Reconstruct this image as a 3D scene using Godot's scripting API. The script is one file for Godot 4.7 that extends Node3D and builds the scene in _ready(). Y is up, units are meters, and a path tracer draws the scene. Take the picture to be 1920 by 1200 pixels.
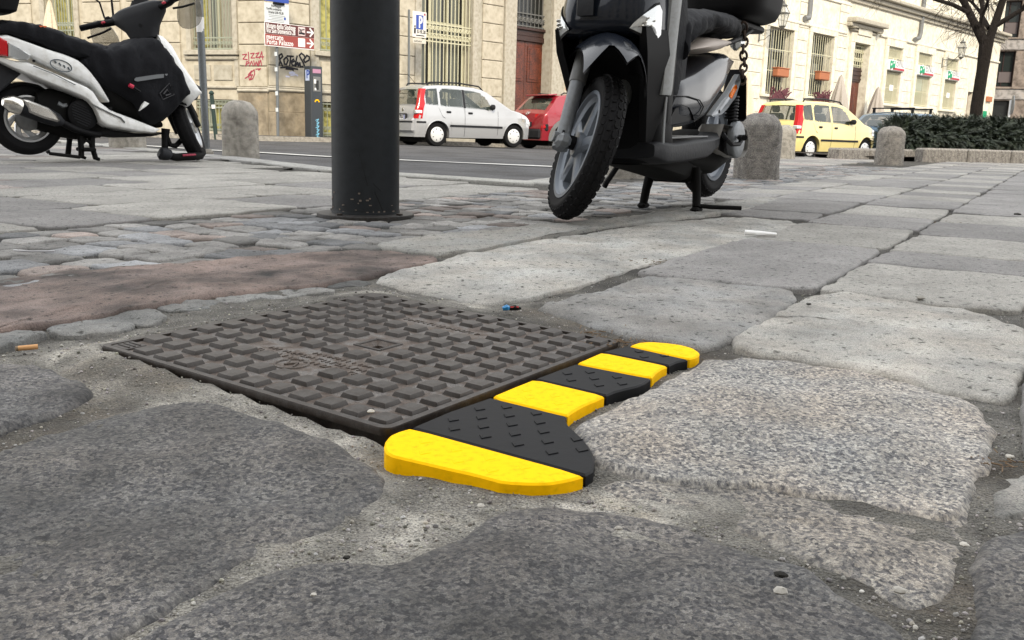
extends Node3D
# A stone-paved square seen from just above the ground: an iron cover with a yellow and black ramp, parked scooters, bollards, cars and palaces behind.
# Rows of the paving run along ROW (away) and are laid side by side along ACROSS.
const ROW := Vector3(0.5, 0, -0.8660254)
const ACROSS := Vector3(0.8660254, 0, 0.5)
const CORNER := Vector3(-6.127, 0, -23.404)
const FACADE := 0.815837
var M := {}
var taken := {}
var rng := RandomNumberGenerator.new()
var nz := FastNoiseLite.new()


class MB:
	var p := PackedVector3Array()
	var mark := 0
	func tri(a: Vector3, b: Vector3, c: Vector3) -> void:
		p.append(a); p.append(b); p.append(c)
	func quad(a: Vector3, b: Vector3, c: Vector3, d: Vector3) -> void:
		tri(a, b, c); tri(a, c, d)
	func done() -> void:
		var n := p.size()
		if n == mark: return
		var c := Vector3.ZERO
		for i in range(mark, n): c += p[i]
		c /= n - mark
		var vol := 0.0
		for i in range(mark, n, 3): vol += (p[i] - c).dot((p[i + 1] - c).cross(p[i + 2] - c))
		if vol > 0.0: flip(mark)
		mark = n
	func flip(from: int) -> void:
		for i in range(from, p.size(), 3):
			var t := p[i + 1]; p[i + 1] = p[i + 2]; p[i + 2] = t
	func face_up() -> void:
		for i in range(mark, p.size(), 3):
			if (p[i + 2] - p[i]).cross(p[i + 1] - p[i]).y < 0.0:
				var t := p[i + 1]; p[i + 1] = p[i + 2]; p[i + 2] = t
		mark = p.size()
	func face_z() -> void:
		for i in range(mark, p.size(), 3):
			if (p[i + 2] - p[i]).cross(p[i + 1] - p[i]).z < 0.0:
				var t := p[i + 1]; p[i + 1] = p[i + 2]; p[i + 2] = t
		mark = p.size()
	func box(c: Vector3, s: Vector3, bev := 0.0, b := Basis()) -> void:
		var h := s * 0.5
		bev = minf(bev, minf(h.x, minf(h.y, h.z)) * 0.9)
		var i := h - Vector3(bev, bev, bev)
		var v := func(sx: float, sy: float, sz: float, k: int) -> Vector3:
			var q := Vector3(i.x * sx, i.y * sy, i.z * sz)
			if k == 0: q.x = h.x * sx
			elif k == 1: q.y = h.y * sy
			else: q.z = h.z * sz
			return c + b * q
		var f := [[-1, -1], [1, -1], [1, 1], [-1, 1]]
		for s1 in [-1.0, 1.0]:
			for k in 3:
				var q := []
				for e in f:
					var a := [0.0, 0.0, 0.0]
					a[k] = s1; a[(k + 1) % 3] = e[0]; a[(k + 2) % 3] = e[1]
					q.append(v.call(a[0], a[1], a[2], k))
				if s1 < 0: quad(q[0], q[1], q[2], q[3])
				else: quad(q[3], q[2], q[1], q[0])
		if bev > 0.0:
			for k in 3:
				for e in f:
					var a := [0.0, 0.0, 0.0]; var a2 := [0.0, 0.0, 0.0]
					a[k] = -1.0; a2[k] = 1.0
					for w in [a, a2]:
						w[(k + 1) % 3] = e[0]; w[(k + 2) % 3] = e[1]
					var k1 := (k + 1) % 3; var k2 := (k + 2) % 3
					var q := [v.call(a[0], a[1], a[2], k1), v.call(a2[0], a2[1], a2[2], k1), v.call(a2[0], a2[1], a2[2], k2), v.call(a[0], a[1], a[2], k2)]
					if e[0] * e[1] > 0: quad(q[3], q[2], q[1], q[0])
					else: quad(q[0], q[1], q[2], q[3])
			for sx in [-1.0, 1.0]:
				for sy in [-1.0, 1.0]:
					for sz in [-1.0, 1.0]:
						var q := [v.call(sx, sy, sz, 0), v.call(sx, sy, sz, 1), v.call(sx, sy, sz, 2)]
						if sx * sy * sz > 0: tri(q[0], q[2], q[1])
						else: tri(q[0], q[1], q[2])
		mark = p.size()
	func rings(r: Array, closed := true, caps := true) -> void:
		var m: int = r[0].size()
		for i in r.size() - 1:
			for k in (m if closed else m - 1):
				quad(r[i][k], r[i][(k + 1) % m], r[i + 1][(k + 1) % m], r[i + 1][k])
		if caps:
			for e in [0, r.size() - 1]:
				var c := Vector3.ZERO
				for q in r[e]: c += q
				c /= m
				for k in m:
					if e == 0: tri(c, r[e][(k + 1) % m], r[e][k])
					else: tri(c, r[e][k], r[e][(k + 1) % m])
		if closed: done()
	func tube(path: Array, r, n := 8, caps := true) -> void:
		var rs := []
		var up := Vector3.UP
		for i in path.size():
			var d: Vector3 = (path[mini(i + 1, path.size() - 1)] - path[maxi(i - 1, 0)]).normalized()
			if i == 0: up = d.cross(Vector3(0.31, 0.2, 0.93)).normalized()
			up = (up - d * up.dot(d)).normalized()
			var sd := d.cross(up)
			var q := PackedVector3Array()
			var rad: float = r[i] if r is Array else r
			for k in n:
				var a := TAU * k / n
				q.append(path[i] + (up * cos(a) + sd * sin(a)) * rad)
			rs.append(q)
		rings(rs, true, caps)
	func lathe(prof: Array, n := 20, at := Vector3.ZERO, b := Basis(), caps := true) -> void:
		var rs := []
		for e in prof:
			var q := PackedVector3Array()
			for k in n:
				var a := TAU * k / n
				q.append(at + b * Vector3(cos(a) * e[0], e[1], sin(a) * e[0]))
			rs.append(q)
		rings(rs, true, caps)
	func prism(poly: PackedVector2Array, z0: float, z1: float, bev := 0.0, b := Transform3D()) -> void:
		var front := poly
		if bev > 0.0:
			var off := Geometry2D.offset_polygon(poly, -bev)
			if off.size() == 1 and off[0].size() >= 3: front = off[0]
			else: bev = 0.0
		var ix := Geometry2D.triangulate_polygon(front)
		for i in range(0, ix.size(), 3):
			for z in [z0, z1]:
				if bev > 0.0 and z == z0: continue
				var a := b * Vector3(front[ix[i]].x, front[ix[i]].y, z); var c := b * Vector3(front[ix[i + 1]].x, front[ix[i + 1]].y, z); var d := b * Vector3(front[ix[i + 2]].x, front[ix[i + 2]].y, z)
				var want: Vector3 = b.basis * Vector3(0, 0, signf(z - (z0 + z1) * 0.5))
				if (d - a).cross(c - a).dot(want) > 0: tri(a, c, d)
				else: tri(a, d, c)
		var cw := Geometry2D.is_polygon_clockwise(poly)
		var m := poly.size()
		var zb := z1 - signf(z1 - z0) * bev
		for k in m:
			var e := (k + 1) % m
			var q := [b * Vector3(poly[k].x, poly[k].y, z0), b * Vector3(poly[e].x, poly[e].y, z0), b * Vector3(poly[e].x, poly[e].y, zb), b * Vector3(poly[k].x, poly[k].y, zb)]
			if cw == (z1 > z0): quad(q[0], q[1], q[2], q[3])
			else: quad(q[3], q[2], q[1], q[0])
		if bev > 0.0:
			var fm := front.size()
			var near := func(v: Vector2, ring: PackedVector2Array) -> int:
				var best := 0
				for k in ring.size():
					if ring[k].distance_squared_to(v) < ring[best].distance_squared_to(v): best = k
				return best
			var want := func(a: Vector3, c: Vector3, d: Vector3) -> void:
				var out: Vector3 = b.basis * Vector3(0, 0, signf(z1 - z0))
				if (d - a).cross(c - a).dot(out) > 0: tri(a, c, d)
				else: tri(a, d, c)
			for k in m:
				var e := (k + 1) % m
				var i0: int = near.call(poly[k], front); var i1: int = near.call(poly[e], front)
				want.call(b * Vector3(poly[k].x, poly[k].y, zb), b * Vector3(poly[e].x, poly[e].y, zb), b * Vector3(front[i0].x, front[i0].y, z1))
				if i0 != i1:
					want.call(b * Vector3(poly[e].x, poly[e].y, zb), b * Vector3(front[i1].x, front[i1].y, z1), b * Vector3(front[i0].x, front[i0].y, z1))
			if fm < 0: return
		mark = p.size()
	func mesh(crease := 40.0) -> ArrayMesh:
		done()
		var n := p.size()
		var fn := PackedVector3Array(); fn.resize(n / 3)
		var fu := PackedVector3Array(); fu.resize(n / 3)
		var at := {}
		var keys := []; keys.resize(n)
		for i in range(0, n, 3):
			var c := (p[i + 2] - p[i]).cross(p[i + 1] - p[i])
			fn[i / 3] = c; fu[i / 3] = c.normalized()
			for k in 3:
				var key := Vector3i((p[i + k] * 20000.0).round())
				keys[i + k] = key
				if at.has(key): at[key].append(i / 3)
				else: at[key] = [i / 3]
		var nn := PackedVector3Array(); nn.resize(n)
		var lim := cos(deg_to_rad(crease))
		for i in n:
			var f := fu[i / 3]
			var s := Vector3.ZERO
			for j in at[keys[i]]:
				if fu[j].dot(f) > lim: s += fn[j]
			nn[i] = s.normalized() if s.length_squared() > 1e-24 else (f if f != Vector3.ZERO else Vector3.UP)
		var arr := []; arr.resize(Mesh.ARRAY_MAX)
		arr[Mesh.ARRAY_VERTEX] = p; arr[Mesh.ARRAY_NORMAL] = nn
		var am := ArrayMesh.new()
		am.add_surface_from_arrays(Mesh.PRIMITIVE_TRIANGLES, arr)
		return am


func numbered(called: String) -> String:
	taken[called] = taken.get(called, -1) + 1
	return called if taken[called] == 0 else "%s_%03d" % [called, taken[called]]


func tag(o: Node3D, label: String, category: String, group := "") -> Node3D:
	o.set_meta("label", label); o.set_meta("category", category)
	if group: o.set_meta("group", group)
	return o


func thing(called: String, label: String, category: String, at := Vector3.ZERO, turn := 0.0, group := "") -> Node3D:
	var o := Node3D.new(); o.name = numbered(called); add_child(o)
	o.position = at; o.rotation.y = turn
	tag(o, label, category, group)
	return o


func part(called: String, m, ma: Material, parent: Node3D, xf := Transform3D(), crease := 40.0) -> MeshInstance3D:
	var o := MeshInstance3D.new(); o.name = called if parent != self else numbered(called)
	o.mesh = m.mesh(crease) if m is MB else m
	o.material_override = ma; o.transform = xf
	parent.add_child(o, true)
	return o


func struct(called: String, label: String) -> Node3D:
	var o := Node3D.new(); o.name = numbered(called); add_child(o)
	o.set_meta("kind", "structure"); o.set_meta("label", label)
	return o


func stuffed(o: Node3D) -> Node3D:
	o.set_meta("kind", "stuff")
	return o


func v2s(a: Array) -> PackedVector2Array:
	var q := PackedVector2Array()
	for i in range(0, a.size(), 2): q.append(Vector2(a[i], a[i + 1]))
	return q


func chaikin(poly: PackedVector2Array, times := 1, cut := 0.25) -> PackedVector2Array:
	for t in times:
		var q := PackedVector2Array()
		for i in poly.size():
			var a := poly[i]; var b := poly[(i + 1) % poly.size()]
			q.append(a.lerp(b, cut)); q.append(a.lerp(b, 1.0 - cut))
		poly = q
	return poly


func resample(poly: PackedVector2Array, ds: float, closed := true) -> PackedVector2Array:
	var q := PackedVector2Array()
	for i in (poly.size() if closed else poly.size() - 1):
		var a := poly[i]; var b := poly[(i + 1) % poly.size()]
		var k := maxi(1, int(round(a.distance_to(b) / ds)))
		for j in k: q.append(a.lerp(b, float(j) / k))
	if not closed: q.append(poly[-1])
	return q


func interp(a: Array, x: float) -> float:  # a = [x0, y0, x1, y1, ...] with rising x
	if x <= a[0]: return a[1]
	for i in range(2, a.size(), 2):
		if x <= a[i]:
			return lerpf(a[i - 1], a[i + 1], (x - a[i - 2]) / maxf(1e-6, a[i] - a[i - 2]))
	return a[-1]


# a rounded body along x between a top and a bottom outline, with a half-width for each x
func body(m: MB, top: Array, low: Array, hw: Array, n := 18, e := 0.7, stations := 22, z0 := 0.0) -> void:
	var x0: float = maxf(top[0], low[0]); var x1: float = minf(top[-2], low[-2])
	var rs := []
	for i in stations + 1:
		var x := lerpf(x0, x1, 0.5 - 0.5 * cos(PI * i / stations))
		var yt := interp(top, x); var yb := interp(low, x)
		var w := interp(hw, x)
		var q := PackedVector3Array()
		for k in n:
			var a := TAU * k / n
			q.append(Vector3(x, (yt + yb) * 0.5 + (yt - yb) * 0.5 * signf(sin(a)) * pow(absf(sin(a)), e), z0 + w * signf(cos(a)) * pow(absf(cos(a)), e)))
		rs.append(q)
	m.rings(rs)


func ribbon(m: MB, pts: PackedVector2Array, w: float, z: float, thick := 0.002) -> void:  # a painted stroke of its own slight thickness, facing z
	for i in pts.size() - 1:
		var d := (pts[i + 1] - pts[i])
		if d.length() < 1e-5: continue
		d = d.normalized(); var s := Vector2(-d.y, d.x) * w * 0.5
		var a := pts[i] - d * w * 0.3; var b := pts[i + 1] + d * w * 0.3
		var q := [a - s, b - s, b + s, a + s]
		var zz := z + 0.0004 * (i % 4)
		m.quad(Vector3(q[0].x, q[0].y, zz), Vector3(q[1].x, q[1].y, zz), Vector3(q[2].x, q[2].y, zz), Vector3(q[3].x, q[3].y, zz))
	m.face_z()


func lin(r: float, g: float, b: float) -> Color:
	return Color(r, g, b).linear_to_srgb()


func mat(r: float, g: float, b: float, rough := 0.7, metal := 0.0, tex: Texture2D = null, scale := 1.0, bump: Texture2D = null, bs := 0.1, world := false) -> StandardMaterial3D:
	var m := StandardMaterial3D.new()
	m.albedo_color = lin(r, g, b); m.roughness = rough; m.metallic = metal
	if tex: m.albedo_texture = tex
	if bump:
		m.heightmap_enabled = true; m.heightmap_texture = bump; m.heightmap_scale = bs
	if tex or bump:
		m.uv1_triplanar = true; m.uv1_world_triplanar = world; m.uv1_scale = Vector3.ONE * scale
	if r + g + b < 0.09 and metal < 0.2 and rough > 0.4: m.metallic_specular = 0.3
	return m


func detail(m: StandardMaterial3D, tex: Texture2D, scale: float, world := false) -> StandardMaterial3D:
	m.detail_enabled = true; m.detail_albedo = tex; m.detail_blend_mode = BaseMaterial3D.BLEND_MODE_MUL; m.detail_uv_layer = BaseMaterial3D.DETAIL_UV_2
	m.uv2_triplanar = true; m.uv2_world_triplanar = world; m.uv2_scale = Vector3.ONE * scale
	return m


func noise_tex(kind: int, freq: float, ramp: Array, size := 512, warp := 0.0, octaves := 3, cell := FastNoiseLite.RETURN_CELL_VALUE, sd := 1) -> NoiseTexture2D:
	var f := FastNoiseLite.new()
	f.noise_type = kind; f.frequency = freq; f.seed = sd
	f.fractal_octaves = octaves
	f.fractal_type = FastNoiseLite.FRACTAL_FBM if octaves > 1 else FastNoiseLite.FRACTAL_NONE
	f.cellular_return_type = cell
	if warp > 0.0:
		f.domain_warp_enabled = true; f.domain_warp_amplitude = warp; f.domain_warp_frequency = freq * 1.3; f.domain_warp_fractal_type = FastNoiseLite.DOMAIN_WARP_FRACTAL_NONE
	var t := NoiseTexture2D.new()
	t.width = size; t.height = size; t.seamless = true; t.seamless_blend_skirt = 0.08
	if ramp.size():
		var g := Gradient.new()
		var off := PackedFloat32Array(); var col := PackedColorArray()
		for e in ramp:
			off.append(e[0]); col.append(Color(e[1], e[2], e[3]))
		g.offsets = off; g.colors = col
		t.color_ramp = g
	t.noise = f
	return t


func n2(x: float, z: float, scale: float) -> float:
	return nz.get_noise_2d(x * scale, z * scale)


func road_y(x: float, z: float) -> float:
	var s := (x - CORNER.x) * cos(FACADE) - (z - CORNER.z) * sin(FACADE)
	return minf(-0.07, -0.1 - 0.014 * (s - 3.0))


func materials() -> void:
	var cel := FastNoiseLite.TYPE_CELLULAR
	var smp := FastNoiseLite.TYPE_SIMPLEX_SMOOTH
	M.t_grain = noise_tex(cel, 0.085, [[0.0, 0.20, 0.21, 0.24], [0.2, 0.40, 0.40, 0.43], [0.42, 0.66, 0.66, 0.67], [0.6, 0.78, 0.76, 0.73], [0.8, 0.94, 0.93, 0.91], [1.0, 1.0, 0.99, 0.97]], 1024, 9.0, 2, FastNoiseLite.RETURN_CELL_VALUE, 3)
	M.t_grain_fine = noise_tex(cel, 0.16, [[0.0, 0.42, 0.42, 0.44], [0.25, 0.70, 0.70, 0.70], [0.6, 0.88, 0.87, 0.85], [1.0, 1.0, 1.0, 0.98]], 1024, 6.0, 2, FastNoiseLite.RETURN_CELL_VALUE, 5)
	M.t_blotch = noise_tex(smp, 0.008, [[0.0, 0.66, 0.65, 0.64], [0.4, 0.88, 0.88, 0.88], [0.7, 1.0, 1.0, 1.0], [1.0, 1.0, 0.98, 0.95]], 512, 0.0, 5, 0, 7)
	M.t_chisel = noise_tex(cel, 0.035, [[0.0, 0.3, 0.29, 0.28], [0.06, 0.5, 0.49, 0.48], [0.12, 0.95, 0.96, 0.96], [0.5, 1.0, 1.0, 1.0], [1.0, 0.88, 0.88, 0.88]], 1024, 26.0, 1, FastNoiseLite.RETURN_DISTANCE, 31)
	M.t_fbm = noise_tex(smp, 0.02, [], 512, 0.0, 5, 0, 9)
	M.t_soft = noise_tex(smp, 0.012, [[0.0, 0.86, 0.85, 0.83], [0.5, 0.96, 0.96, 0.95], [1.0, 1.0, 1.0, 1.0]], 512, 0.0, 5, 0, 13)
	M.t_dust = noise_tex(smp, 0.03, [[0.0, 0.86, 0.85, 0.83], [0.3, 0.97, 0.97, 0.96], [0.55, 1.0, 1.0, 1.0], [1.0, 1.0, 1.0, 1.0]], 512, 0.0, 5, 0, 37)
	M.t_pit = noise_tex(smp, 0.045, [], 1024, 0.0, 4, 0, 17)
	M.t_asphalt = noise_tex(cel, 0.2, [[0.0, 0.62, 0.62, 0.64], [0.5, 0.85, 0.85, 0.86], [0.9, 1.0, 1.0, 1.0], [1.0, 1.35, 1.3, 1.25]], 512, 3.0, 1, FastNoiseLite.RETURN_CELL_VALUE, 19)
	M.t_rust = noise_tex(smp, 0.02, [[0.0, 0.55, 0.42, 0.34], [0.4, 0.8, 0.72, 0.66], [0.65, 0.95, 0.93, 0.92], [1.0, 1.0, 1.0, 1.0]], 512, 6.0, 5, 0, 23)
	M.t_wood = noise_tex(smp, 0.02, [[0.0, 0.45, 0.4, 0.36], [0.5, 0.8, 0.76, 0.72], [1.0, 1.0, 1.0, 1.0]], 512, 8.0, 4, 0, 29)
	var st := mat(1, 1, 1, 0.78, 0.0, M.t_grain, 3.1, M.t_pit, 0.07, true)
	st.vertex_color_use_as_albedo = true
	M.stone = detail(st, M.t_grain_fine, 6.5, true)
	var sf := mat(1, 1, 1, 0.85, 0.0, M.t_grain_fine, 4.4, M.t_pit, 0.14, true)
	sf.vertex_color_use_as_albedo = true
	M.stone_fine = detail(sf, M.t_chisel, 0.9, true)
	var bd := mat(1, 1, 1, 0.95, 0.0, M.t_grain_fine, 3.7, M.t_pit, 0.5, true)
	bd.vertex_color_use_as_albedo = true
	M.bed = detail(bd, M.t_blotch, 2.3, true)
	M.asphalt = detail(mat(0.095, 0.095, 0.10, 0.85, 0.0, M.t_asphalt, 3.0, M.t_pit, 0.3, true), M.t_blotch, 0.21, true)
	M.paint_white = mat(0.62, 0.62, 0.6, 0.8, 0.0, M.t_soft, 2.0)
	M.ground = mat(0.16, 0.15, 0.14, 0.95, 0.0, M.t_blotch, 0.05)
	M.iron = detail(mat(0.185, 0.176, 0.172, 0.7, 0.0, M.t_rust, 3.0, M.t_pit, 0.05), M.t_grain_fine, 5.0)
	M.iron_top = detail(mat(0.056, 0.049, 0.045, 0.5, 0.1, M.t_rust, 4.0, M.t_pit, 0.015), M.t_grain_fine, 6.0)
	M.yellow = mat(1.0, 0.55, 0.0, 0.7, 0.0, M.t_dust, 5.0); M.yellow.metallic_specular = 0.2
	M.black_plastic = mat(0.0045, 0.005, 0.007, 0.6, 0.0, M.t_soft, 6.0, M.t_fbm, 0.01)
	M.post = mat(0.022, 0.0255, 0.030, 0.55, 0.0, M.t_soft, 3.0, M.t_fbm, 0.05)
	M.concrete = detail(mat(0.60, 0.57, 0.52, 0.92, 0.0, M.t_grain_fine, 3.5, M.t_pit, 0.6), M.t_blotch, 2.5)
	M.concrete_dark = detail(mat(0.52, 0.50, 0.47, 0.92, 0.0, M.t_grain, 4.0, M.t_pit, 0.5), M.t_blotch, 3.0)
	M.galv = mat(0.17, 0.185, 0.2, 0.5, 0.5, M.t_soft, 5.0)
	M.green_post = mat(0.012, 0.03, 0.025, 0.4)
	M.white = mat(0.72, 0.72, 0.72, 0.45)
	M.rubber = mat(0.007, 0.007, 0.008, 0.8, 0.0, null, 1.0, M.t_fbm, 0.06)
	M.rim = mat(0.14, 0.16, 0.19, 0.45, 0.35)
	M.chrome = mat(0.62, 0.6, 0.56, 0.2, 1.0)
	M.alu = mat(0.21, 0.225, 0.245, 0.5, 0.35, M.t_soft, 6.0)
	M.black = mat(0.004, 0.004, 0.005, 0.6)
	M.black_matte = mat(0.006, 0.006, 0.006, 0.9)
	M.cloth = mat(0.006, 0.0065, 0.009, 0.75, 0.0, null, 2.0, M.t_fbm, 0.25)
	M.cloth.rim_enabled = true; M.cloth.rim = 0.1
	M.dark_paint = mat(0.012, 0.015, 0.022, 0.22, 0.15); M.dark_paint.metallic_specular = 0.25
	M.dark_paint.clearcoat_enabled = true; M.dark_paint.clearcoat = 0.35; M.dark_paint.clearcoat_roughness = 0.04
	M.white_paint = mat(0.86, 0.87, 0.88, 0.3, 0.0, M.t_soft, 2.0)
	M.white_paint.clearcoat_enabled = true; M.white_paint.clearcoat = 0.6; M.white_paint.clearcoat_roughness = 0.08
	M.grey_plastic = mat(0.16, 0.165, 0.17, 0.5, 0.0, M.t_soft, 4.0)
	M.dark_plastic = mat(0.016, 0.017, 0.02, 0.55, 0.0, null, 4.0, M.t_fbm, 0.08)
	M.silver_trim = mat(0.4, 0.42, 0.44, 0.35, 0.4)
	M.beige = mat(0.38, 0.33, 0.29, 0.6)
	M.lens = mat(0.62, 0.64, 0.66, 0.06, 0.55, M.t_soft, 30.0)
	M.red_lens = mat(0.42, 0.006, 0.01, 0.12); M.orange_lens = mat(0.75, 0.2, 0.01, 0.2)
	M.rust_chain = mat(0.05, 0.032, 0.024, 0.6, 0.5)
	M.smoke = mat(0.25, 0.23, 0.18, 0.1); M.smoke.albedo_color.a = 0.45; M.smoke.transparency = BaseMaterial3D.TRANSPARENCY_ALPHA
	M.orange_tag = mat(0.65, 0.13, 0.03, 0.6)
	M.grey_band = mat(0.13, 0.14, 0.15, 0.5)
	for e in [["car_silver", 0.42, 0.43, 0.45, 0.35], ["car_yellow", 0.73, 0.61, 0.25, 0.0], ["car_red", 0.27, 0.008, 0.02, 0.2], ["car_blue", 0.03, 0.09, 0.16, 0.3]]:
		var c := mat(e[1], e[2], e[3], 0.3, e[4])
		c.clearcoat_enabled = true; c.clearcoat = 1.0; c.clearcoat_roughness = 0.04
		M[e[0]] = c
	M.glass = mat(0.04, 0.06, 0.05, 0.03); M.glass.metallic_specular = 0.7; M.glass.albedo_color.a = 0.38; M.glass.transparency = BaseMaterial3D.TRANSPARENCY_ALPHA
	M.seat_cloth = mat(0.045, 0.05, 0.06, 0.9)
	M.hubcap = mat(0.62, 0.63, 0.64, 0.4, 0.2)
	M.plaster = detail(mat(0.55, 0.50, 0.415, 0.9, 0.0, M.t_soft, 0.8, M.t_fbm, 0.06), M.t_soft, 0.35)
	M.plaster_grey = detail(mat(0.46, 0.43, 0.37, 0.9, 0.0, M.t_soft, 0.8, M.t_fbm, 0.06), M.t_soft, 0.5)
	M.plaster_white = detail(mat(0.80, 0.755, 0.66, 0.9, 0.0, M.t_soft, 0.6, M.t_fbm, 0.06), M.t_soft, 0.21)
	M.trim_stone = detail(mat(0.48, 0.445, 0.385, 0.88, 0.0, M.t_soft, 1.2, M.t_fbm, 0.08), M.t_soft, 0.8)
	M.plinth = detail(mat(0.34, 0.285, 0.21, 0.92, 0.0, M.t_soft, 1.0, M.t_fbm, 0.1), M.t_blotch, 0.45)
	M.grille_cream = mat(0.50, 0.48, 0.34, 0.55); M.grille_green = mat(0.26, 0.28, 0.22, 0.6); M.grille_iron = mat(0.11, 0.11, 0.105, 0.55)
	M.shutter_green = mat(0.44, 0.41, 0.13, 0.6, 0.0, M.t_blotch, 1.2); M.dark_void = mat(0.012, 0.014, 0.014, 0.25); M.drape_red = mat(0.10, 0.02, 0.018, 0.8)
	M.window_glass = mat(0.02, 0.026, 0.026, 0.08); M.window_glass.metallic_specular = 0.28; M.frosted = mat(0.13, 0.14, 0.12, 0.4)
	M.wood_red = detail(mat(0.19, 0.042, 0.015, 0.42, 0.0, M.t_wood, 1.6, M.t_fbm, 0.1), M.t_blotch, 0.7)
	M.wood_dark = mat(0.055, 0.022, 0.016, 0.5, 0.0, M.t_wood, 1.5)
	M.sign_brown = mat(0.085, 0.014, 0.012, 0.45); M.sign_red = mat(0.26, 0.045, 0.035, 0.45); M.sign_blue = mat(0.02, 0.06, 0.32, 0.4); M.sign_grey = mat(0.55, 0.58, 0.6, 0.5)
	M.ink = mat(0.02, 0.02, 0.025, 0.7); M.ink_red = mat(0.30, 0.03, 0.06, 0.7); M.ink_blue = mat(0.18, 0.45, 0.62, 0.7); M.ink_pale = mat(0.55, 0.56, 0.7, 0.8)
	M.canvas = mat(0.66, 0.56, 0.44, 0.85, 0.0, M.t_soft, 2.0, M.t_fbm, 0.1); M.canvas_grey = mat(0.40, 0.36, 0.33, 0.85, 0.0, M.t_soft, 2.0, M.t_fbm, 0.1)
	M.bark = mat(0.022, 0.018, 0.016, 0.95, 0.0, M.t_blotch, 4.0, M.t_fbm, 2.0)
	M.leaf = mat(0.030, 0.045, 0.026, 0.6); M.leaf.vertex_color_use_as_albedo = true; M.leaf.albedo_color = Color.WHITE
	M.terracotta = mat(0.36, 0.13, 0.06, 0.8); M.bank_green = mat(0.0, 0.28, 0.13, 0.5); M.poster = mat(0.4, 0.6, 0.7, 0.5)
	M.dark_render = detail(mat(0.26, 0.215, 0.19, 0.9, 0.0, M.t_soft, 0.8), M.t_blotch, 0.4); M.pale_render = mat(0.34, 0.32, 0.31, 0.9, 0.0, M.t_blotch, 0.5); M.brown_frame = mat(0.028, 0.016, 0.016, 0.6); M.roller = mat(0.10, 0.082, 0.085, 0.7)
	M.gravel = mat(1, 1, 1, 0.9); M.gravel.vertex_color_use_as_albedo = true
	M.cigarette = mat(0.55, 0.3, 0.13, 0.8); M.paper = mat(0.88, 0.88, 0.88, 0.7); M.wrap_blue = mat(0.02, 0.22, 0.5, 0.3); M.wrap_red = mat(0.5, 0.03, 0.03, 0.3)
	M.twig = mat(0.14, 0.09, 0.05, 0.9)


func _ready() -> void:
	var cam := Camera3D.new(); cam.name = "camera"; add_child(cam)
	cam.fov = 37.9904; cam.near = 0.05; cam.far = 3000.0
	var right := Vector3(0.999608, 0.027426, -0.005584)
	var down := Vector3(0.027989, -0.979514, 0.199421)
	cam.transform = Transform3D(Basis(right, -down, right.cross(-down)), Vector3(0, 0.33, 0))
	cam.current = true
	var env := Environment.new()
	env.background_mode = Environment.BG_SKY
	var sky_mat := ProceduralSkyMaterial.new()
	sky_mat.sky_top_color = Color(0.87, 0.875, 0.88); sky_mat.sky_horizon_color = Color(0.99, 0.98, 0.965); sky_mat.sky_curve = 0.15
	sky_mat.ground_bottom_color = Color(0.35, 0.34, 0.33); sky_mat.ground_horizon_color = Color(0.6, 0.6, 0.6)
	sky_mat.sky_energy_multiplier = 1.0
	env.sky = Sky.new(); env.sky.sky_material = sky_mat
	env.tonemap_mode = Environment.TONE_MAPPER_LINEAR; env.tonemap_exposure = 2.85
	env.sdfgi_enabled = true; env.ssao_enabled = true; env.ssil_enabled = true
	var we := WorldEnvironment.new(); we.name = "world_environment"; we.environment = env; add_child(we)
	var sun := DirectionalLight3D.new(); sun.name = "sun"; add_child(sun)
	sun.light_energy = 0.48; sun.light_color = Color(1.0, 0.95, 0.86); sun.light_angular_distance = 10.0; sun.shadow_enabled = true
	sun.look_at_from_position(Vector3(0.15, 0.62, 0.98) * 10.0, Vector3.ZERO)
	rng.seed = 20240
	nz.seed = 4; nz.frequency = 1.0; nz.fractal_octaves = 4
	materials()
	build_ground()
	build_buildings()
	build_cover_and_ramp()
	build_street_furniture()
	build_cars()
	build_dark_scooter()
	build_white_scooter()
	build_greenery()
	build_house_behind()
	build_litter()


class Slabs:  # collects paving stones: outline, rounded edge, uneven top
	var v := PackedVector3Array()
	var c := PackedColorArray()
	var ix := PackedInt32Array()


func tw(t: float, w: float) -> Vector2:
	return Vector2(ROW.x * t + ACROSS.x * w, ROW.z * t + ACROSS.z * w)


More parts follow.
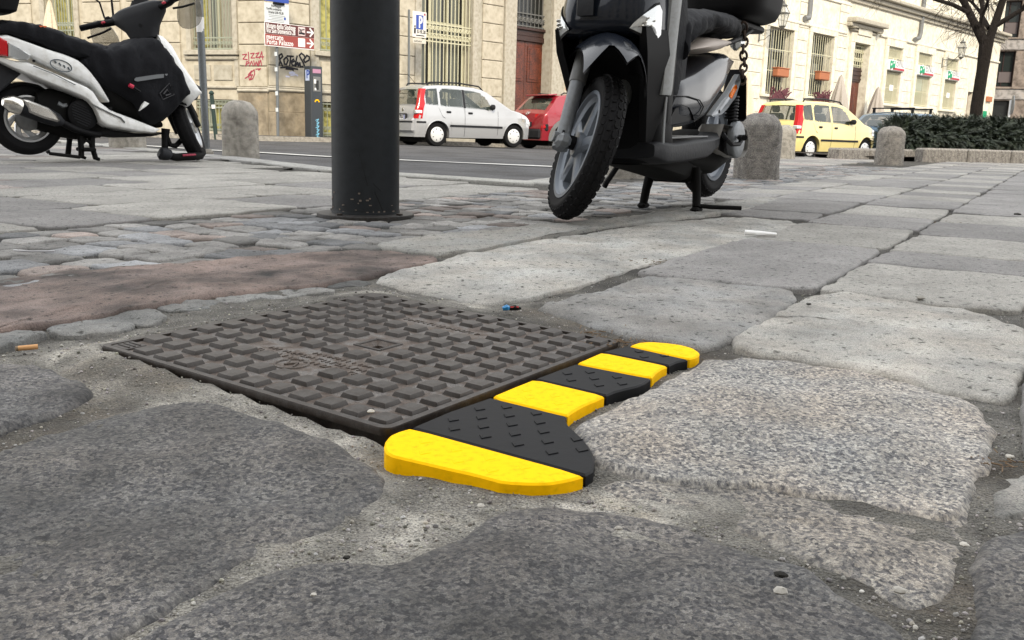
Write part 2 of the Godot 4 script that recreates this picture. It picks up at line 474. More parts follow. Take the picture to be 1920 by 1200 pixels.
func stone_into(s: Slabs, outline: PackedVector2Array, top: float, tone: Color, o := {}) -> void:
	var ds: float = o.get("ds", 0.03)
	var edge: float = o.get("edge", 0.02)
	var drop: float = o.get("drop", 0.012)
	var bulge: float = o.get("bulge", 0.004)
	var amp: float = o.get("amp", 0.003)
	var wob: float = o.get("wob", 0.006)
	var skirt: float = o.get("skirt", -0.06)
	var stain: float = o.get("stain", 0.25)
	var tilt: Vector2 = o.get("tilt", Vector2.ZERO)
	var warm: float = o.get("warm", 0.0)
	var poly := resample(outline, ds)
	var n := poly.size()
	var cen := Vector2.ZERO; var area := 0.0
	for i in n:
		var a := poly[i]; var b := poly[(i + 1) % n]
		var cr := a.cross(b); area += cr; cen += (a + b) * cr
	cen /= 3.0 * area
	var maxr := 0.0
	for i in n:
		var d := poly[i] - cen
		var q := poly[i]
		var k := n2(q.x, q.y, 9.0) * wob + n2(q.x + 7.0, q.y, 17.0) * wob * 0.4
		poly[i] = q + d.normalized() * k
		maxr = maxf(maxr, d.length())
	var inner := maxi(1, int(maxr / (ds * float(o.get("coarse", 1.6)))))
	var rr := [-1.0, 0.0, 0.25, 0.6, 1.0]   # how far into the rounded edge
	var base := s.v.size()
	var rows := 0
	var put := func(p: Vector2, f: float, e: float) -> void:
		var y := top + bulge * (1.0 - f * f) + tilt.dot(p - cen)
		y += n2(p.x, p.y, 3.1) * amp + n2(p.x, p.y, 11.0) * amp * 0.6 + n2(p.x + 3.0, p.y, 37.0) * amp * 0.22
		y -= drop * pow(1.0 - e, 2.2)
		s.v.append(Vector3(p.x, y, p.y))
		var g := 1.0 + stain * (n2(p.x + 11.0, p.y, 2.3) + 0.8 * n2(p.x, p.y + 5.0, 8.0))
		var wv := 1.0 + warm * n2(p.x - 3.0, p.y, 5.0)
		s.c.append(Color(maxf(0.02, tone.r * g * wv), maxf(0.02, tone.g * g), maxf(0.02, tone.b * g / wv)))
	for e in rr:
		for i in n:
			var d := poly[i] - cen
			var R := d.length()
			if e < 0.0:
				s.v.append(Vector3(poly[i].x, skirt, poly[i].y)); s.c.append(Color(tone.r * 0.8, tone.g * 0.78, tone.b * 0.74))
			else:
				var f: float = 1.0 - minf(edge, R * 0.45) * e / R
				put.call(cen + d * f, f, e)
		rows += 1
	for k in range(1, inner):
		for i in n:
			var d := poly[i] - cen
			var f0 := 1.0 - minf(edge, d.length() * 0.45) / d.length()
			var f: float = f0 * (1.0 - float(k) / inner)
			put.call(cen + d * f, f, 1.0)
		rows += 1
	put.call(cen, 0.0, 1.0)
	var mid := s.v.size() - 1
	var cw := area < 0.0   # in x,z seen from above
	for r in rows - 1:
		for i in n:
			var a := base + r * n + i; var b := base + r * n + (i + 1) % n
			var a2 := a + n; var b2 := b + n
			if cw: s.ix.append_array(PackedInt32Array([a, a2, b, b, a2, b2]))
			else: s.ix.append_array(PackedInt32Array([a, b, a2, b, b2, a2]))
	for i in n:
		var a := base + (rows - 1) * n + i; var b := base + (rows - 1) * n + (i + 1) % n
		if cw: s.ix.append_array(PackedInt32Array([a, mid, b]))
		else: s.ix.append_array(PackedInt32Array([a, b, mid]))


func slab_mesh(s: Slabs) -> ArrayMesh:
	var arr := []; arr.resize(Mesh.ARRAY_MAX)
	arr[Mesh.ARRAY_VERTEX] = s.v; arr[Mesh.ARRAY_COLOR] = s.c; arr[Mesh.ARRAY_INDEX] = s.ix
	var am := ArrayMesh.new(); am.add_surface_from_arrays(Mesh.PRIMITIVE_TRIANGLES, arr)
	var st := SurfaceTool.new(); st.create_from(am, 0); st.generate_normals()
	return st.commit()


func one_stone(parent: Node3D, called: String, outline: PackedVector2Array, top: float, tone: Color, ma: Material, o := {}) -> MeshInstance3D:
	var s := Slabs.new()
	stone_into(s, outline, top, tone, o)
	return part(called, slab_mesh(s), ma, parent)


func near_stone(parent: Node3D, called: String, pts: Array, top: float, tone: Color, ma: Material, o := {}) -> MeshInstance3D:
	var poly := chaikin(v2s(pts), int(o.get("round", 2)), 0.22)
	if o.has("grow"):
		var big := Geometry2D.offset_polygon(poly, o.grow)
		if big.size() == 1: poly = big[0]
	stone_polys.append(poly)
	return one_stone(parent, called, poly, top, tone, ma, o)


var stone_polys := []
var pavement_edge := PackedVector2Array()


func bed_y(x: float, z: float) -> float:
	var h := -0.017 + n2(x, z, 6.0) * 0.005 + n2(x, z, 30.0) * 0.002 + (0.004 if z < -1.75 else 0.004 * clampf((-z - 1.4) / 0.35, 0.0, 1.0))
	# the ground comes up to the rim of the iron cover on its far sides
	var lc := Vector3(x + 0.2084, 0, z + 1.4191)
	var lx := lc.dot(Vector3(0.841, 0, 0.54)); var lz := lc.dot(Vector3(-0.5403, 0, 0.8415))
	var d := maxf(maxf(absf(lx) - 0.275, absf(lz) - 0.30), 0.0)
	if d < 0.3:
		var cover := -0.0011 - 0.029 * lc.x - 0.0172 * lc.z
		var gap := 0.004
		if lz > 0.28: gap += 0.012 * clampf((lx + 0.12) / 0.36, 0.0, 1.0)
		if lx > 0.27: gap = 0.026
		h = lerpf(h, cover - gap + 0.35 * (h + 0.017), exp(-pow(d / 0.075, 2.0)))
		if d <= 0.0: h = minf(h, cover - 0.034)
	return h


func row_outline(t0: float, t1: float, w0: float, w1: float, j := 0.008, cut := 0.06) -> PackedVector2Array:
	var q := PackedVector2Array()
	for e in [[t0, w0], [t1, w0], [t1, w1], [t0, w1]]:
		q.append(tw(e[0] + rng.randf_range(-j, j), e[1] + rng.randf_range(-j, j)))
	return chaikin(chaikin(q, 1, cut), 1, 0.25)


func tone_of(l: float) -> Color:
	return Color(l * 1.0, l * rng.randf_range(0.985, 1.0), l * rng.randf_range(0.94, 1.0))


func build_ground() -> void:
	var g := struct("ground", "earth that reaches from the square to the horizon")
	var pm := PlaneMesh.new(); pm.size = Vector2(3000, 3000)
	part("ground_surface", pm, M.ground, g, Transform3D(Basis(), Vector3(0, -1.6, 0)))
	# the carriageway: one sheet that falls gently away to the right
	var rd := struct("road", "grey asphalt carriageway between the square and the palaces")
	var sr := Slabs.new()
	var nx := 130; var nzz := 110
	for j in nzz + 1:
		for i in nx + 1:
			var x := lerpf(-45.0, 85.0, float(i) / nx); var z := lerpf(-4.0, -114.0, float(j) / nzz)
			sr.v.append(Vector3(x, road_y(x, z) + n2(x, z, 0.4) * 0.012, z)); sr.c.append(Color.WHITE)
	for j in nzz:
		for i in nx:
			var a := j * (nx + 1) + i; var b := a + 1; var c := a + nx + 1; var d := c + 1
			sr.ix.append_array(PackedInt32Array([a, c, b, b, c, d]))
	part("asphalt", slab_mesh(sr), M.asphalt, rd)
	var line := MB.new()
	var lp := [-6.666, -15.338, -4.447, -13.588, -2.39, -12.118, -1.441, -11.664, 0.2, -11.049, 1.271, -10.577]
	for i in range(0, lp.size() - 2, 2):
		var steps := 6
		for k in steps:
			var a := Vector2(lp[i], lp[i + 1]).lerp(Vector2(lp[i + 2], lp[i + 3]), float(k) / steps); var b := Vector2(lp[i], lp[i + 1]).lerp(Vector2(lp[i + 2], lp[i + 3]), float(k + 1) / steps)
			var s := Vector2(lp[i + 3] - lp[i + 1], -(lp[i + 2] - lp[i])).normalized() * 0.08
			var q := []
			for e in [a - s, b - s, b + s, a + s]: q.append(Vector3(e.x, road_y(e.x, e.y) + n2(e.x, e.y, 0.4) * 0.012 + 0.012, e.y))
			line.quad(q[0], q[1], q[2], q[3])
	line.face_up()
	part("edge_line", line, M.paint_white, rd)
	# the pavement of the square
	var pv := struct("pavement", "worn pavement of grey granite slabs, red strips and cobbles")
	for e in [[-7, -14], [9.2, -14], [6.75, -7.4], [5.6, -4.9], [5.42, -2.98], [6.7, -3.2], [13.5, -4.9], [19.8, -4.7], [22, 16], [-7, 16]]:
		pavement_edge.append(tw(e[0], e[1]))
	var bed := Slabs.new()
	var step := 0.3
	for j in range(-80, 30):
		for i in range(-55, 75):
			var x := i * step; var z := j * step
			var inside := true
			for e in [Vector2(x, z), Vector2(x + step, z), Vector2(x, z + step), Vector2(x + step, z + step)]:
				if not Geometry2D.is_point_in_polygon(e, pavement_edge): inside = false
			if not inside or (x > -1.81 and x < 1.79 and z > -3.91 and z < -0.31): continue
			var b0 := bed.v.size()
			for e in [Vector2(x, z), Vector2(x + step, z), Vector2(x, z + step), Vector2(x + step, z + step)]:
				var strip: float = e.x * ACROSS.x + e.y * ACROSS.z
				var low: float = 0.009 if strip > -2.7 and strip < -1.72 else 0.0
				bed.v.append(Vector3(e.x, -0.012 - low + n2(e.x, e.y, 6.0) * 0.003, e.y))
				var l := 0.085 + 0.04 * n2(e.x, e.y, 1.5)
				bed.c.append(Color(l, l * 0.95, l * 0.86))
			bed.ix.append_array(PackedInt32Array([b0, b0 + 1, b0 + 2, b0 + 1, b0 + 3, b0 + 2]))
	var nn := 225
	var nb := bed.v.size()
	var pale := [-0.344, -1.097, -0.308, -1.084, -0.273, -1.048, -0.246, -1.04, -0.203, -1.014, -0.381, -1.11, -0.651, -1.282, -0.536, -1.177, 0.137, -0.837, -0.035, -0.805, -0.629, -1.318, -0.541, -1.312, -0.2, -0.94, -0.052, -0.767, 0.024, -0.784, 0.104, -0.821, -0.091, -0.71, -0.154, -0.641, -0.194, -0.591, -0.065, -1.825, -0.297, -1.881]
	var brown := [-0.547, -1.218, -0.467, -1.198, 0.153, -1.53, 0.185, -1.417, 0.313, -1.432, 0.53, -0.95, 0.354, -0.663, 0.04, -1.755, 0.115, -1.637, -0.519, -0.966, -0.518, -1.091]
	for j in nn + 1:
		for i in nn + 1:
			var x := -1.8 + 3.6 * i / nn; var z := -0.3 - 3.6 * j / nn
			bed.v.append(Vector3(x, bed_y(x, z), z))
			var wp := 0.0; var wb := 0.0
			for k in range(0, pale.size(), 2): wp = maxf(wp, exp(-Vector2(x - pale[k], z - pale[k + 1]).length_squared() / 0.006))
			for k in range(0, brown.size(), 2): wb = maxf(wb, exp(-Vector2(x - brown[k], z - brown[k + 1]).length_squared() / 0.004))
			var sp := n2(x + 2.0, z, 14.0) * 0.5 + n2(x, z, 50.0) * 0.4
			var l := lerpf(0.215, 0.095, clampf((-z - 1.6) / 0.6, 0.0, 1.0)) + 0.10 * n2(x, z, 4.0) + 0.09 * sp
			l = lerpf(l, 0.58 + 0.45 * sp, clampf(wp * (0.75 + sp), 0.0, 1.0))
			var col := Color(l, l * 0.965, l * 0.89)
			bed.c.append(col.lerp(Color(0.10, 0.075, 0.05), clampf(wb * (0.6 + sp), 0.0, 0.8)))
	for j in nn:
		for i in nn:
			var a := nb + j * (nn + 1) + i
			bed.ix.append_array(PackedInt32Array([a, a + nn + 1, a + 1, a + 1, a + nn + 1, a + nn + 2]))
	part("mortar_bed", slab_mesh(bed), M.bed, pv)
	near_paving(pv)
	far_paving(pv)


func near_paving(pv: Node3D) -> void:
	var fine := {"ds": 0.011, "edge": 0.014, "drop": 0.009, "bulge": 0.003, "amp": 0.007, "wob": 0.011, "stain": 0.65, "coarse": 1.5, "warm": 0.05}
	var dark := Color(0.212, 0.21, 0.214)
	# the two dark slabs of the foreground
	near_stone(pv, "granite_slab", [-0.49, -0.69, -0.542, -0.912, -0.503, -1.042, -0.422, -1.13, -0.308, -1.084, -0.186, -0.987, -0.141, -0.925, -0.108, -0.859, -0.112, -0.826, -0.146, -0.767, -0.179, -0.72, -0.213, -0.677, -0.23, -0.639, -0.244, -0.603, -0.273, -0.544, -0.313, -0.488, -0.385, -0.501], -0.013, dark, M.stone, fine)
	near_stone(pv, "granite_slab", [-0.259, -0.551, -0.238, -0.587, -0.218, -0.64, -0.196, -0.676, -0.149, -0.692, -0.09, -0.7, -0.054, -0.738, -0.024, -0.795, 0.005, -0.819, 0.075, -0.828, 0.124, -0.816, 0.167, -0.778, 0.204, -0.734, 0.241, -0.705, 0.269, -0.662, 0.292, -0.617, 0.294, -0.569, 0.239, -0.488, -0.01, -0.433, -0.248, -0.457], -0.012, Color(0.202, 0.20, 0.205), M.stone, fine)
	# the pale slab beside the ramp, and its broken lower edge
	near_stone(pv, "granite_slab", [0.066, -1.025, 0.081, -1.077, 0.122, -1.138, 0.191, -1.217, 0.235, -1.303, 0.303, -1.41, 0.406, -1.428, 0.477, -1.389, 0.539, -1.336, 0.604, -1.267, 0.633, -1.205, 0.595, -1.092, 0.548, -1.002, 0.503, -0.929, 0.472, -0.878, 0.412, -0.803, 0.371, -0.822, 0.317, -0.857, 0.255, -0.877, 0.201, -0.876, 0.134, -0.891, 0.093, -0.915], -0.010, Color(0.73, 0.71, 0.685), M.stone, fine.merged({"bulge": 0.012, "stain": 0.32, "drop": 0.012, "warm": 0.08}, true))
	near_stone(pv, "broken_edge", [0.077, -0.89, 0.137, -0.914, 0.206, -0.899, 0.262, -0.904, 0.327, -0.884, 0.38, -0.843, 0.468, -0.876, 0.421, -0.791, 0.382, -0.726, 0.345, -0.66, 0.303, -0.63, 0.278, -0.687, 0.243, -0.727, 0.207, -0.764, 0.172, -0.804, 0.123, -0.839, 0.085, -0.848], -0.0168, Color(0.50, 0.48, 0.455), M.stone, fine.merged({"bulge": 0.003, "drop": 0.01, "stain": 0.5, "amp": 0.009}, true))
	near_stone(pv, "granite_slab", [0.429, -0.781, 0.487, -0.814, 0.567, -0.807, 0.453, -0.57, 0.304, -0.539, 0.327, -0.597, 0.377, -0.692], -0.012, dark, M.stone, fine)
	near_stone(pv, "granite_slab", [0.498, -0.916, 0.571, -0.974, 0.658, -0.968, 0.602, -0.845, 0.495, -0.833, 0.455, -0.822], -0.016, Color(0.30, 0.295, 0.285), M.stone_fine, fine)
	near_stone(pv, "granite_slab", [0.67, -2.029, 0.814, -2.067, 0.918, -1.963, 0.956, -1.822, 0.946, -1.657, 0.846, -1.48, 0.714, -1.281, 0.672, -1.22, 0.645, -1.231, 0.583, -1.291, 0.495, -1.393, 0.402, -1.449, 0.362, -1.505, 0.425, -1.642, 0.526, -1.798, 0.615, -1.954], -0.005, Color(0.47, 0.455, 0.43), M.stone_fine, fine.merged({"ds": 0.015, "stain": 0.4, "grow": 0.006, "round": 1}, true))
	near_stone(pv, "granite_slab", [0.156, -1.939, 0.289, -2.189, 0.337, -2.239, 0.523, -2.158, 0.623, -2.078, 0.615, -1.987, 0.507, -1.774, 0.402, -1.594, 0.343, -1.511, 0.296, -1.474, 0.202, -1.563, 0.118, -1.687, 0.041, -1.793], -0.006, Color(0.33, 0.325, 0.322), M.stone_fine, fine.merged({"ds": 0.015, "stain": 0.45, "grow": 0.008, "round": 1}, true))
	near_stone(pv, "granite_slab", [-0.322, -2.055, -0.261, -2.222, -0.168, -2.464, 0.06, -2.916, 0.238, -3.181, 0.572, -3.638, 0.968, -4.039, 1.197, -3.841, 0.9, -3.216, 0.582, -2.791, 0.395, -2.507, 0.321, -2.391, 0.208, -2.166, 0.084, -1.947, -0.006, -1.826, -0.075, -1.815, -0.171, -1.892, -0.255, -1.979], -0.005, Color(0.47, 0.46, 0.44), M.stone_fine, fine.merged({"ds": 0.02, "stain": 0.4}, true))
	near_stone(pv, "granite_slab", [-0.414, -2.625, -0.328, -2.847, 0.072, -3.314, 0.377, -3.669, 0.95, -4.629, 1.351, -5.231, 1.518, -5.297, 1.023, -4.222, 0.559, -3.701, 0.239, -3.25, -0.02, -2.742, -0.174, -2.469, -0.272, -2.526], 0.002, Color(0.36, 0.355, 0.34), M.stone_fine, fine.merged({"ds": 0.02, "stain": 0.25, "skirt": -0.05}, true))
	# dark slab at the far left of the foreground, and the stones left of the cover
	near_stone(pv, "granite_slab", [-0.745, -1.022, -0.75, -1.242, -0.709, -1.277, -0.628, -1.25, -0.555, -1.174, -0.521, -1.113, -0.531, -1.063, -0.567, -0.987, -0.59, -0.908], -0.010, Color(0.26, 0.258, 0.268), M.stone, fine)
	near_stone(pv, "red_slab", [-1.128, -1.487, -1.107, -1.86, -0.998, -2.04, -0.841, -2.189, -0.66, -2.361, -0.473, -2.532, -0.359, -2.557, -0.234, -2.483, -0.19, -2.397, -0.261, -2.222, -0.331, -2.092, -0.393, -1.977, -0.529, -1.885, -0.656, -1.698, -0.737, -1.551, -0.813, -1.471, -0.876, -1.326], -0.001, Color(0.20, 0.152, 0.138), M.stone_fine, fine.merged({"ds": 0.016, "stain": 0.9, "amp": 0.008}, true))
	for e in [
			[0.40, -0.775, -1.525, -0.77, -1.581, -0.707, -1.618, -0.65, -1.588, -0.628, -1.485, -0.682, -1.431, -0.729, -1.44],
			[0.36, -0.729, -1.625, -0.694, -1.697, -0.643, -1.663, -0.597, -1.586, -0.619, -1.529, -0.668, -1.549],
			[0.30, -0.679, -1.699, -0.644, -1.777, -0.569, -1.801, -0.563, -1.722, -0.613, -1.662],
			[0.42, -0.604, -1.796, -0.57, -1.875, -0.521, -1.896, -0.496, -1.837, -0.545, -1.758],
			[0.37, -0.532, -1.856, -0.499, -1.94, -0.425, -1.966, -0.36, -1.923, -0.432, -1.847, -0.488, -1.814],
			[0.20, -0.457, -2.018, -0.392, -2.097, -0.329, -2.07, -0.314, -2.014, -0.389, -1.958],
			[0.30, -0.835, -1.388, -0.816, -1.477, -0.768, -1.467, -0.737, -1.431, -0.743, -1.371, -0.767, -1.326]]:
		near_stone(pv, "cobble", e.slice(1), -0.0085, Color(e[0] * 0.62, e[0] * 0.62, e[0] * 0.615), M.stone_fine, fine.merged({"edge": 0.008, "wob": 0.016, "drop": 0.0025, "bulge": 0.001, "round": 1, "stain": 0.6, "amp": 0.008}, true))


func fits(q: PackedVector2Array) -> bool:
	for e in q:
		if not Geometry2D.is_point_in_polygon(e, pavement_edge): return false
	return true


func far_paving(pv: Node3D) -> void:
	var far := Slabs.new()
	var count := 0
	# rows of slabs to the right; in each, the joints across it that the eye can find come first
	var rows := [[-1.78, -1.41, [4.98], true], [-1.395, -0.90, [3.99], true], [-0.885, -0.45, [2.09, 3.10, 3.88, 4.5, 5.2], true], [-0.435, -0.025, [2.11, 2.71, 3.08, 3.7, 4.4, 5.0], true]]
	var w := -0.01
	while w < 15.0:
		var ww := rng.randf_range(0.42, 0.52)
		rows.append([w, w + ww - 0.015, [1.12 if w < 0.2 else -1.0], true]); w += ww
	w = -2.67
	while w > -13.5:
		var ww := rng.randf_range(0.40, 0.62)
		rows.append([w - ww + 0.012, w, [0.2], false]); w -= ww
	for r in rows:
		var ts: Array = r[2].duplicate()
		while ts[-1] < 20.0: ts.append(ts[-1] + rng.randf_range(0.40, 0.95))
		var light := rng.randf() < 0.5
		for i in ts.size() - 1:
			light = not light if rng.randf() < 0.72 else light
			if r[0] == -0.885: light = i % 2 == 1
			if r[0] == -0.435: light = i in [0, 2, 4]
			var q := row_outline(ts[i] + 0.007, ts[i + 1] - 0.007, r[0], r[1])
			if not fits(q): continue
			var c := (q[0] + q[q.size() / 2]) * 0.5
			if c.y > -0.25 or absf(c.x) > 0.75 * -c.y + 1.2: continue
			var l := rng.randf_range(0.38, 0.47) if light else rng.randf_range(0.24, 0.33)
			var tone := Color(l, l * 0.975, l * (0.93 if light else 0.985))
			if not r[3] and rng.randf() < 0.1: tone = Color(l, l * 0.88, l * 0.84)
			var top := rng.randf_range(-0.004, 0.002)
			var d := c.length()
			var o := {"ds": clampf(d * 0.011, 0.025, 0.09), "edge": 0.012, "drop": 0.006, "bulge": 0.002, "amp": 0.004 if d < 6.0 else 0.003, "stain": 0.28, "wob": 0.012, "coarse": 1.8}
			if d < 9.0 and count < 290:
				one_stone(pv, "granite_slab", q, top, tone, M.stone_fine, o); count += 1
			else: stone_into(far, q, top, tone, o)
	stuffed(part("distant_slabs", slab_mesh(far), M.stone_fine, pv))
	# the strip of cobbles
	var dist := Slabs.new()
	var made := 0
	var t := 0.55
	while t < 13.0:
		var dt := rng.randf_range(0.105, 0.165)
		w = -2.64 + rng.randf_range(0.0, 0.05)
		while w < -1.80 + 0.02 * sin(t * 3.0) + (0.12 if t > 2.0 else 0.0):
			var dw := rng.randf_range(0.10, 0.16)
			var q := PackedVector2Array()
			var j := 0.016
			for e in [[t, w], [t + dt * 0.5, w - 0.006], [t + dt - 0.014, w], [t + dt - 0.014, w + dw - 0.014], [t + dt * 0.5, w + dw - 0.008], [t, w + dw - 0.014]]:
				q.append(tw(e[0] + rng.randf_range(-j, j) + 0.03 * sin(w * 9.0), e[1] + rng.randf_range(-j, j)))
			q = chaikin(q, 1, 0.13)
			var l := rng.randf_range(0.17, 0.42)
			var tone := Color(l, l * 0.98, l * 0.97)
			var kind := rng.randf()
			if kind < 0.14: tone = Color(l * 1.05, l * 0.88, l * 0.82)
			elif kind < 0.4: tone = Color(l * 0.9, l * 0.93, l)
			var c := (q[0] + q[q.size() / 2]) * 0.5
			w += dw
			if absf(c.x) > 0.7 * -c.y + 0.5: continue
			var o := {"ds": 0.022 if t < 4.0 else 0.05, "edge": 0.009, "drop": 0.007, "bulge": 0.0, "amp": 0.004, "wob": 0.008, "stain": 0.5, "coarse": 1.3, "tilt": Vector2(rng.randf_range(-0.02, 0.02), rng.randf_range(-0.02, 0.02))}
			var top := rng.randf_range(-0.006, 0.0)
			if made < 285 and t < 5.6:
				one_stone(pv, "cobble", q, top, tone, M.stone_fine, o); made += 1
			else: stone_into(dist, q, top, tone, o)
		t += dt
	stuffed(part("distant_cobbles", slab_mesh(dist), M.stone_fine, pv))
	# the kerb that ends the pavement
	for i in range(1, 7):
		var a := pavement_edge[i]; var b := pavement_edge[i + 1]
		var n := maxi(1, int(a.distance_to(b) / 1.1))
		var s := (b - a).normalized(); s = Vector2(-s.y, s.x) * 0.14
		for k in n:
			var p0 := a.lerp(b, (k + 0.006) / n); var p1 := a.lerp(b, (k + 0.994) / n)
			one_stone(pv, "kerb_stone", PackedVector2Array([p0 - s, p1 - s, p1 + s, p0 + s]), 0.0, tone_of(rng.randf_range(0.42, 0.52)), M.stone_fine, {"ds": 0.1, "edge": 0.02, "drop": 0.012, "amp": 0.003, "wob": 0.006, "skirt": -0.4})


func build_cover_and_ramp() -> void:
	var cv := thing("manhole_cover", "square dark iron manhole cover with rows of raised square studs", "manhole cover")
	var n := Vector3(0.029, 0.9994, 0.0172).normalized()
	var zx := Vector3(-0.5403, 0.0012, 0.8415).normalized()
	cv.transform = Transform3D(Basis(n.cross(zx).normalized(), n, zx), Vector3(-0.2084, -0.0011, -1.4191))
	var rim := MB.new()
	var outer := PackedVector2Array(); var inner := PackedVector2Array()
	for k in 4:
		var sx: float = [1, -1, -1, 1][k]; var sz: float = [1, 1, -1, -1][k]
		for a in 5:
			var an := (k + a / 4.0) * PI / 2.0
			outer.append(Vector2(sx * (0.275 - 0.014) + cos(an) * 0.014, sz * (0.30 - 0.014) + sin(an) * 0.014))
			inner.append(Vector2(sx * (0.264 - 0.008) + cos(an) * 0.008, sz * (0.289 - 0.008) + sin(an) * 0.008))
	var prof := [[outer, -0.034, 0.016], [outer, -0.012, 0.014], [outer, -0.010, 0.001], [outer, -0.004, 0.0], [outer, 0.0, 0.0018], [inner, 0.0, -0.001], [inner, -0.006, 0.0], [inner, -0.03, 0.0]]
	var rs := []
	for e in prof:
		var q := PackedVector3Array()
		for v in e[0]:
			var s: Vector2 = v - v.normalized() * e[2]
			q.append(Vector3(s.x, e[1] + 0.0008 * n2(v.x, v.y, 30.0), s.y))
		rs.append(q)
	rim.rings(rs, true, false)
	part("rim", rim, M.iron_top, cv, Transform3D(), 50.0)
	# the plate: a sheet with a square keyhole sunk in its middle
	var pl := MB.new()
	var hx := 0.2605; var hz := 0.2855
	var kx := 0.021; var kz := 0.023
	var y0 := -0.0035
	pl.quad(Vector3(-hx, y0, -hz), Vector3(hx, y0, -hz), Vector3(hx, y0, -kz), Vector3(-hx, y0, -kz))
	pl.quad(Vector3(-hx, y0, kz), Vector3(hx, y0, kz), Vector3(hx, y0, hz), Vector3(-hx, y0, hz))
	pl.quad(Vector3(-hx, y0, -kz), Vector3(-kx, y0, -kz), Vector3(-kx, y0, kz), Vector3(-hx, y0, kz))
	pl.quad(Vector3(kx, y0, -kz), Vector3(hx, y0, -kz), Vector3(hx, y0, kz), Vector3(kx, y0, kz))
	pl.face_up()
	var pc := [Vector2(-hx, -hz), Vector2(hx, -hz), Vector2(hx, hz), Vector2(-hx, hz)]
	for k in 4:
		var a: Vector2 = pc[k]; var b: Vector2 = pc[(k + 1) % 4]
		pl.quad(Vector3(a.x, y0, a.y), Vector3(b.x, y0, b.y), Vector3(b.x, -0.03, b.y), Vector3(a.x, -0.03, a.y))
	part("plate", pl, M.iron, cv)
	var hole := MB.new()
	var pcs := [[kx, kz, y0], [kx * 0.62, kz * 0.62, y0 - 0.006], [kx * 0.55, kz * 0.55, y0 - 0.03]]
	var hr := []
	for e in pcs: hr.append(PackedVector3Array([Vector3(-e[0], e[2], -e[1]), Vector3(e[0], e[2], -e[1]), Vector3(e[0], e[2], e[1]), Vector3(-e[0], e[2], e[1])]))
	hole.rings(hr, true, false); hole.flip(0)
	hole.quad(hr[2][0], hr[2][1], hr[2][2], hr[2][3])
	part("keyhole", hole, M.iron, cv)
	var kr := MB.new()
	for e in [[0.0, -kz - 0.003, kx * 2 + 0.012, 0.006], [0.0, kz + 0.003, kx * 2 + 0.012, 0.006], [-kx - 0.003, 0.0, 0.006, kz * 2], [kx + 0.003, 0.0, 0.006, kz * 2]]:
		kr.box(Vector3(e[0], y0 + 0.0005, e[1]), Vector3(e[2], 0.003, e[3]), 0.001)
	part("keyhole_edge", kr, M.iron_top, cv)
	# twelve rows of twelve studs, some left out for the keyhole and the lettering; six worn variants
	var variants := []
	for k in 6:
		var m := MB.new()
		var sx := 0.0152; var sz := 0.0166; var h := 0.0058
		var lo := PackedVector3Array(); var mid := PackedVector3Array(); var hi := PackedVector3Array(); var top := PackedVector3Array()
		for e in [Vector2(-1, -1), Vector2(0, -1), Vector2(1, -1), Vector2(1, 0), Vector2(1, 1), Vector2(0, 1), Vector2(-1, 1), Vector2(-1, 0)]:
			var j := func() -> float: return rng.randf_range(-0.0005, 0.0005)
			var corner: float = 0.97 if e.x != 0 and e.y != 0 else 1.0
			lo.append(Vector3(e.x * sx * corner + j.call(), 0, e.y * sz * corner + j.call()))
			hi.append(Vector3(e.x * (sx - 0.0024) * corner + j.call(), h + j.call() * 0.5, e.y * (sz - 0.0024) * corner + j.call()))
			top.append(Vector3(e.x * (sx - 0.0029) * corner, h + 0.0003, e.y * (sz - 0.0029) * corner))
		m.rings([lo, hi, top])
		variants.append(m.mesh(16.0))
	for i in 12:
		for j in 12:
			if i in [5, 6] and j in [5, 6]: continue
			if j == 8 and i in [3, 4, 5, 6, 7]: continue
			if j == 9 and i in [5, 6]: continue
			if j == 2 and i in [4, 5, 6, 7]: continue
			if i == 0 and j == 11: continue
			var at := Vector3(-0.275 + 0.0291 + i * 0.0447, y0 - 0.0002, -0.3 + 0.0318 + j * 0.0488)
			part("stud", variants[rng.randi() % 6], M.iron_top, cv, Transform3D(Basis(Vector3.UP, [0.0, PI][rng.randi() % 2]), at))
	var lab := MB.new()
	lab.box(Vector3(-0.2459, y0 + 0.001, 0.2686), Vector3(0.034, 0.003, 0.036), 0.001)
	for k in 3: lab.box(Vector3(-0.2459, y0 + 0.003, 0.259 + k * 0.009), Vector3(0.026, 0.002, 0.003), 0.0006)
	part("maker_plate", lab, M.iron_top, cv)
	# cast lettering, worn until it cannot be read, and a round mark
	var let := MB.new()
	for ln in [[-0.115, 0.086, 0.148, 0.0125], [-0.10, 0.10, 0.128, 0.0125], [-0.03, 0.11, 0.107, 0.010], [-0.085, 0.075, -0.172, 0.013]]:
		var x: float = ln[0]
		while x < ln[1]:
			var h: float = ln[3] * rng.randf_range(0.8, 1.0)
			var lean := rng.randf_range(-0.35, 0.35)
			let.box(Vector3(x, y0 + 0.0004, ln[2]), Vector3(0.0024, 0.003, h), 0.0007, Basis(Vector3.UP, lean))
			if rng.randf() < 0.6: let.box(Vector3(x + 0.004, y0 + 0.0004, ln[2] + h * [-0.4, 0.0, 0.4][rng.randi() % 3]), Vector3(0.007, 0.0028, 0.0022), 0.0007, Basis(Vector3.UP, lean))
			x += rng.randf_range(0.008, 0.0125)
	var ring := []
	for k in 25: ring.append(Vector3(-0.012 + cos(TAU * k / 24) * 0.023, y0 + 0.0005, 0.172 + sin(TAU * k / 24) * 0.025))
	let.tube(ring, 0.0018, 6)
	for k in 3: let.box(Vector3(-0.02 + k * 0.008, y0 + 0.0012, 0.172), Vector3(0.0025, 0.0028, 0.022), 0.0007, Basis(Vector3.UP, [0.5, -0.5, 0.5][k]))
	stuffed(part("cast_lettering", let, M.iron, cv))
	var pit := MB.new()
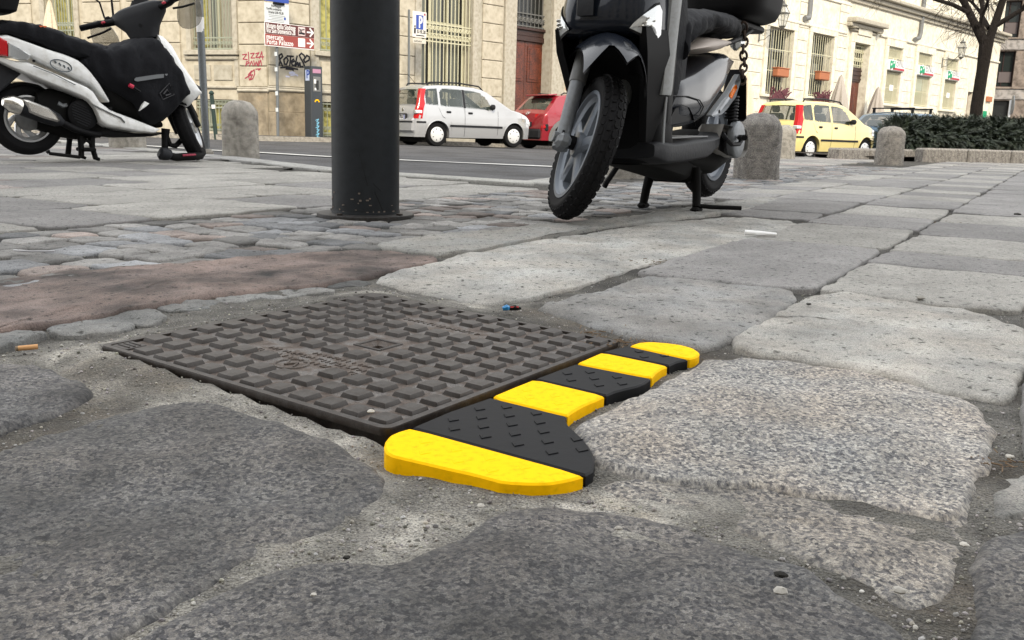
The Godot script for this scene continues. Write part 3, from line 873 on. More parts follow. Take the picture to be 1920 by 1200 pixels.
	pit.box(Vector3(0, -0.05, 0), Vector3(0.53, 0.02, 0.58))
	part("underside", pit, M.black_matte, cv)

	# the small ramp: six segments, yellow and black by turns
	var rp := thing("cover_ramp", "flat plastic ramp of yellow and black segments laid along the manhole cover", "ramp")
	var up := Transform3D(Basis(Vector3(1, 0, 0), Vector3(0, 0, -1), Vector3(0, 1, 0)), Vector3.ZERO)
	var segs := [
		["yellow", [-0.111, 1.01, -0.124, 0.996, -0.132, 0.982, -0.134, 0.965, -0.133, 0.945, -0.128, 0.927, -0.12, 0.917, -0.089, 0.9, -0.058, 0.883, -0.036, 0.872, -0.02, 0.862, -0.008, 0.854, 0.003, 0.851, 0.022, 0.85, 0.041, 0.852, 0.06, 0.862, 0.077, 0.876]],
		["black", [-0.11, 1.013, 0.078, 0.878, 0.086, 0.89, 0.09, 0.914, 0.091, 0.936, 0.088, 0.966, 0.082, 0.994, 0.074, 1.022, 0.069, 1.039, 0.067, 1.058, 0.069, 1.07, -0.025, 1.141, -0.073, 1.076]],
		["yellow", [-0.024, 1.145, 0.07, 1.074, 0.074, 1.084, 0.083, 1.102, 0.096, 1.124, 0.11, 1.143, 0.124, 1.164, 0.033, 1.237, 0.003, 1.19]],
		["black", [0.035, 1.24, 0.126, 1.168, 0.14, 1.187, 0.154, 1.2, 0.171, 1.215, 0.184, 1.232, 0.196, 1.257, 0.095, 1.329, 0.064, 1.284]],
		["yellow", [0.097, 1.334, 0.198, 1.263, 0.208, 1.291, 0.219, 1.314, 0.232, 1.333, 0.141, 1.408, 0.119, 1.371]],
		["black", [0.143, 1.412, 0.235, 1.338, 0.25, 1.36, 0.269, 1.376, 0.187, 1.456, 0.166, 1.438]],
		["yellow", [0.19, 1.459, 0.272, 1.382, 0.285, 1.394, 0.294, 1.412, 0.297, 1.428, 0.292, 1.455, 0.277, 1.476, 0.254, 1.488, 0.229, 1.493, 0.209, 1.485]]]
	var chev := MB.new()
	var L := 0.0062
	chev.prism(PackedVector2Array([Vector2(-L, L * 0.9), Vector2(-L * 0.35, L * 0.9), Vector2(0, 0.1 * L), Vector2(L * 0.9, L * 0.9), Vector2(L * 1.35, L * 0.9), Vector2(0.12 * L, -L * 0.75)]), -0.0015, 0.0022, 0.0004, up)
	var chev_mesh := chev.mesh(20.0)
	for sg in segs:
		var poly := v2s(sg[1])
		if sg[0] == "yellow": poly = chaikin(poly, 1, 0.12)
		var m := MB.new()
		m.prism(poly, -0.042, -0.004, 0.0022, up)
		var o := part(sg[0] + "_segment", m, M.yellow if sg[0] == "yellow" else M.black_plastic, rp, Transform3D(), 30.0)
		# grip marks on a lattice that follows the cover
		var ax := Vector2(0.841, -0.54); var az := Vector2(-0.5403, -0.8415)
		var keep := Geometry2D.offset_polygon(poly, -0.011)
		if keep.is_empty(): continue
		for i in range(-40, 60):
			for j in range(-70, 40):
				var c := Vector2(-0.2084, 1.4191) + ax * (i * 0.043 + (0.0215 if posmod(j, 2) else 0.0)) + az * (j * 0.027)
				if Geometry2D.is_point_in_polygon(c, keep[0]):
					part("grip_mark", chev_mesh, M.yellow if sg[0] == "yellow" else M.black_plastic, o, Transform3D(Basis(Vector3.UP, -0.35), Vector3(c.x, -0.0049 if sg[0] == "black" else -0.0058, -c.y)))
	# the raw ridges on its front edge
	var rg := MB.new()
	var fr := v2s([-0.034, 0.874, -0.02, 0.865, -0.008, 0.858, 0.003, 0.855, 0.016, 0.853])
	for k in 6:
		var path := []
		for e in fr: path.append(Vector3(e.x, -0.011 - k * 0.0042, -e.y + 0.0012))
		rg.tube(path, 0.0011, 5)
	part("edge_ridges", rg, M.yellow, rp)


func bollard(at: Vector3, r: float, h: float, label: String, ma: Material) -> void:
	var t := thing("stone_bollard", label, "bollard", at, rng.randf_range(0, 6.0), "stone bollards along the pavement edge")
	var m := MB.new()
	var prof := []
	var shape := [[1.0, -0.12], [1.0, 0.02], [0.985, 0.2], [0.98, 0.5], [0.975, 0.74], [0.955, 0.80], [0.89, 0.855], [0.76, 0.91], [0.56, 0.96], [0.3, 0.99], [0.06, 1.0]]
	for e in shape: prof.append([e[0] * r, e[1] * h])
	m.lathe(prof, 40)
	for i in m.p.size():
		var q := m.p[i]
		var k := 0.012 * nz.get_noise_3d(q.x * 5.0 + at.x, q.y * 5.0, q.z * 5.0) + 0.008 * nz.get_noise_3d(q.x * 16.0 + at.x, q.y * 16.0, q.z * 16.0)
		m.p[i] = q + Vector3(q.x, 0.3 * q.y, q.z).normalized() * k
	part("shaft", m, ma, t, Transform3D(), 60.0)


func text(s: String, height: float, ma: Material, parent: Node3D, xf: Transform3D, bold := true, called := "lettering", width := 0.0) -> void:
	var tm := TextMesh.new()
	var f := SystemFont.new(); f.font_names = PackedStringArray(["Droid Sans"]); f.font_weight = 700 if bold else 400
	tm.font = f; tm.text = s; tm.font_size = 64; tm.pixel_size = height / 46.0; tm.depth = 0.004; tm.curve_step = 4.0
	tm.horizontal_alignment = HORIZONTAL_ALIGNMENT_LEFT; tm.vertical_alignment = VERTICAL_ALIGNMENT_BOTTOM
	if width > 0.0:
		var have := tm.get_aabb().size.x
		xf = xf * Transform3D(Basis.from_scale(Vector3(width / maxf(have, 0.001), 1, 1)), Vector3.ZERO)
	part(called, tm, ma, parent, xf * Transform3D(Basis(), Vector3(0, -0.33 * height, 0)))


func arrow(m: MB, x: float, y: float, s: float, z: float) -> void:
	ribbon(m, PackedVector2Array([Vector2(x, y), Vector2(x + s * 0.85, y)]), s * 0.2, z)
	ribbon(m, PackedVector2Array([Vector2(x + s * 0.45, y + s * 0.5), Vector2(x + s * 0.95, y), Vector2(x + s * 0.45, y - s * 0.5)]), s * 0.22, z + 0.001)


func build_street_furniture() -> void:
	# the big post
	var at: Vector3 = Vector3(-0.565, 0, -3.528)
	var post := thing("street_post", "thick dark grey steel post on a round base plate set in the cobbles", "post", at)
	var m := MB.new()
	m.lathe([[0.182, -0.02], [0.182, 0.006], [0.179, 0.010], [0.128, 0.012], [0.1, 0.012]], 48)
	part("base_plate", m, detail(mat(0.032, 0.033, 0.034, 0.6, 0.2, M.t_rust, 5.0), M.t_blotch, 5.0), post)
	m = MB.new()
	m.lathe([[0.128, 0.010], [0.128, 0.02], [0.1255, 0.024], [0.1255, 0.8], [0.1255, 4.4], [0.12, 4.42]], 48)
	part("shaft", m, M.post, post)
	m = MB.new()
	for e in [[0.9, 0.03, 0.10, 0.11], [0.95, 0.10, 0.13, 0.20], [1.35, 0.12, 0.24, 0.235], [2.6, 0.012, 0.03, 0.04]]:
		var path := []
		for k in 6:
			var a: float = e[0] + 0.05 * k
			path.append(Vector3(cos(a) * 0.1257, lerpf(e[1], e[2], k / 5.0) + 0.004 * n2(k, e[1], 3.0), sin(a) * 0.1257))
		m.tube(path, 0.0011, 4)
	stuffed(part("scratches", m, mat(0.013, 0.014, 0.015, 0.6), post))
	m = MB.new()
	for k in 26:
		var a := rng.randf_range(0.4, 2.9); var y := 0.022 + 0.07 * pow(rng.randf(), 2.5)
		m.box(Vector3(cos(a) * 0.1262, y, sin(a) * 0.1262), Vector3(rng.randf_range(0.003, 0.012), rng.randf_range(0.002, 0.008), 0.0012), 0.0004, Basis(Vector3.UP, PI / 2 - a))
	stuffed(part("paint_chips", m, mat(0.16, 0.13, 0.11, 0.9), post))
	for k in 4:
		var a := 0.5 + k * PI / 2
		m = MB.new(); m.lathe([[0.012, 0.0], [0.012, 0.007], [0.001, 0.0072]], 6, Vector3(cos(a) * 0.156, 0.0105, sin(a) * 0.156)); part("bolt", m, M.iron_top, post)
	bollard(Vector3(-2.842, 0, -9.721), 0.185, 0.56, "pale rough stone bollard streaked with rust beside the thin grey pole", M.concrete)
	bollard(Vector3(-4.799, 0, -11.646), 0.215, 0.50, "stone bollard half hidden behind the white scooter", M.concrete)
	bollard(Vector3(0.871, 0, -7.512), 0.155, 0.50, "stone bollard behind the front wheel of the dark scooter", M.concrete)
	bollard(Vector3(1.987, 0, -7.797), 0.188, 0.53, "large speckled stone bollard next to the dark scooter's engine", M.concrete_dark)
	bollard(Vector3(4.453, 0, -15.796), 0.185, 0.55, "stone bollard beside the rear wheel of the yellow car", M.concrete)
	bollard(Vector3(5.564, 0, -14.123), 0.205, 0.555, "stone bollard with a pale domed top in front of the hedge", M.concrete_dark)
	var rust := MB.new()
	# thin pole with stickers
	at = Vector3(-3.259, 0, -9.918)
	var pole := thing("thin_pole", "thin grey steel pole with torn white stickers beside the pale bollard", "pole", at)
	m = MB.new(); m.tube([Vector3(0, -0.1, 0), Vector3(-0.02, 1.5, 0), Vector3(-0.05, 4.2, 0)], 0.0375, 16)
	part("shaft", m, M.galv, pole)
	m = MB.new(); m.lathe([[0.075, -0.1], [0.07, 0.02], [0.045, 0.05], [0.038, 0.055]], 16)
	part("mortar_foot", m, M.concrete, pole)
	for e in [[1.23, 0.15], [1.58, 0.09]]:
		m = MB.new(); m.tube([Vector3(-0.02 - 0.004 * (e[0] - 1.5), e[0], 0), Vector3(-0.02 - 0.006 * (e[0] - 1.5), e[0] + e[1], 0)], 0.0392, 16)
		part("sticker", m, M.white, pole)
	# green post behind
	var gp := thing("green_bollard", "slim dark green metal post with a white band leaning by the sidewalk", "bollard", Vector3(-7.18, -0.013, -22.6))
	m = MB.new(); m.tube([Vector3(0, -0.2, 0), Vector3(-0.085, 0.98, 0)], 0.048, 14); m.lathe([[0.03, 0.98], [0.06, 1.0], [0.062, 1.03], [0.03, 1.07], [0.005, 1.08]], 14, Vector3(-0.085, 0, 0))
	part("shaft", m, M.green_post, gp)
	m = MB.new(); m.tube([Vector3(-0.055, 0.66, 0), Vector3(-0.061, 0.75, 0)], 0.0515, 14)
	part("white_band", m, M.white, gp)
	# the pole with the direction boards; local x runs along the palace front
	var o := CORNER + Vector3(sin(FACADE), 0, cos(FACADE)) * 0.8
	var sp := thing("direction_sign", "street pole with two brown direction boards and a white notice", "street sign", o, FACADE)
	var foot := [-0.268, 0.026, -0.215, 3.164]
	m = MB.new(); m.tube([Vector3(foot[0], -0.2, 0), Vector3(foot[2], 4.4, 0)], 0.034, 12)
	part("pole", m, M.galv, sp)
	for e in [[1.0, 0.5], [0.62, 0.07], [1.55, 0.12], [1.9, 0.09]]:
		m = MB.new(); m.tube([Vector3(foot[0] - 0.004, e[0], 0), Vector3(foot[0] - 0.01, e[0] + 0.09, 0)], 0.0355, 12)
		part("sticker", m, M.sign_grey, sp)
	var b1 := [-0.594, 2.27, 0.767, 2.723]; var b2 := [-0.6, 2.067, 0.761, 2.425]
	# board corners read off the photograph, squared up
	for e in [[-0.593, 2.33, 0.761, 2.388, "sign_brown"], [-0.6, 2.079, 0.756, 2.126, "sign_red"]]:
		var x0: float = e[0]; var x1: float = e[2]; var yb := (float(e[1]) + float(e[3])) * 0.5
		var hh := 0.285
		var fr := MB.new(); fr.box(Vector3((x0 + x1) * 0.5, yb + hh * 0.5, 0.055), Vector3(x1 - x0, hh, 0.03), 0.006)
		var bd := part("board_frame", fr, M.white, sp)
		m = MB.new(); m.box(Vector3((x0 + x1) * 0.5, yb + hh * 0.53, 0.0725), Vector3(x1 - x0 - 0.012, hh - 0.035, 0.006), 0.002)
		part("board_face", m, M[e[4]], bd)
		var W := x1 - x0
		if e[4] == "sign_brown":
			text("Museo della Sindone", 0.105, M.white, bd, Transform3D(Basis(), Vector3(x0 + 0.03, yb + 0.150, 0.0775)), true, "lettering", W * 0.58)
			text("Via San Domenico 28", 0.105, M.white, bd, Transform3D(Basis(), Vector3(x0 + 0.03, yb + 0.045, 0.0775)), true, "lettering", W * 0.58)
		else:
			text("mercato", 0.105, M.white, bd, Transform3D(Basis(), Vector3(x0 + 0.03, yb + 0.155, 0.0775)), true, "lettering", W * 0.33)
			text("Porta Palazzo", 0.105, M.white, bd, Transform3D(Basis(), Vector3(x0 + 0.03, yb + 0.045, 0.0775)), true, "lettering", W * 0.53)
		m = MB.new(); m.box(Vector3(x0 + W * 0.735, yb + hh * 0.53, 0.077), Vector3(W * 0.145, hh * 0.7, 0.006), 0.003)
		part("pictogram_plate", m, mat(0.62, 0.5, 0.5, 0.5) if e[4] == "sign_brown" else M.white, bd)
		m = MB.new()
		var px := x0 + W * 0.735; var py := yb + hh * 0.53
		if e[4] == "sign_brown":
			ribbon(m, PackedVector2Array([Vector2(px - 0.07, py - 0.045), Vector2(px - 0.01, py - 0.04), Vector2(px + 0.07, py - 0.05)]), 0.05, 0.081)
			ribbon(m, PackedVector2Array([Vector2(px - 0.07, py + 0.055), Vector2(px - 0.02, py + 0.03), Vector2(px + 0.07, py + 0.05)]), 0.025, 0.081)
			ribbon(m, PackedVector2Array([Vector2(px - 0.07, py + 0.0), Vector2(px - 0.03, py + 0.01), Vector2(px + 0.0, py - 0.01)]), 0.022, 0.081)
		else:
			ribbon(m, PackedVector2Array([Vector2(px - 0.05, py + 0.03), Vector2(px + 0.05, py - 0.01)]), 0.014, 0.081)
			ribbon(m, PackedVector2Array([Vector2(px - 0.04, py - 0.03), Vector2(px + 0.04, py - 0.045)]), 0.01, 0.081)
		part("pictogram", m, M.ink if e[4] == "sign_brown" else M.ink_pale, bd)
		m = MB.new(); arrow(m, x0 + W * 0.85, yb + hh * 0.53, W * 0.13, 0.0775)
		part("arrow", m, M.white, bd)
	var nx := [-0.584, 2.627, 0.077, 2.668, -0.571, 3.077, 0.088, 3.127]
	m = MB.new(); m.box(Vector3((nx[0] + nx[2]) * 0.5, (nx[1] + nx[5]) * 0.5, 0.05), Vector3(nx[2] - nx[0], nx[5] - nx[1], 0.012), 0.004)
	var note := part("notice_board", m, M.sign_grey, sp)
	text("Parcheggio", 0.05, M.ink, note, Transform3D(Basis(), Vector3(nx[0] + 0.18, nx[5] - 0.09, 0.057)), true, "lettering", 0.26)
	text("Tariffa ordinaria", 0.05, M.ink, note, Transform3D(Basis(), Vector3(nx[0] + 0.05, nx[5] - 0.16, 0.057)), true, "lettering", 0.4)
	text("Orario 8,00-19,30", 0.055, M.ink, note, Transform3D(Basis(), Vector3(nx[0] + 0.1, nx[5] - 0.235, 0.057)), true, "lettering", 0.4)
	m = MB.new()
	for k in 6: m.box(Vector3((nx[0] + nx[2]) * 0.5 - 0.03 * (k % 2), nx[5] - 0.27 - k * 0.035, 0.0565), Vector3(0.44 - 0.07 * (k % 3), 0.009, 0.002))
	stuffed(part("small_print", m, M.galv, note))
	m = MB.new(); m.box(Vector3(nx[2] - 0.12, nx[1] + 0.13, 0.0575), Vector3(0.05, 0.06, 0.003))
	part("blue_mark", m, M.sign_blue, note)
	m = MB.new(); m.box(Vector3((nx[0] + nx[2]) * 0.5, nx[5] + 0.28, 0.05), Vector3(0.66, 0.5, 0.014), 0.004)
	part("blue_board", m, M.sign_blue, sp)
	m = MB.new(); m.box(Vector3(foot[2], nx[5] + 0.0, 0.08), Vector3(0.3, 0.05, 0.05), 0.01)
	part("clamp", m, M.black, sp)
	# parking sign
	o = CORNER + Vector3(sin(FACADE), 0, cos(FACADE)) * 1.0
	var ps := thing("parking_sign", "tall white parking sign with a blue P on a grey pole", "street sign", o, FACADE)
	var pp := [3.629, 0.88, 3.647, 3.591, 3.708, 2.675, 4.19, 2.758, 3.703, 3.331, 4.182, 3.423]
	m = MB.new(); m.tube([Vector3(pp[0], -0.4, 0), Vector3(pp[0], 3.35, 0)], 0.03, 12)
	part("pole", m, M.galv, ps)
	var w := float(pp[6]) - float(pp[4]); var cx := (float(pp[6]) + float(pp[4])) * 0.5; var yb := float(pp[5]); var yt := float(pp[9])
	m = MB.new(); m.box(Vector3(cx, (yb + yt) * 0.5, 0.05), Vector3(w, yt - yb, 0.015), 0.005)
	var pb := part("board", m, mat(0.66, 0.64, 0.60, 0.5), ps)
	m = MB.new(); m.box(Vector3(cx, yt - 0.27, 0.0595), Vector3(w * 0.52, 0.36, 0.004), 0.001)
	part("blue_panel", m, M.sign_blue, pb)
	text("P", 0.30, M.white, pb, Transform3D(Basis(), Vector3(cx - w * 0.12, yt - 0.42, 0.064)), true, "lettering", w * 0.26)
	text("8-19.30", 0.09, M.ink, pb, Transform3D(Basis(), Vector3(cx - w * 0.18, yb + 0.1, 0.06)), true, "lettering", w * 0.6)
	m = MB.new()
	m.box(Vector3(cx - w * 0.34, yb + 0.16, 0.059), Vector3(0.06, 0.14, 0.004)); m.box(Vector3(cx - w * 0.34, yb + 0.27, 0.059), Vector3(0.04, 0.05, 0.004)); m.box(Vector3(cx + w * 0.05, yb + 0.05, 0.059), Vector3(w * 0.6, 0.025, 0.004))
	part("pictogram", m, M.ink, pb)
	m = MB.new(); m.box(Vector3(cx + w * 0.36, yt - 0.06, 0.059), Vector3(0.05, 0.05, 0.004)); part("red_mark", m, M.ink_red, pb)
	m = MB.new(); m.box(Vector3(cx, yb - 0.09, 0.05), Vector3(w * 0.95, 0.12, 0.012), 0.003); part("lower_plate", m, mat(0.55, 0.52, 0.45, 0.5), ps)
	text("sabato", 0.05, M.ink, pb, Transform3D(Basis(), Vector3(cx - w * 0.4, yb - 0.12, 0.057)), false, "lettering", w * 0.55)
	# parking meter
	o = CORNER + Vector3(sin(FACADE), 0, cos(FACADE)) * 0.55
	var pmx := [0.937, 0.024, 1.145, 0.027, 0.967, 1.681]
	var meter := thing("parking_meter", "tall dark grey parking ticket machine with a blue P against the palace corner", "parking meter", o + Vector3(cos(FACADE), 0, -sin(FACADE)) * float(pmx[0]), FACADE)
	m = MB.new(); m.box(Vector3(0, 0.84, 0), Vector3(0.34, 1.82, 0.30), 0.015)
	part("cabinet", m, mat(0.035, 0.042, 0.05, 0.45), meter)
	m = MB.new(); m.box(Vector3(0.0, 1.32, 0.153), Vector3(0.22, 0.36, 0.014), 0.006); part("control_panel", m, M.grey_plastic, meter)
	m = MB.new(); m.box(Vector3(0.0, 1.30, 0.163), Vector3(0.09, 0.22, 0.012), 0.004); part("display", m, M.dark_void, meter)
	m = MB.new(); m.box(Vector3(-0.06, 1.38, 0.163), Vector3(0.07, 0.1, 0.012), 0.004); m.box(Vector3(-0.05, 1.2, 0.163), Vector3(0.05, 0.06, 0.012), 0.004); part("keypad", m, M.white, meter)
	m = MB.new(); m.box(Vector3(0.0, 1.63, 0.152), Vector3(0.24, 0.1, 0.01), 0.003); part("top_label", m, mat(0.4, 0.2, 0.3, 0.5), meter)
	text("P", 0.2, M.sign_blue, meter, Transform3D(Basis(Vector3.UP, -PI / 2), Vector3(-0.172, 1.45, -0.06)), true)
	m = MB.new(); m.box(Vector3(-0.171, 1.53, 0.0), Vector3(0.003, 0.26, 0.17)); part("blue_panel", m, mat(0.45, 0.52, 0.7, 0.5), meter)
	m = MB.new()
	ribbon(m, PackedVector2Array([Vector2(-0.06, 0.9), Vector2(-0.03, 0.94), Vector2(0.03, 0.94), Vector2(0.06, 0.9)]), 0.03, 0.152)
	part("yellow_mark", m, M.yellow, meter)
	m = MB.new()
	for k in 5: ribbon(m, PackedVector2Array([Vector2(-0.05 + 0.03 * (k % 2), 0.45 - k * 0.09), Vector2(0.04, 0.48 - k * 0.09), Vector2(-0.02, 0.41 - k * 0.09), Vector2(0.05, 0.40 - k * 0.09)]), 0.018, 0.152)
	part("blue_graffiti", m, M.ink_blue, meter)


# ---- scooters: x points forward, y up, z to the rider's right
func spoked_wheel(t: Node3D, called: String, xf: Transform3D, r: float, rr: float, w: float, spokes: int, tread: bool, rim_mat: Material, curved := 0.0) -> void:
	var b := Basis(Vector3(1, 0, 0), Vector3(0, 0, 1), Vector3(0, -1, 0))
	var m := MB.new()
	var prof := []
	for k in 17:
		var a := lerpf(-1.25, 1.25, k / 16.0)
		var rad := r - (r - rr) * (1.0 - cos(a * 0.9)) * 0.95
		prof.append([rad, sin(a) / sin(1.25) * w * 0.5])
	prof.append([rr, w * 0.36]); prof.append([rr, -w * 0.36]); prof.append(prof[0])
	m.lathe(prof, 56, Vector3.ZERO, b, false)
	var wh := part(called, m, M.rubber, t, xf, 50.0)
	m = MB.new()
	m.lathe([[rr + 0.004, -w * 0.40], [rr + 0.006, -w * 0.36], [rr - 0.012, -w * 0.30], [rr - 0.03, -w * 0.2], [rr - 0.032, 0.0], [rr - 0.03, w * 0.2], [rr - 0.012, w * 0.30], [rr + 0.006, w * 0.36], [rr + 0.004, w * 0.40]], 48, Vector3.ZERO, b, false)
	m.flip(0)
	for s in [1.0, -1.0]:
		m.lathe([[rr + 0.007, s * w * 0.34], [rr + 0.007, s * w * 0.43], [rr - 0.006, s * w * 0.44], [rr - 0.012, s * w * 0.30]], 48, Vector3.ZERO, b, false)
	m.lathe([[0.02, -w * 0.5], [0.045, -w * 0.48], [0.052, -w * 0.2], [0.052, w * 0.2], [0.045, w * 0.48], [0.02, w * 0.5]], 24, Vector3.ZERO, b)
	part("rim", m, rim_mat, wh)
	for k in spokes:
		m = MB.new()
		var a := TAU * k / spokes + 0.3
		var rs := []
		for e in [[0.04, 0.030, 0.030], [0.5, 0.024, 0.026], [0.85, 0.026, 0.022], [1.0, 0.036, 0.022]]:
			var rad := lerpf(0.035, rr - 0.02, e[0])
			var aa: float = a + curved * float(e[0])
			var c := Vector3(cos(aa) * rad, sin(aa) * rad, 0); var sd := Vector3(-sin(aa), cos(aa), 0)
			var q := PackedVector3Array()
			for f in [[-1.0, -0.6], [-0.5, -1.0], [0.5, -1.0], [1.0, -0.6], [1.0, 0.6], [0.5, 1.0], [-0.5, 1.0], [-1.0, 0.6]]: q.append(c + sd * (float(f[0]) * float(e[1])) + Vector3(0, 0, float(f[1]) * float(e[2])))
			rs.append(q)
		m.rings(rs)
		part("spoke", m, rim_mat, wh)
	if tread:
		m = MB.new()
		for k in 46:
			for row in 4:
				var a := TAU * (k + 0.5 * (row % 2)) / 46.0
				var u: float = [-0.78, -0.27, 0.27, 0.78][row] * 1.02
				var rad := r - (r - rr) * (1.0 - cos(u * 0.9)) * 0.95
				var z := sin(u) / sin(1.25) * w * 0.5
				var out := Vector3(cos(a) * cos(u * 0.75), sin(a) * cos(u * 0.75), sin(u * 0.75)).normalized()
				var along := Vector3(-sin(a), cos(a), 0)
				var acr := out.cross(along)
				var c := Vector3(cos(a) * rad, sin(a) * rad, z)
				var poly := [[-0.9, -0.5], [-0.45, -0.95], [0.2, -0.8], [0.5, -1.0], [0.95, -0.3], [0.75, 0.3], [0.9, 0.75], [0.1, 1.0], [-0.3, 0.75], [-0.95, 0.6]]
				var lo := PackedVector3Array(); var hi := PackedVector3Array()
				var sy := 1.0 if row % 2 == 0 else -1.0
				for e in poly:
					var q: Vector3 = c + along * (float(e[0]) * 0.0165) + acr * (float(e[1]) * sy * 0.0105)
					lo.append(q - out * 0.004); hi.append(c + (q - c) * 0.93 + out * 0.0035)
				m.rings([lo, hi])
		stuffed(part("tread", m, M.rubber, wh))


func shell(m: MB, rows: Array, n := 28, e := 0.75, z0 := 0.0, zs := 1.0) -> void:   # rows of [y, back, front, half width]: a rounded body built up in height
	var rs := []
	for r in rows:
		var q := PackedVector3Array()
		for k in n:
			var a := TAU * k / n
			q.append(Vector3((r[1] + r[2]) * 0.5 + (r[2] - r[1]) * 0.5 * signf(cos(a)) * pow(absf(cos(a)), e), r[0], z0 + zs * r[3] * signf(sin(a)) * pow(absf(sin(a)), e)))
		rs.append(q)
	m.rings(rs)


func cloth_lumps(m: MB, amp: float, f: float) -> void:
	for i in m.p.size():
		var q := m.p[i]
		var k := nz.get_noise_3d(q.x * f * 1.7 + q.y * f * 0.6, q.y * f * 0.7, q.z * f) * amp + nz.get_noise_3d(q.x * f * 4.0 + q.y * f * 3.0, q.y * f, q.z * f * 2.0) * amp * 0.4
		m.p[i] = q + Vector3(0.3 * k, k, k)


func chain(parent: Node3D, ma: Material, path: Array, size: float) -> void:
	for i in path.size() - 1:
		var m := MB.new()
		var a: Vector3 = path[i]; var b: Vector3 = path[i + 1]
		var d := (b - a).normalized()
		var sd := d.cross(Vector3(0.3, 0.1, 1.0) if i % 2 else Vector3(1.0, 0.1, -0.4)).normalized()
		var loop := []
		for k in 11:
			var an := TAU * k / 10
			loop.append((a + b) * 0.5 + d * cos(an) * a.distance_to(b) * 0.68 + sd * sin(an) * size)
		m.tube(loop, size * 0.38, 6)
		part("chain_link", m, ma, parent)


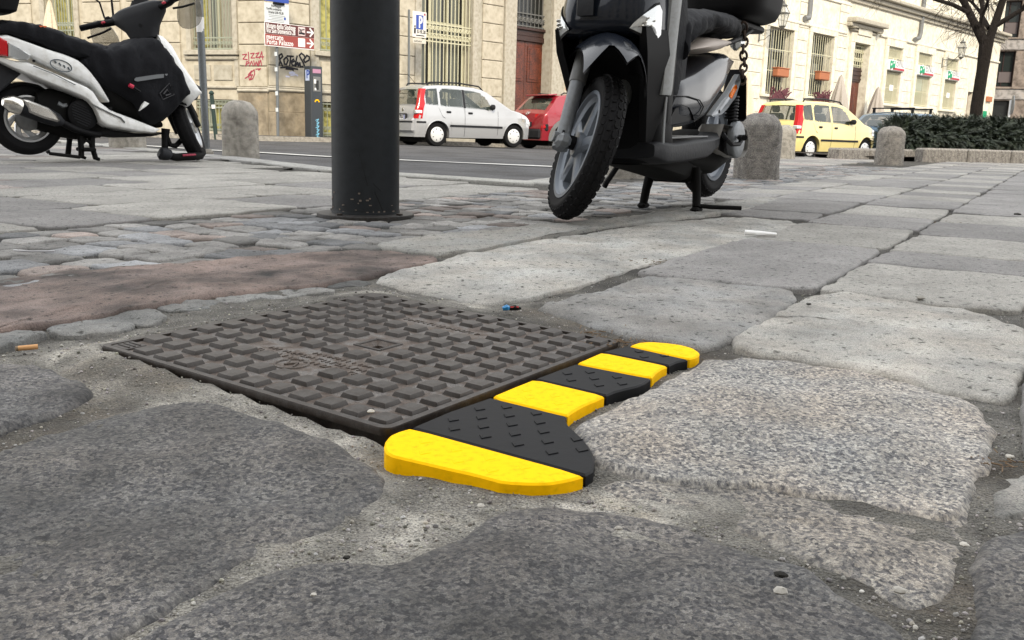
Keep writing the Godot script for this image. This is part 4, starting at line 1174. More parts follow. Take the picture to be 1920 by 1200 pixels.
func build_dark_scooter() -> void:
	var t := thing("scooter", "dark blue black scooter on its stand with a black top case and hanging chain", "scooter", Vector3(0.252, 0, -3.474), deg_to_rad(-121.5))
	var axle := Vector3(0, 0.276, 0)
	var axis := Vector3(-sin(0.45), cos(0.45), 0)
	var steer := Transform3D(Basis(axis, deg_to_rad(45.0)), axle)
	spoked_wheel(t, "front_wheel", steer, 0.272, 0.198, 0.088, 5, true, M.rim)
	var m: MB
	for s in [1.0, -1.0]:
		m = MB.new()
		var a0 := Vector3(0.012, -0.035, s * 0.092)
		if s < 0.0: m.tube([a0 + axis * 0.08, a0 + axis * 0.27], 0.0275, 16)
		else: m.tube([a0, a0 + axis * 0.035, a0 + axis * 0.05, a0 + axis * 0.27], [0.030, 0.031, 0.027, 0.0275], 16)
		if s > 0.0: m.box(a0 + Vector3(0.02, 0.03, s * 0.004), Vector3(0.075, 0.05, 0.05), 0.014, Basis(Vector3(0, 0, 1), 0.4))
		m.tube([Vector3(0, 0, s * 0.062), Vector3(0, 0, 0.13 if s > 0.0 else -0.08)], 0.020, 12)
		var leg := part("fork_leg", m, M.alu, t, steer)
		m = MB.new(); m.tube([a0 + axis * 0.265, a0 + axis * 0.272, a0 + axis * 0.52], [0.030, 0.0325, 0.0325], 16); part("fork_sleeve", m, M.grey_plastic, leg)
		m = MB.new(); m.lathe([[0.026, 0.0], [0.024, 0.05], [0.034, 0.052], [0.034, 0.06]], 14, Vector3(0, 0, s * 0.045), Basis(Vector3(1, 0, 0), Vector3(0, 0, s), Vector3(0, -s, 0))); part("hub_spacer", m, M.black, leg)
	# front mudguard: a glossy arch over the wheel with a pointed front
	m = MB.new()
	var rs := []
	for k in 21:
		var a := lerpf(deg_to_rad(58.0), deg_to_rad(128.0), k / 20.0)
		var q := PackedVector3Array()
		for i in 17:
			var f := lerpf(-1.0, 1.0, i / 16.0)
			var notch := 0.0
			if k < 7: notch = -(0.55 * absf(absf(f) - 0.45) - 0.14) * (7 - k) / 7.0
			var aa := a + notch
			var rad := 0.41 - 0.09 * pow(absf(f), 2.6)
			q.append(Vector3(cos(aa) * rad, sin(aa) * rad, f * 0.12 + 0.035))
		rs.append(q)
	m.rings(rs, false, false); m.face_up()
	part("mudguard", m, M.dark_paint, t, steer, 60.0)
	m = MB.new()
	for k in rs.size():
		for i in rs[k].size(): rs[k][i] = rs[k][i] * Vector3(0.975, 0.975, 0.96)
	m.rings(rs, false, false); part("mudguard_lining", m, M.black, t, steer)
	# lower shield, matt black, with the wheel's recess in front of it
	m = MB.new()
	shell(m, [[0.22, -0.5, -0.24, 0.13], [0.27, -0.5, -0.22, 0.17], [0.36, -0.42, -0.20, 0.185], [0.50, -0.40, -0.17, 0.195], [0.60, -0.40, -0.14, 0.205], [0.67, -0.40, -0.08, 0.21], [0.72, -0.40, -0.06, 0.21]], 36, 0.6, -0.025, 0.87)
	part("leg_shield", m, M.black, t)
	for s in [1.0, -1.0]:
		m = MB.new()
		var rr := []
		for e in [[0.30, -0.20, 0.13, 0.03], [0.42, -0.12, 0.165, 0.035], [0.55, -0.07, 0.185, 0.035], [0.62, -0.04, 0.195, 0.035], [0.70, -0.02, 0.195, 0.03]]:
			var q := PackedVector3Array()
			for f in [[-0.16, 0.0], [0.0, -0.6], [0.0, 0.4], [-0.16, 1.0]]: q.append(Vector3(e[1] + f[0], e[0], -0.025 + 0.88 * s * (float(e[2]) + float(f[1]) * float(e[3]))))
			rr.append(q)
		m.rings(rr); part("recess_side", m, M.black, t)
	# glossy upper cowl
	m = MB.new()
	shell(m, [[0.66, -0.36, -0.06, 0.20], [0.677, -0.38, 0.015, 0.212], [0.705, -0.40, 0.035, 0.216], [0.76, -0.42, 0.035, 0.216], [0.86, -0.44, 0.0, 0.21], [0.96, -0.46, -0.07, 0.195], [1.06, -0.46, -0.15, 0.17], [1.12, -0.44, -0.2, 0.13]], 44, 0.72, -0.025, 0.88)
	part("front_cowl", m, M.dark_paint, t, Transform3D(), 60.0)
	m = MB.new()
	m.prism(PackedVector2Array([Vector2(0.052, 0.735), Vector2(0.052, 0.79), Vector2(-0.03, 0.97), Vector2(-0.08, 0.97), Vector2(0.0, 0.735)]), -0.035, 0.035, 0.006)
	part("nose_blade", m, M.dark_plastic, t)
	for s in [1.0, -1.0]:
		# headlight: a lens that lies on the cowl's shoulder
		var g := []; var g2 := []
		for j in 7:
			var v := j / 6.0
			var q := PackedVector3Array(); var q2 := PackedVector3Array()
			for i in 11:
				var u := i / 10.0
				var an := lerpf(0.62, 1.42, u) if s < 0.0 else lerpf(0.40, 1.30, u)
				var lo := 0.682 - 0.022 * u + 0.03 * pow(absf(u - 0.6), 2.0); var hi := 0.69 + 0.102 * pow(u, 0.75) - 0.05 * pow(maxf(0.0, u - 0.85) / 0.15, 2.0) * 0.6
				var y := lerpf(lo, hi, v)
				var w := 0.2165; var xf := 0.036; var xb := -0.41
				var p := Vector3((xb + xf) * 0.5 + (xf - xb) * 0.5 * pow(cos(an), 0.72), y, -0.025 + 0.88 * s * w * pow(sin(an), 0.72))
				var o := Vector3(pow(cos(an), 1.2), 0.1, s * pow(sin(an), 1.2)).normalized()
				q.append(p + o * (0.004 + 0.008 * sin(PI * u) * sin(PI * v))); q2.append(p + o * 0.002 + (p - Vector3(p.x, 0.73, p.z)) * 0.18)
			g.append(q); g2.append(q2)
		m = MB.new(); m.rings(g2, false, false); part("headlight_seal", m, M.black, t)
		m = MB.new(); m.rings(g, false, false); var hl := part("headlight", m, M.lens, t, Transform3D(), 60.0)
		m = MB.new()
		for k in 5: m.lathe([[0.001, 0.0], [0.012 - 0.001 * k, 0.003], [0.012 - 0.001 * k, 0.006], [0.001, 0.006]], 12, g[2 + k % 3][3 + k] , Basis(Vector3(0.6, 0.2, s * 0.7).normalized(), 0.4))
		part("reflector_cell", m, M.chrome, hl)
		# pale trim along the edge of the shield
		m = MB.new()
		var rr := []
		for e in [[0.475, -0.20, 0.212, 0.036], [0.50, -0.20, 0.215, 0.040], [0.62, -0.198, 0.220, 0.042], [0.74, -0.20, 0.226, 0.044], [0.86, -0.21, 0.228, 0.048], [1.0, -0.24, 0.215, 0.05], [1.08, -0.28, 0.19, 0.04]]:
			var q := PackedVector3Array()
			for f in [[-0.05, -0.9], [-0.01, -1.0], [0.012, -0.4], [0.012, 0.1], [-0.012, 0.45], [-0.05, 0.4]]: q.append(Vector3(e[1] + f[0], e[0], (-0.012 if s < 0 else -0.04) + 0.92 * s * (float(e[2]) + float(f[1]) * float(e[3]))))
			rr.append(q)
		m.rings(rr); part("edge_trim", m, mat(0.28, 0.29, 0.30, 0.5, 0.0, M.t_soft, 6.0), t)
	m = MB.new(); m.tube([Vector3(-0.24, 0.47, -0.205), Vector3(-0.245, 0.36, -0.2), Vector3(-0.26, 0.30, -0.195)], 0.006, 6); part("trim_line", m, M.silver_trim, t)
	# floorboard and the keel under it
	m = MB.new()
	body(m, [-0.98, 0.35, -0.92, 0.332, -0.6, 0.318, -0.40, 0.305, -0.26, 0.31, -0.22, 0.30], [-0.98, 0.33, -0.9, 0.29, -0.78, 0.235, -0.5, 0.218, -0.3, 0.215, -0.22, 0.24], [-0.98, 0.15, -0.9, 0.195, -0.6, 0.205, -0.3, 0.20, -0.22, 0.18], 28, 0.35)
	part("floorboard", m, M.dark_plastic, t)
	m = MB.new()
	for k in 5: m.box(Vector3(-0.56, 0.3225, -0.17 + k * 0.022), Vector3(0.48, 0.006, 0.009), 0.002, Basis(Vector3(0, 0, 1), -0.025))
	stuffed(part("floor_ribs", m, M.grey_plastic, t))
	m = MB.new(); body(m, [-1.1, 0.25, -0.5, 0.24, -0.3, 0.25], [-1.1, 0.16, -0.8, 0.13, -0.5, 0.18, -0.3, 0.21], [-1.1, 0.08, -0.5, 0.12, -0.3, 0.1], 16, 0.6); part("underframe", m, M.black_matte, t)
	# glossy body under the seat
	m = MB.new()
	body(m, [-1.157, 0.673, -1.063, 0.701, -0.965, 0.693, -0.811, 0.66, -0.644, 0.609, -0.509, 0.579, -0.401, 0.554, -0.374, 0.458], [-1.161, 0.66, -1.086, 0.599, -0.991, 0.511, -0.868, 0.442, -0.763, 0.381, -0.666, 0.362, -0.513, 0.355, -0.39, 0.357], [-1.5, 0.06, -1.3, 0.12, -1.0, 0.165, -0.7, 0.185, -0.45, 0.185, -0.35, 0.15], 30, 0.55, 30)
	part("side_fairing", m, M.dark_paint, t, Transform3D(), 60.0)
	for s in [1.0, -1.0]:
		m = MB.new()
		m.prism(v2s([-0.317, 0.366, -0.334, 0.393, -0.382, 0.431, -0.457, 0.447, -0.527, 0.44, -0.573, 0.412, -0.589, 0.391]), -0.004, 0.004, 0.002, Transform3D(Basis(), Vector3(0, 0, s * 0.183)))
		part("air_intake", m, M.black, t)
		m = MB.new(); m.tube([Vector3(-0.332, 0.477, -0.186) * Vector3(1, 1, -s), Vector3(-0.497, 0.482, -0.19) * Vector3(1, 1, -s), Vector3(-0.629, 0.473, -0.19) * Vector3(1, 1, -s), Vector3(-0.682, 0.449, -0.188) * Vector3(1, 1, -s), Vector3(-0.651, 0.414, -0.186) * Vector3(1, 1, -s), Vector3(-0.589, 0.386, -0.184) * Vector3(1, 1, -s)], 0.0028, 5); part("panel_seam", m, M.black, t)
		m = MB.new(); m.prism(v2s([-1.128, 0.608, -1.157, 0.58, -1.107, 0.507, -0.991, 0.446, -0.939, 0.426, -0.828, 0.412, -0.807, 0.418, -0.902, 0.47, -1.028, 0.535]), 0.0, 0.03, 0.008, Transform3D(Basis(Vector3(0, 1, 0), 0.0), Vector3(0, 0, s * 0.165 - (0.015 if s > 0 else 0.015)))); var tr := part("lower_trim", m, M.silver_trim, t)
		m = MB.new(); m.prism(v2s([-1.08, 0.559, -1.094, 0.546, -1.028, 0.496, -1.006, 0.502, -1.01, 0.516, -1.053, 0.548]), 0.0, 0.008, 0.002, Transform3D(Basis(), Vector3(0, 0, s * 0.184 - 0.004))); part("orange_reflector", m, M.orange_lens, tr)
		m = MB.new(); m.lathe([[0.008, 0.0], [0.008, 0.004], [0.001, 0.005]], 10, Vector3(-0.887, 0.436, -0.183) * Vector3(1, 1, -s), Basis(Vector3(1, 0, 0), Vector3(0, 0, s), Vector3(0, -s, 0))); part("screw", m, M.black, tr)
	# beige seat side, black cloth bundled over the seat
	m = MB.new(); body(m, [-1.009, 0.746, -0.885, 0.75, -0.745, 0.732, -0.571, 0.683, -0.495, 0.658], [-1.014, 0.726, -0.898, 0.687, -0.759, 0.663, -0.634, 0.663, -0.494, 0.662], [-1.2, 0.08, -1.0, 0.18, -0.7, 0.205, -0.45, 0.18], 24, 0.75); part("seat", m, M.beige, t, Transform3D(), 60.0)
	m = MB.new(); body(m, [-1.341, 0.8, -1.267, 0.849, -1.157, 0.87, -0.988, 0.868, -0.793, 0.854, -0.644, 0.836, -0.496, 0.795, -0.453, 0.726], [-1.225, 0.773, -1.051, 0.757, -0.895, 0.769, -0.738, 0.742, -0.594, 0.701, -0.514, 0.662, -0.436, 0.562, -0.385, 0.539], [-1.35, 0.1, -1.1, 0.175, -0.7, 0.19, -0.45, 0.19, -0.33, 0.15], 40, 0.7, 46)
	cloth_lumps(m, 0.018, 9.0)
	part("seat_cover", m, M.cloth, t, Transform3D(), 70.0)
	m = MB.new(); shell(m, [[0.33, -0.52, -0.30, 0.14], [0.5, -0.56, -0.3, 0.17], [0.70, -0.62, -0.28, 0.18], [0.86, -0.55, -0.28, 0.17]], 24, 0.7); cloth_lumps(m, 0.02, 8.0); part("leg_cover", m, M.cloth, t, Transform3D(), 70.0)
	# top case and its carrier
	m = MB.new(); shell(m, [[0.875, -1.66, -1.30, 0.15], [0.89, -1.70, -1.27, 0.185], [0.93, -1.72, -1.25, 0.205], [1.02, -1.73, -1.24, 0.215], [1.03, -1.74, -1.23, 0.22], [1.15, -1.72, -1.25, 0.21], [1.2, -1.66, -1.3, 0.17]], 40, 0.5); part("top_case", m, M.black, t, Transform3D(), 50.0)
	m = MB.new(); m.box(Vector3(-1.47, 0.855, 0), Vector3(0.42, 0.035, 0.22), 0.01); m.tube([Vector3(-1.55, 0.85, -0.09), Vector3(-1.3, 0.78, -0.11), Vector3(-1.1, 0.74, -0.12)], 0.012, 8); m.tube([Vector3(-1.55, 0.85, 0.09), Vector3(-1.3, 0.78, 0.11), Vector3(-1.1, 0.74, 0.12)], 0.012, 8); part("carrier", m, M.black, t)
	m = MB.new(); m.box(Vector3(-1.339, 0.766, -0.09), Vector3(0.10, 0.06, 0.05), 0.018, Basis(Vector3(0, 0, 1), -0.3)); part("rear_indicator", m, M.lens, t)
	chain(t, M.rust_chain, [Vector3(-1.306, 0.849, -0.12), Vector3(-1.337, 0.818, -0.12), Vector3(-1.353, 0.784, -0.12), Vector3(-1.337, 0.751, -0.12), Vector3(-1.337, 0.722, -0.12), Vector3(-1.36, 0.692, -0.12), Vector3(-1.374, 0.666, -0.12), Vector3(-1.349, 0.637, -0.12), Vector3(-1.363, 0.611, -0.12), Vector3(-1.354, 0.581, -0.12)], 0.016)
	m = MB.new(); m.prism(v2s([-1.608, 0.663, -1.695, 0.616, -1.74, 0.425, -1.693, 0.408, -1.608, 0.411, -1.555, 0.504]), -0.03, 0.05, 0.01); part("rear_mudguard", m, M.black, t)
	# engine, transmission case, shock absorber, kick lever
	m = MB.new(); m.tube([Vector3(-1.177, 0.526, -0.14), Vector3(-1.179, 0.382, -0.14)], 0.016, 10); var sh := part("shock_absorber", m, M.black, t)
	m = MB.new()
	var coil := []
	for k in 73:
		var a := TAU * k / 9.0
		coil.append(Vector3(-1.178, 0.519, -0.14).lerp(Vector3(-1.178, 0.404, -0.14), k / 72.0) + Vector3(cos(a) * 0.027, 0, sin(a) * 0.027))
	m.tube(coil, 0.0055, 5); part("spring", m, M.black, sh)
	m = MB.new(); m.prism(v2s([-1.005, 0.384, -1.092, 0.378, -1.242, 0.376, -1.323, 0.363, -1.366, 0.318, -1.362, 0.267, -1.321, 0.24, -1.229, 0.233, -1.062, 0.249, -0.945, 0.273, -0.961, 0.329]), -0.17, -0.05, 0.016); part("transmission_case", m, mat(0.42, 0.41, 0.39, 0.5, 0.3, M.t_blotch, 3.0), t)
	m = MB.new(); m.lathe([[0.001, 0.018], [0.05, 0.017], [0.078, 0.012], [0.085, 0.004], [0.086, -0.02]], 30, Vector3(-1.19, 0.317, -0.172), Basis(Vector3(1, 0, 0), Vector3(0, 0, -1), Vector3(0, 1, 0))); part("clutch_cover", m, M.alu, t)
	m = MB.new(); m.tube([Vector3(-0.943, 0.339, -0.19), Vector3(-0.918, 0.317, -0.215), Vector3(-0.978, 0.297, -0.22), Vector3(-1.08, 0.299, -0.22), Vector3(-1.106, 0.316, -0.22)], 0.010, 8); m.tube([Vector3(-1.141, 0.328, -0.2), Vector3(-1.042, 0.328, -0.24), Vector3(-0.903, 0.328, -0.3)], 0.013, 10); part("kick_lever", m, M.black, t)
	m = MB.new(); body(m, [-1.4, 0.36, -1.0, 0.36, -0.75, 0.30], [-1.4, 0.2, -1.1, 0.15, -0.75, 0.2], [-1.4, 0.08, -1.1, 0.13, -0.75, 0.1], 18, 0.6); part("engine", m, M.black_matte, t)
	spoked_wheel(t, "rear_wheel", Transform3D(Basis(Vector3(0, 0, 1), 0.5), Vector3(-1.33, 0.30, 0.02)), 0.262, 0.175, 0.105, 5, true, M.rim)
	# centre stand
	m = MB.new()
	m.box(Vector3(-0.86, 0.17, 0), Vector3(0.09, 0.09, 0.2), 0.02)
	for s in [1.0, -1.0]: m.tube([Vector3(-0.86, 0.19, s * 0.10), Vector3(-0.85, 0.09, s * 0.12), Vector3(-0.84 - 0.02 * s, 0.022, s * 0.135)], [0.026, 0.02, 0.019], 10); m.box(Vector3(-0.84 - 0.02 * s, 0.012, s * 0.135), Vector3(0.07, 0.024, 0.04), 0.01)
	m.tube([Vector3(-0.82, 0.03, -0.135), Vector3(-0.86, 0.025, -0.19), Vector3(-0.93, 0.024, -0.30)], 0.010, 8)
	part("centre_stand", m, M.black_matte, t)
	m = MB.new(); m.tube([Vector3(-0.55, 0.19, 0.13), Vector3(-0.6, 0.12, 0.2), Vector3(-0.6, 0.10, 0.21)], 0.012, 8); part("side_stand", m, M.black, t)


func build_white_scooter() -> void:
	var t := thing("scooter", "white scooter with a black rain cover over its seat and legroom, front wheel locked", "scooter", Vector3(-3.75, 0, -7.05), PI / 4)
	var m: MB
	spoked_wheel(t, "rear_wheel", Transform3D(Basis(Vector3.UP, 0.0), Vector3(0.092, 0.318, 0)), 0.268, 0.165, 0.13, 8, false, mat(0.45, 0.46, 0.47, 0.3, 0.6), 0.9)
	m = MB.new(); m.lathe([[0.001, 0.03], [0.06, 0.03], [0.085, 0.02], [0.09, -0.02]], 24, Vector3(0.092, 0.318, 0) + Vector3(0, 0, 0.04), Basis(Vector3(1, 0, 0), Vector3(0, 0, 1), Vector3(0, -1, 0))); part("brake_drum", m, M.grey_plastic, t)
	m = MB.new(); body(m, [-0.102, 0.53, -0.023, 0.569, 0.075, 0.584, 0.172, 0.574, 0.249, 0.526, 0.295, 0.445], [-0.104, 0.499, -0.025, 0.538, 0.073, 0.559, 0.17, 0.543, 0.237, 0.495, 0.293, 0.424], [-1.0, 0.085, 2.0, 0.085], 16, 0.7); part("rear_mudguard", m, M.black, t)
	m = MB.new(); m.prism(v2s([-0.147, 0.744, -0.066, 0.711, 0.055, 0.669, 0.043, 0.638, -0.049, 0.552, -0.11, 0.499, -0.169, 0.466]), -0.10, 0.12, 0.01); part("number_plate_holder", m, M.dark_plastic, t)
	# white body
	m = MB.new(); body(m, [-0.142, 0.876, -0.104, 0.897, -0.047, 0.91, 0.027, 0.887, 0.111, 0.86, 0.216, 0.828, 0.344, 0.797, 0.434, 0.763, 0.493, 0.705, 0.571, 0.604, 0.639, 0.475], [-0.151, 0.761, -0.115, 0.746, -0.022, 0.746, 0.094, 0.757, 0.207, 0.701, 0.364, 0.64, 0.516, 0.575, 0.566, 0.52, 0.638, 0.459], [-0.5, 0.12, 0.0, 0.19, 0.2, 0.21, 0.5, 0.215, 0.75, 0.18, 2.0, 0.17], 30, 0.34, 34); part("side_panel", m, M.white_paint, t, Transform3D(), 60.0)
	m = MB.new(); body(m, [-0.151, 0.756, -0.115, 0.751, -0.023, 0.728, 0.072, 0.726, 0.206, 0.676, 0.363, 0.614, 0.505, 0.557, 0.553, 0.474, 0.646, 0.403, 0.831, 0.339, 1.015, 0.267], [-0.153, 0.736, -0.117, 0.716, -0.027, 0.671, 0.065, 0.627, 0.208, 0.569, 0.356, 0.515, 0.457, 0.473, 0.507, 0.427, 0.543, 0.316, 0.573, 0.274, 0.714, 0.253, 0.837, 0.236, 0.975, 0.228, 1.014, 0.259], [-0.5, 0.12, 0.0, 0.195, 0.2, 0.22, 0.5, 0.232, 1.2, 0.232, 1.4, 0.20], 32, 0.34, 44); part("lower_panel", m, M.white_paint, t, Transform3D(), 60.0)
	m = MB.new(); m.tube([Vector3(0.095, 0.695, 0.226), Vector3(0.231, 0.646, 0.236), Vector3(0.377, 0.576, 0.238)], 0.004, 5); m.tube([Vector3(0.494, 0.437, 0.238), Vector3(0.607, 0.383, 0.24), Vector3(0.703, 0.343, 0.24), Vector3(0.733, 0.309, 0.238)], 0.006, 5); part("panel_crease", m, M.grey_plastic, t)
	for e in [Vector3(0.104, 0.731, 0.217), Vector3(0.632, 0.414, 0.232)]:
		m = MB.new(); m.lathe([[0.010, -0.004], [0.010, 0.004], [0.001, 0.005]], 12, e, Basis(Vector3(1, 0, 0), Vector3(0, 0, 1), Vector3(0, -1, 0))); part("screw", m, M.black, t)
	m = MB.new()
	var oval := []
	for k in 25: oval.append(Vector3(0.292, 0.71, 0.216) + Vector3(cos(TAU * k / 24 - 0.4) * 0.075, sin(TAU * k / 24) * 0.032 - cos(TAU * k / 24) * 0.028, 0))
	m.tube(oval, 0.0035, 5)
	for k in 4: m.tube([Vector3(0.249, 0.744, 0.216) + Vector3(k * 0.03, -k * 0.014, 0), Vector3(0.248, 0.729, 0.216) + Vector3(k * 0.03 + 0.012, -k * 0.014 - 0.004, 0)], 0.005, 5)
	part("emblem", m, mat(0.06, 0.08, 0.1, 0.4), t)
	m = MB.new(); m.prism(v2s([-0.143, 0.868, -0.105, 0.879, -0.06, 0.855, -0.059, 0.816, -0.063, 0.75, -0.115, 0.752, -0.151, 0.761]), 0.0, 0.026, 0.01, Transform3D(Basis(), Vector3(0, 0, 0.185))); part("tail_light", m, M.red_lens, t)
	m = MB.new(); m.prism(v2s([-0.055, 0.846, 0.012, 0.814, 0.09, 0.771, 0.078, 0.746, 0.053, 0.73, -0.004, 0.732, -0.061, 0.748]), 0.0, 0.024, 0.008, Transform3D(Basis(), Vector3(0, 0, 0.190))); part("rear_indicator", m, M.lens, t)
	# seat, rain cover
	m = MB.new(); body(m, [-0.149, 0.945, -0.091, 0.99, -0.033, 1.012, 0.032, 1.013, 0.099, 1.008, 0.224, 0.995, 0.361, 0.95, 0.534, 0.911, 0.661, 0.895], [-0.153, 0.897, -0.098, 0.898, -0.041, 0.911, 0.118, 0.865, 0.242, 0.821, 0.351, 0.794, 0.483, 0.762, 0.575, 0.721, 0.648, 0.673], [-0.6, 0.12, 0.1, 0.2, 0.5, 0.215, 1.0, 0.22], 36, 0.5, 40); cloth_lumps(m, 0.016, 6.0); part("seat_cover", m, M.cloth, t, Transform3D(), 70.0)
	m = MB.new(); m.prism(v2s([0.163, 0.984, 0.212, 0.986, 0.221, 0.982, 0.183, 0.964]), 0.0, 0.006, 0.0, Transform3D(Basis(), Vector3(0, 0, 0.19))); part("orange_tag", m, M.orange_tag, t)
	m = MB.new(); body(m, [0.453, 0.762, 0.523, 0.891, 0.607, 0.89, 0.726, 0.889, 0.838, 0.94, 0.964, 0.981, 1.044, 0.995, 1.1, 0.955, 1.166, 0.851, 1.219, 0.717, 1.255, 0.573], [0.452, 0.742, 0.515, 0.663, 0.537, 0.602, 0.609, 0.558, 0.716, 0.521, 0.823, 0.444, 0.864, 0.364, 0.986, 0.282, 1.07, 0.314, 1.156, 0.39, 1.253, 0.528], [0.4, 0.2, 0.75, 0.285, 1.0, 0.30, 1.2, 0.30, 1.5, 0.22], 44, 0.6, 60); cloth_lumps(m, 0.026, 5.0); var cv := part("leg_cover", m, M.cloth, t, Transform3D(), 70.0)
	m = MB.new(); m.prism(v2s([0.797, 0.641, 0.811, 0.653, 0.977, 0.686, 1.065, 0.697, 1.061, 0.668, 0.975, 0.655, 0.821, 0.624, 0.799, 0.629]), 0.0, 0.004, 0.0, Transform3D(Basis(), Vector3(0, 0, 0.303))); part("reflective_band", m, M.grey_band, cv)
	m = MB.new(); m.tube([Vector3(0.754, 0.594, 0.305), Vector3(0.785, 0.58, 0.307)], 0.016, 8); part("red_toggle", m, mat(0.5, 0.02, 0.06, 0.4), cv)
	m = MB.new(); m.tube([Vector3(0.788, 0.578, 0.305), Vector3(0.837, 0.547, 0.305)], 0.011, 6); part("toggle_cord", m, M.black, cv)
	m = MB.new()
	var dia := [Vector3(0.998, 0.544, 0.3), Vector3(1.078, 0.625, 0.3), Vector3(1.117, 0.539, 0.295), Vector3(1.02, 0.496, 0.298), Vector3(0.998, 0.544, 0.3)]
	m.tube(dia, 0.004, 5); m.tube([Vector3(1.027, 0.54, 0.3), Vector3(1.058, 0.574, 0.3), Vector3(1.086, 0.543, 0.298), Vector3(1.044, 0.528, 0.3)], 0.007, 5); part("stitched_emblem", m, mat(0.05, 0.05, 0.055, 0.7), cv)
	m = MB.new(); m.prism(v2s([0.878, 0.477, 0.915, 0.461, 0.894, 0.441, 0.835, 0.401, 0.854, 0.44]), 0.0, 0.03, 0.006, Transform3D(Basis(), Vector3(0, 0, 0.26))); part("inner_shield", m, M.white_paint, t)
	m = MB.new(); body(m, [0.471, 0.758, 0.596, 0.724, 0.677, 0.633, 0.828, 0.543, 0.997, 0.473, 1.072, 0.318], [0.467, 0.706, 0.585, 0.543, 0.686, 0.406, 0.818, 0.356, 0.987, 0.282, 1.069, 0.272], [0, 0.17, 2.0, 0.17], 18, 0.7); part("tunnel", m, M.black_matte, t)
	# white front shield
	m = MB.new(); body(m, [1.074, 1.014, 1.121, 1.014, 1.189, 0.952, 1.255, 0.834, 1.335, 0.704, 1.392, 0.581], [1.064, 0.81, 1.105, 0.702, 1.171, 0.571, 1.238, 0.46, 1.311, 0.434, 1.39, 0.547], [1.0, 0.2, 1.4, 0.22, 1.7, 0.1], 26, 0.7); part("front_shield", m, M.white_paint, t, Transform3D(), 60.0)
	m = MB.new(); m.box(Vector3(1.329, 0.578, 0.16), Vector3(0.05, 0.085, 0.04), 0.015); part("front_indicator", m, M.orange_lens, t)
	m = MB.new(); m.box(Vector3(1.352, 0.573, 0.155), Vector3(0.10, 0.13, 0.05), 0.02, Basis(Vector3(0, 0, 1), -0.5)); part("indicator_housing", m, M.dark_plastic, t)
	# handlebar, turned left
	var hc := Vector3(1.004, 1.107, 0)
	var turn := Transform3D(Basis(Vector3(-0.44, 0.9, 0).normalized(), 0.72), hc)
	m = MB.new(); shell(m, [[-0.16, -0.08, 0.07, 0.10], [-0.06, -0.09, 0.09, 0.14], [0.03, -0.09, 0.10, 0.22], [0.09, -0.08, 0.10, 0.24], [0.12, -0.05, 0.08, 0.18]], 28, 0.8); part("handlebar_cowl", m, M.dark_plastic, t, turn, 60.0)
	m = MB.new(); shell(m, [[0.06, 0.0, 0.10, 0.10], [0.14, 0.02, 0.12, 0.10], [0.19, 0.03, 0.1, 0.06]], 20, 0.8); part("instrument_hood", m, M.black, t, turn)
	for s in [1.0, -1.0]:
		m = MB.new(); m.tube([Vector3(-0.02, 0.05, s * 0.2), Vector3(-0.045, 0.055, s * 0.30), Vector3(-0.06, 0.06, s * 0.33)], 0.028, 12); part("switch_box", m, M.black, t, turn)
		m = MB.new(); m.box(Vector3(-0.085, 0.05, s * 0.27), Vector3(0.02, 0.018, 0.03), 0.004); part("red_switch", m, mat(0.5, 0.03, 0.06, 0.4), t, turn)
		m = MB.new(); m.tube([Vector3(-0.055, 0.06, s * 0.32), Vector3(-0.09, 0.06, s * 0.47)], 0.024, 14); part("grip", m, M.black, t, turn)
		m = MB.new(); m.tube([Vector3(0.03, 0.03, s * 0.28), Vector3(0.035, 0.02, s * 0.36), Vector3(-0.01, 0.0, s * 0.48)], 0.009, 8); part("brake_lever", m, M.black, t, turn)
		m = MB.new(); m.tube([Vector3(0.0, 0.09, s * 0.27), Vector3(0.01, 0.12, s * 0.30), Vector3(0.0, 0.24, s * 0.30), Vector3(-0.05, 0.40, s * 0.40)], 0.0075, 8); m.box(Vector3(0.0, 0.10, s * 0.27), Vector3(0.04, 0.03, 0.05), 0.01)
		if s < 0: m.tube([Vector3(0.0, 0.09, s * 0.22), Vector3(0.0, 0.2, s * 0.2), Vector3(0.0, 0.42, s * 0.16)], 0.009, 8)
		var ms := part("mirror_stem", m, M.black, t, turn)
		m = MB.new(); m.lathe([[0.001, 0.0], [0.07, 0.004], [0.078, 0.015], [0.06, 0.04], [0.001, 0.05]], 20, Vector3(-0.05, 0.46, s * 0.43), Basis(Vector3(0, 0, 1), Vector3(1, 0, 0), Vector3(0, 1, 0)))
		part("mirror", m, M.black, ms)
		m = MB.new()
		var poly := PackedVector2Array([Vector2(s * 0.25, -0.10), Vector2(s * 0.36, -0.16), Vector2(s * 0.47, -0.12), Vector2(s * 0.50, 0.02), Vector2(s * 0.48, 0.12), Vector2(s * 0.42, 0.16), Vector2(s * 0.30, 0.08)])
		m.prism(chaikin(poly, 2), 0.0, 0.006, 0.0, Transform3D(Basis(Vector3(0, 0, 1), Vector3(0, 1, 0), Vector3(-1, 0, 0)), Vector3(0.085, 0.0, 0))); part("hand_guard", m, M.smoke, t, turn)
	m = MB.new(); m.lathe([[0.001, 0.0], [0.014, 0.002], [0.014, 0.006]], 10, Vector3(-0.085, -0.06, 0.03), Basis(Vector3(0, 0, 1), Vector3(-1, 0, 0), Vector3(0, -1, 0))); part("key_lock", m, M.black, t, turn)
	m = MB.new(); shell(m, [[0.82, -1.0 + 0.45, -0.12, 0.17], [0.84, -0.60, -0.08, 0.22], [0.95, -0.64, -0.05, 0.25], [1.05, -0.64, -0.05, 0.26], [1.2, -0.6, -0.08, 0.24]], 28, 0.5)
	part("top_case", m, M.black, t, Transform3D(Basis(), Vector3(0.13, 0.235, 0)), 50.0)
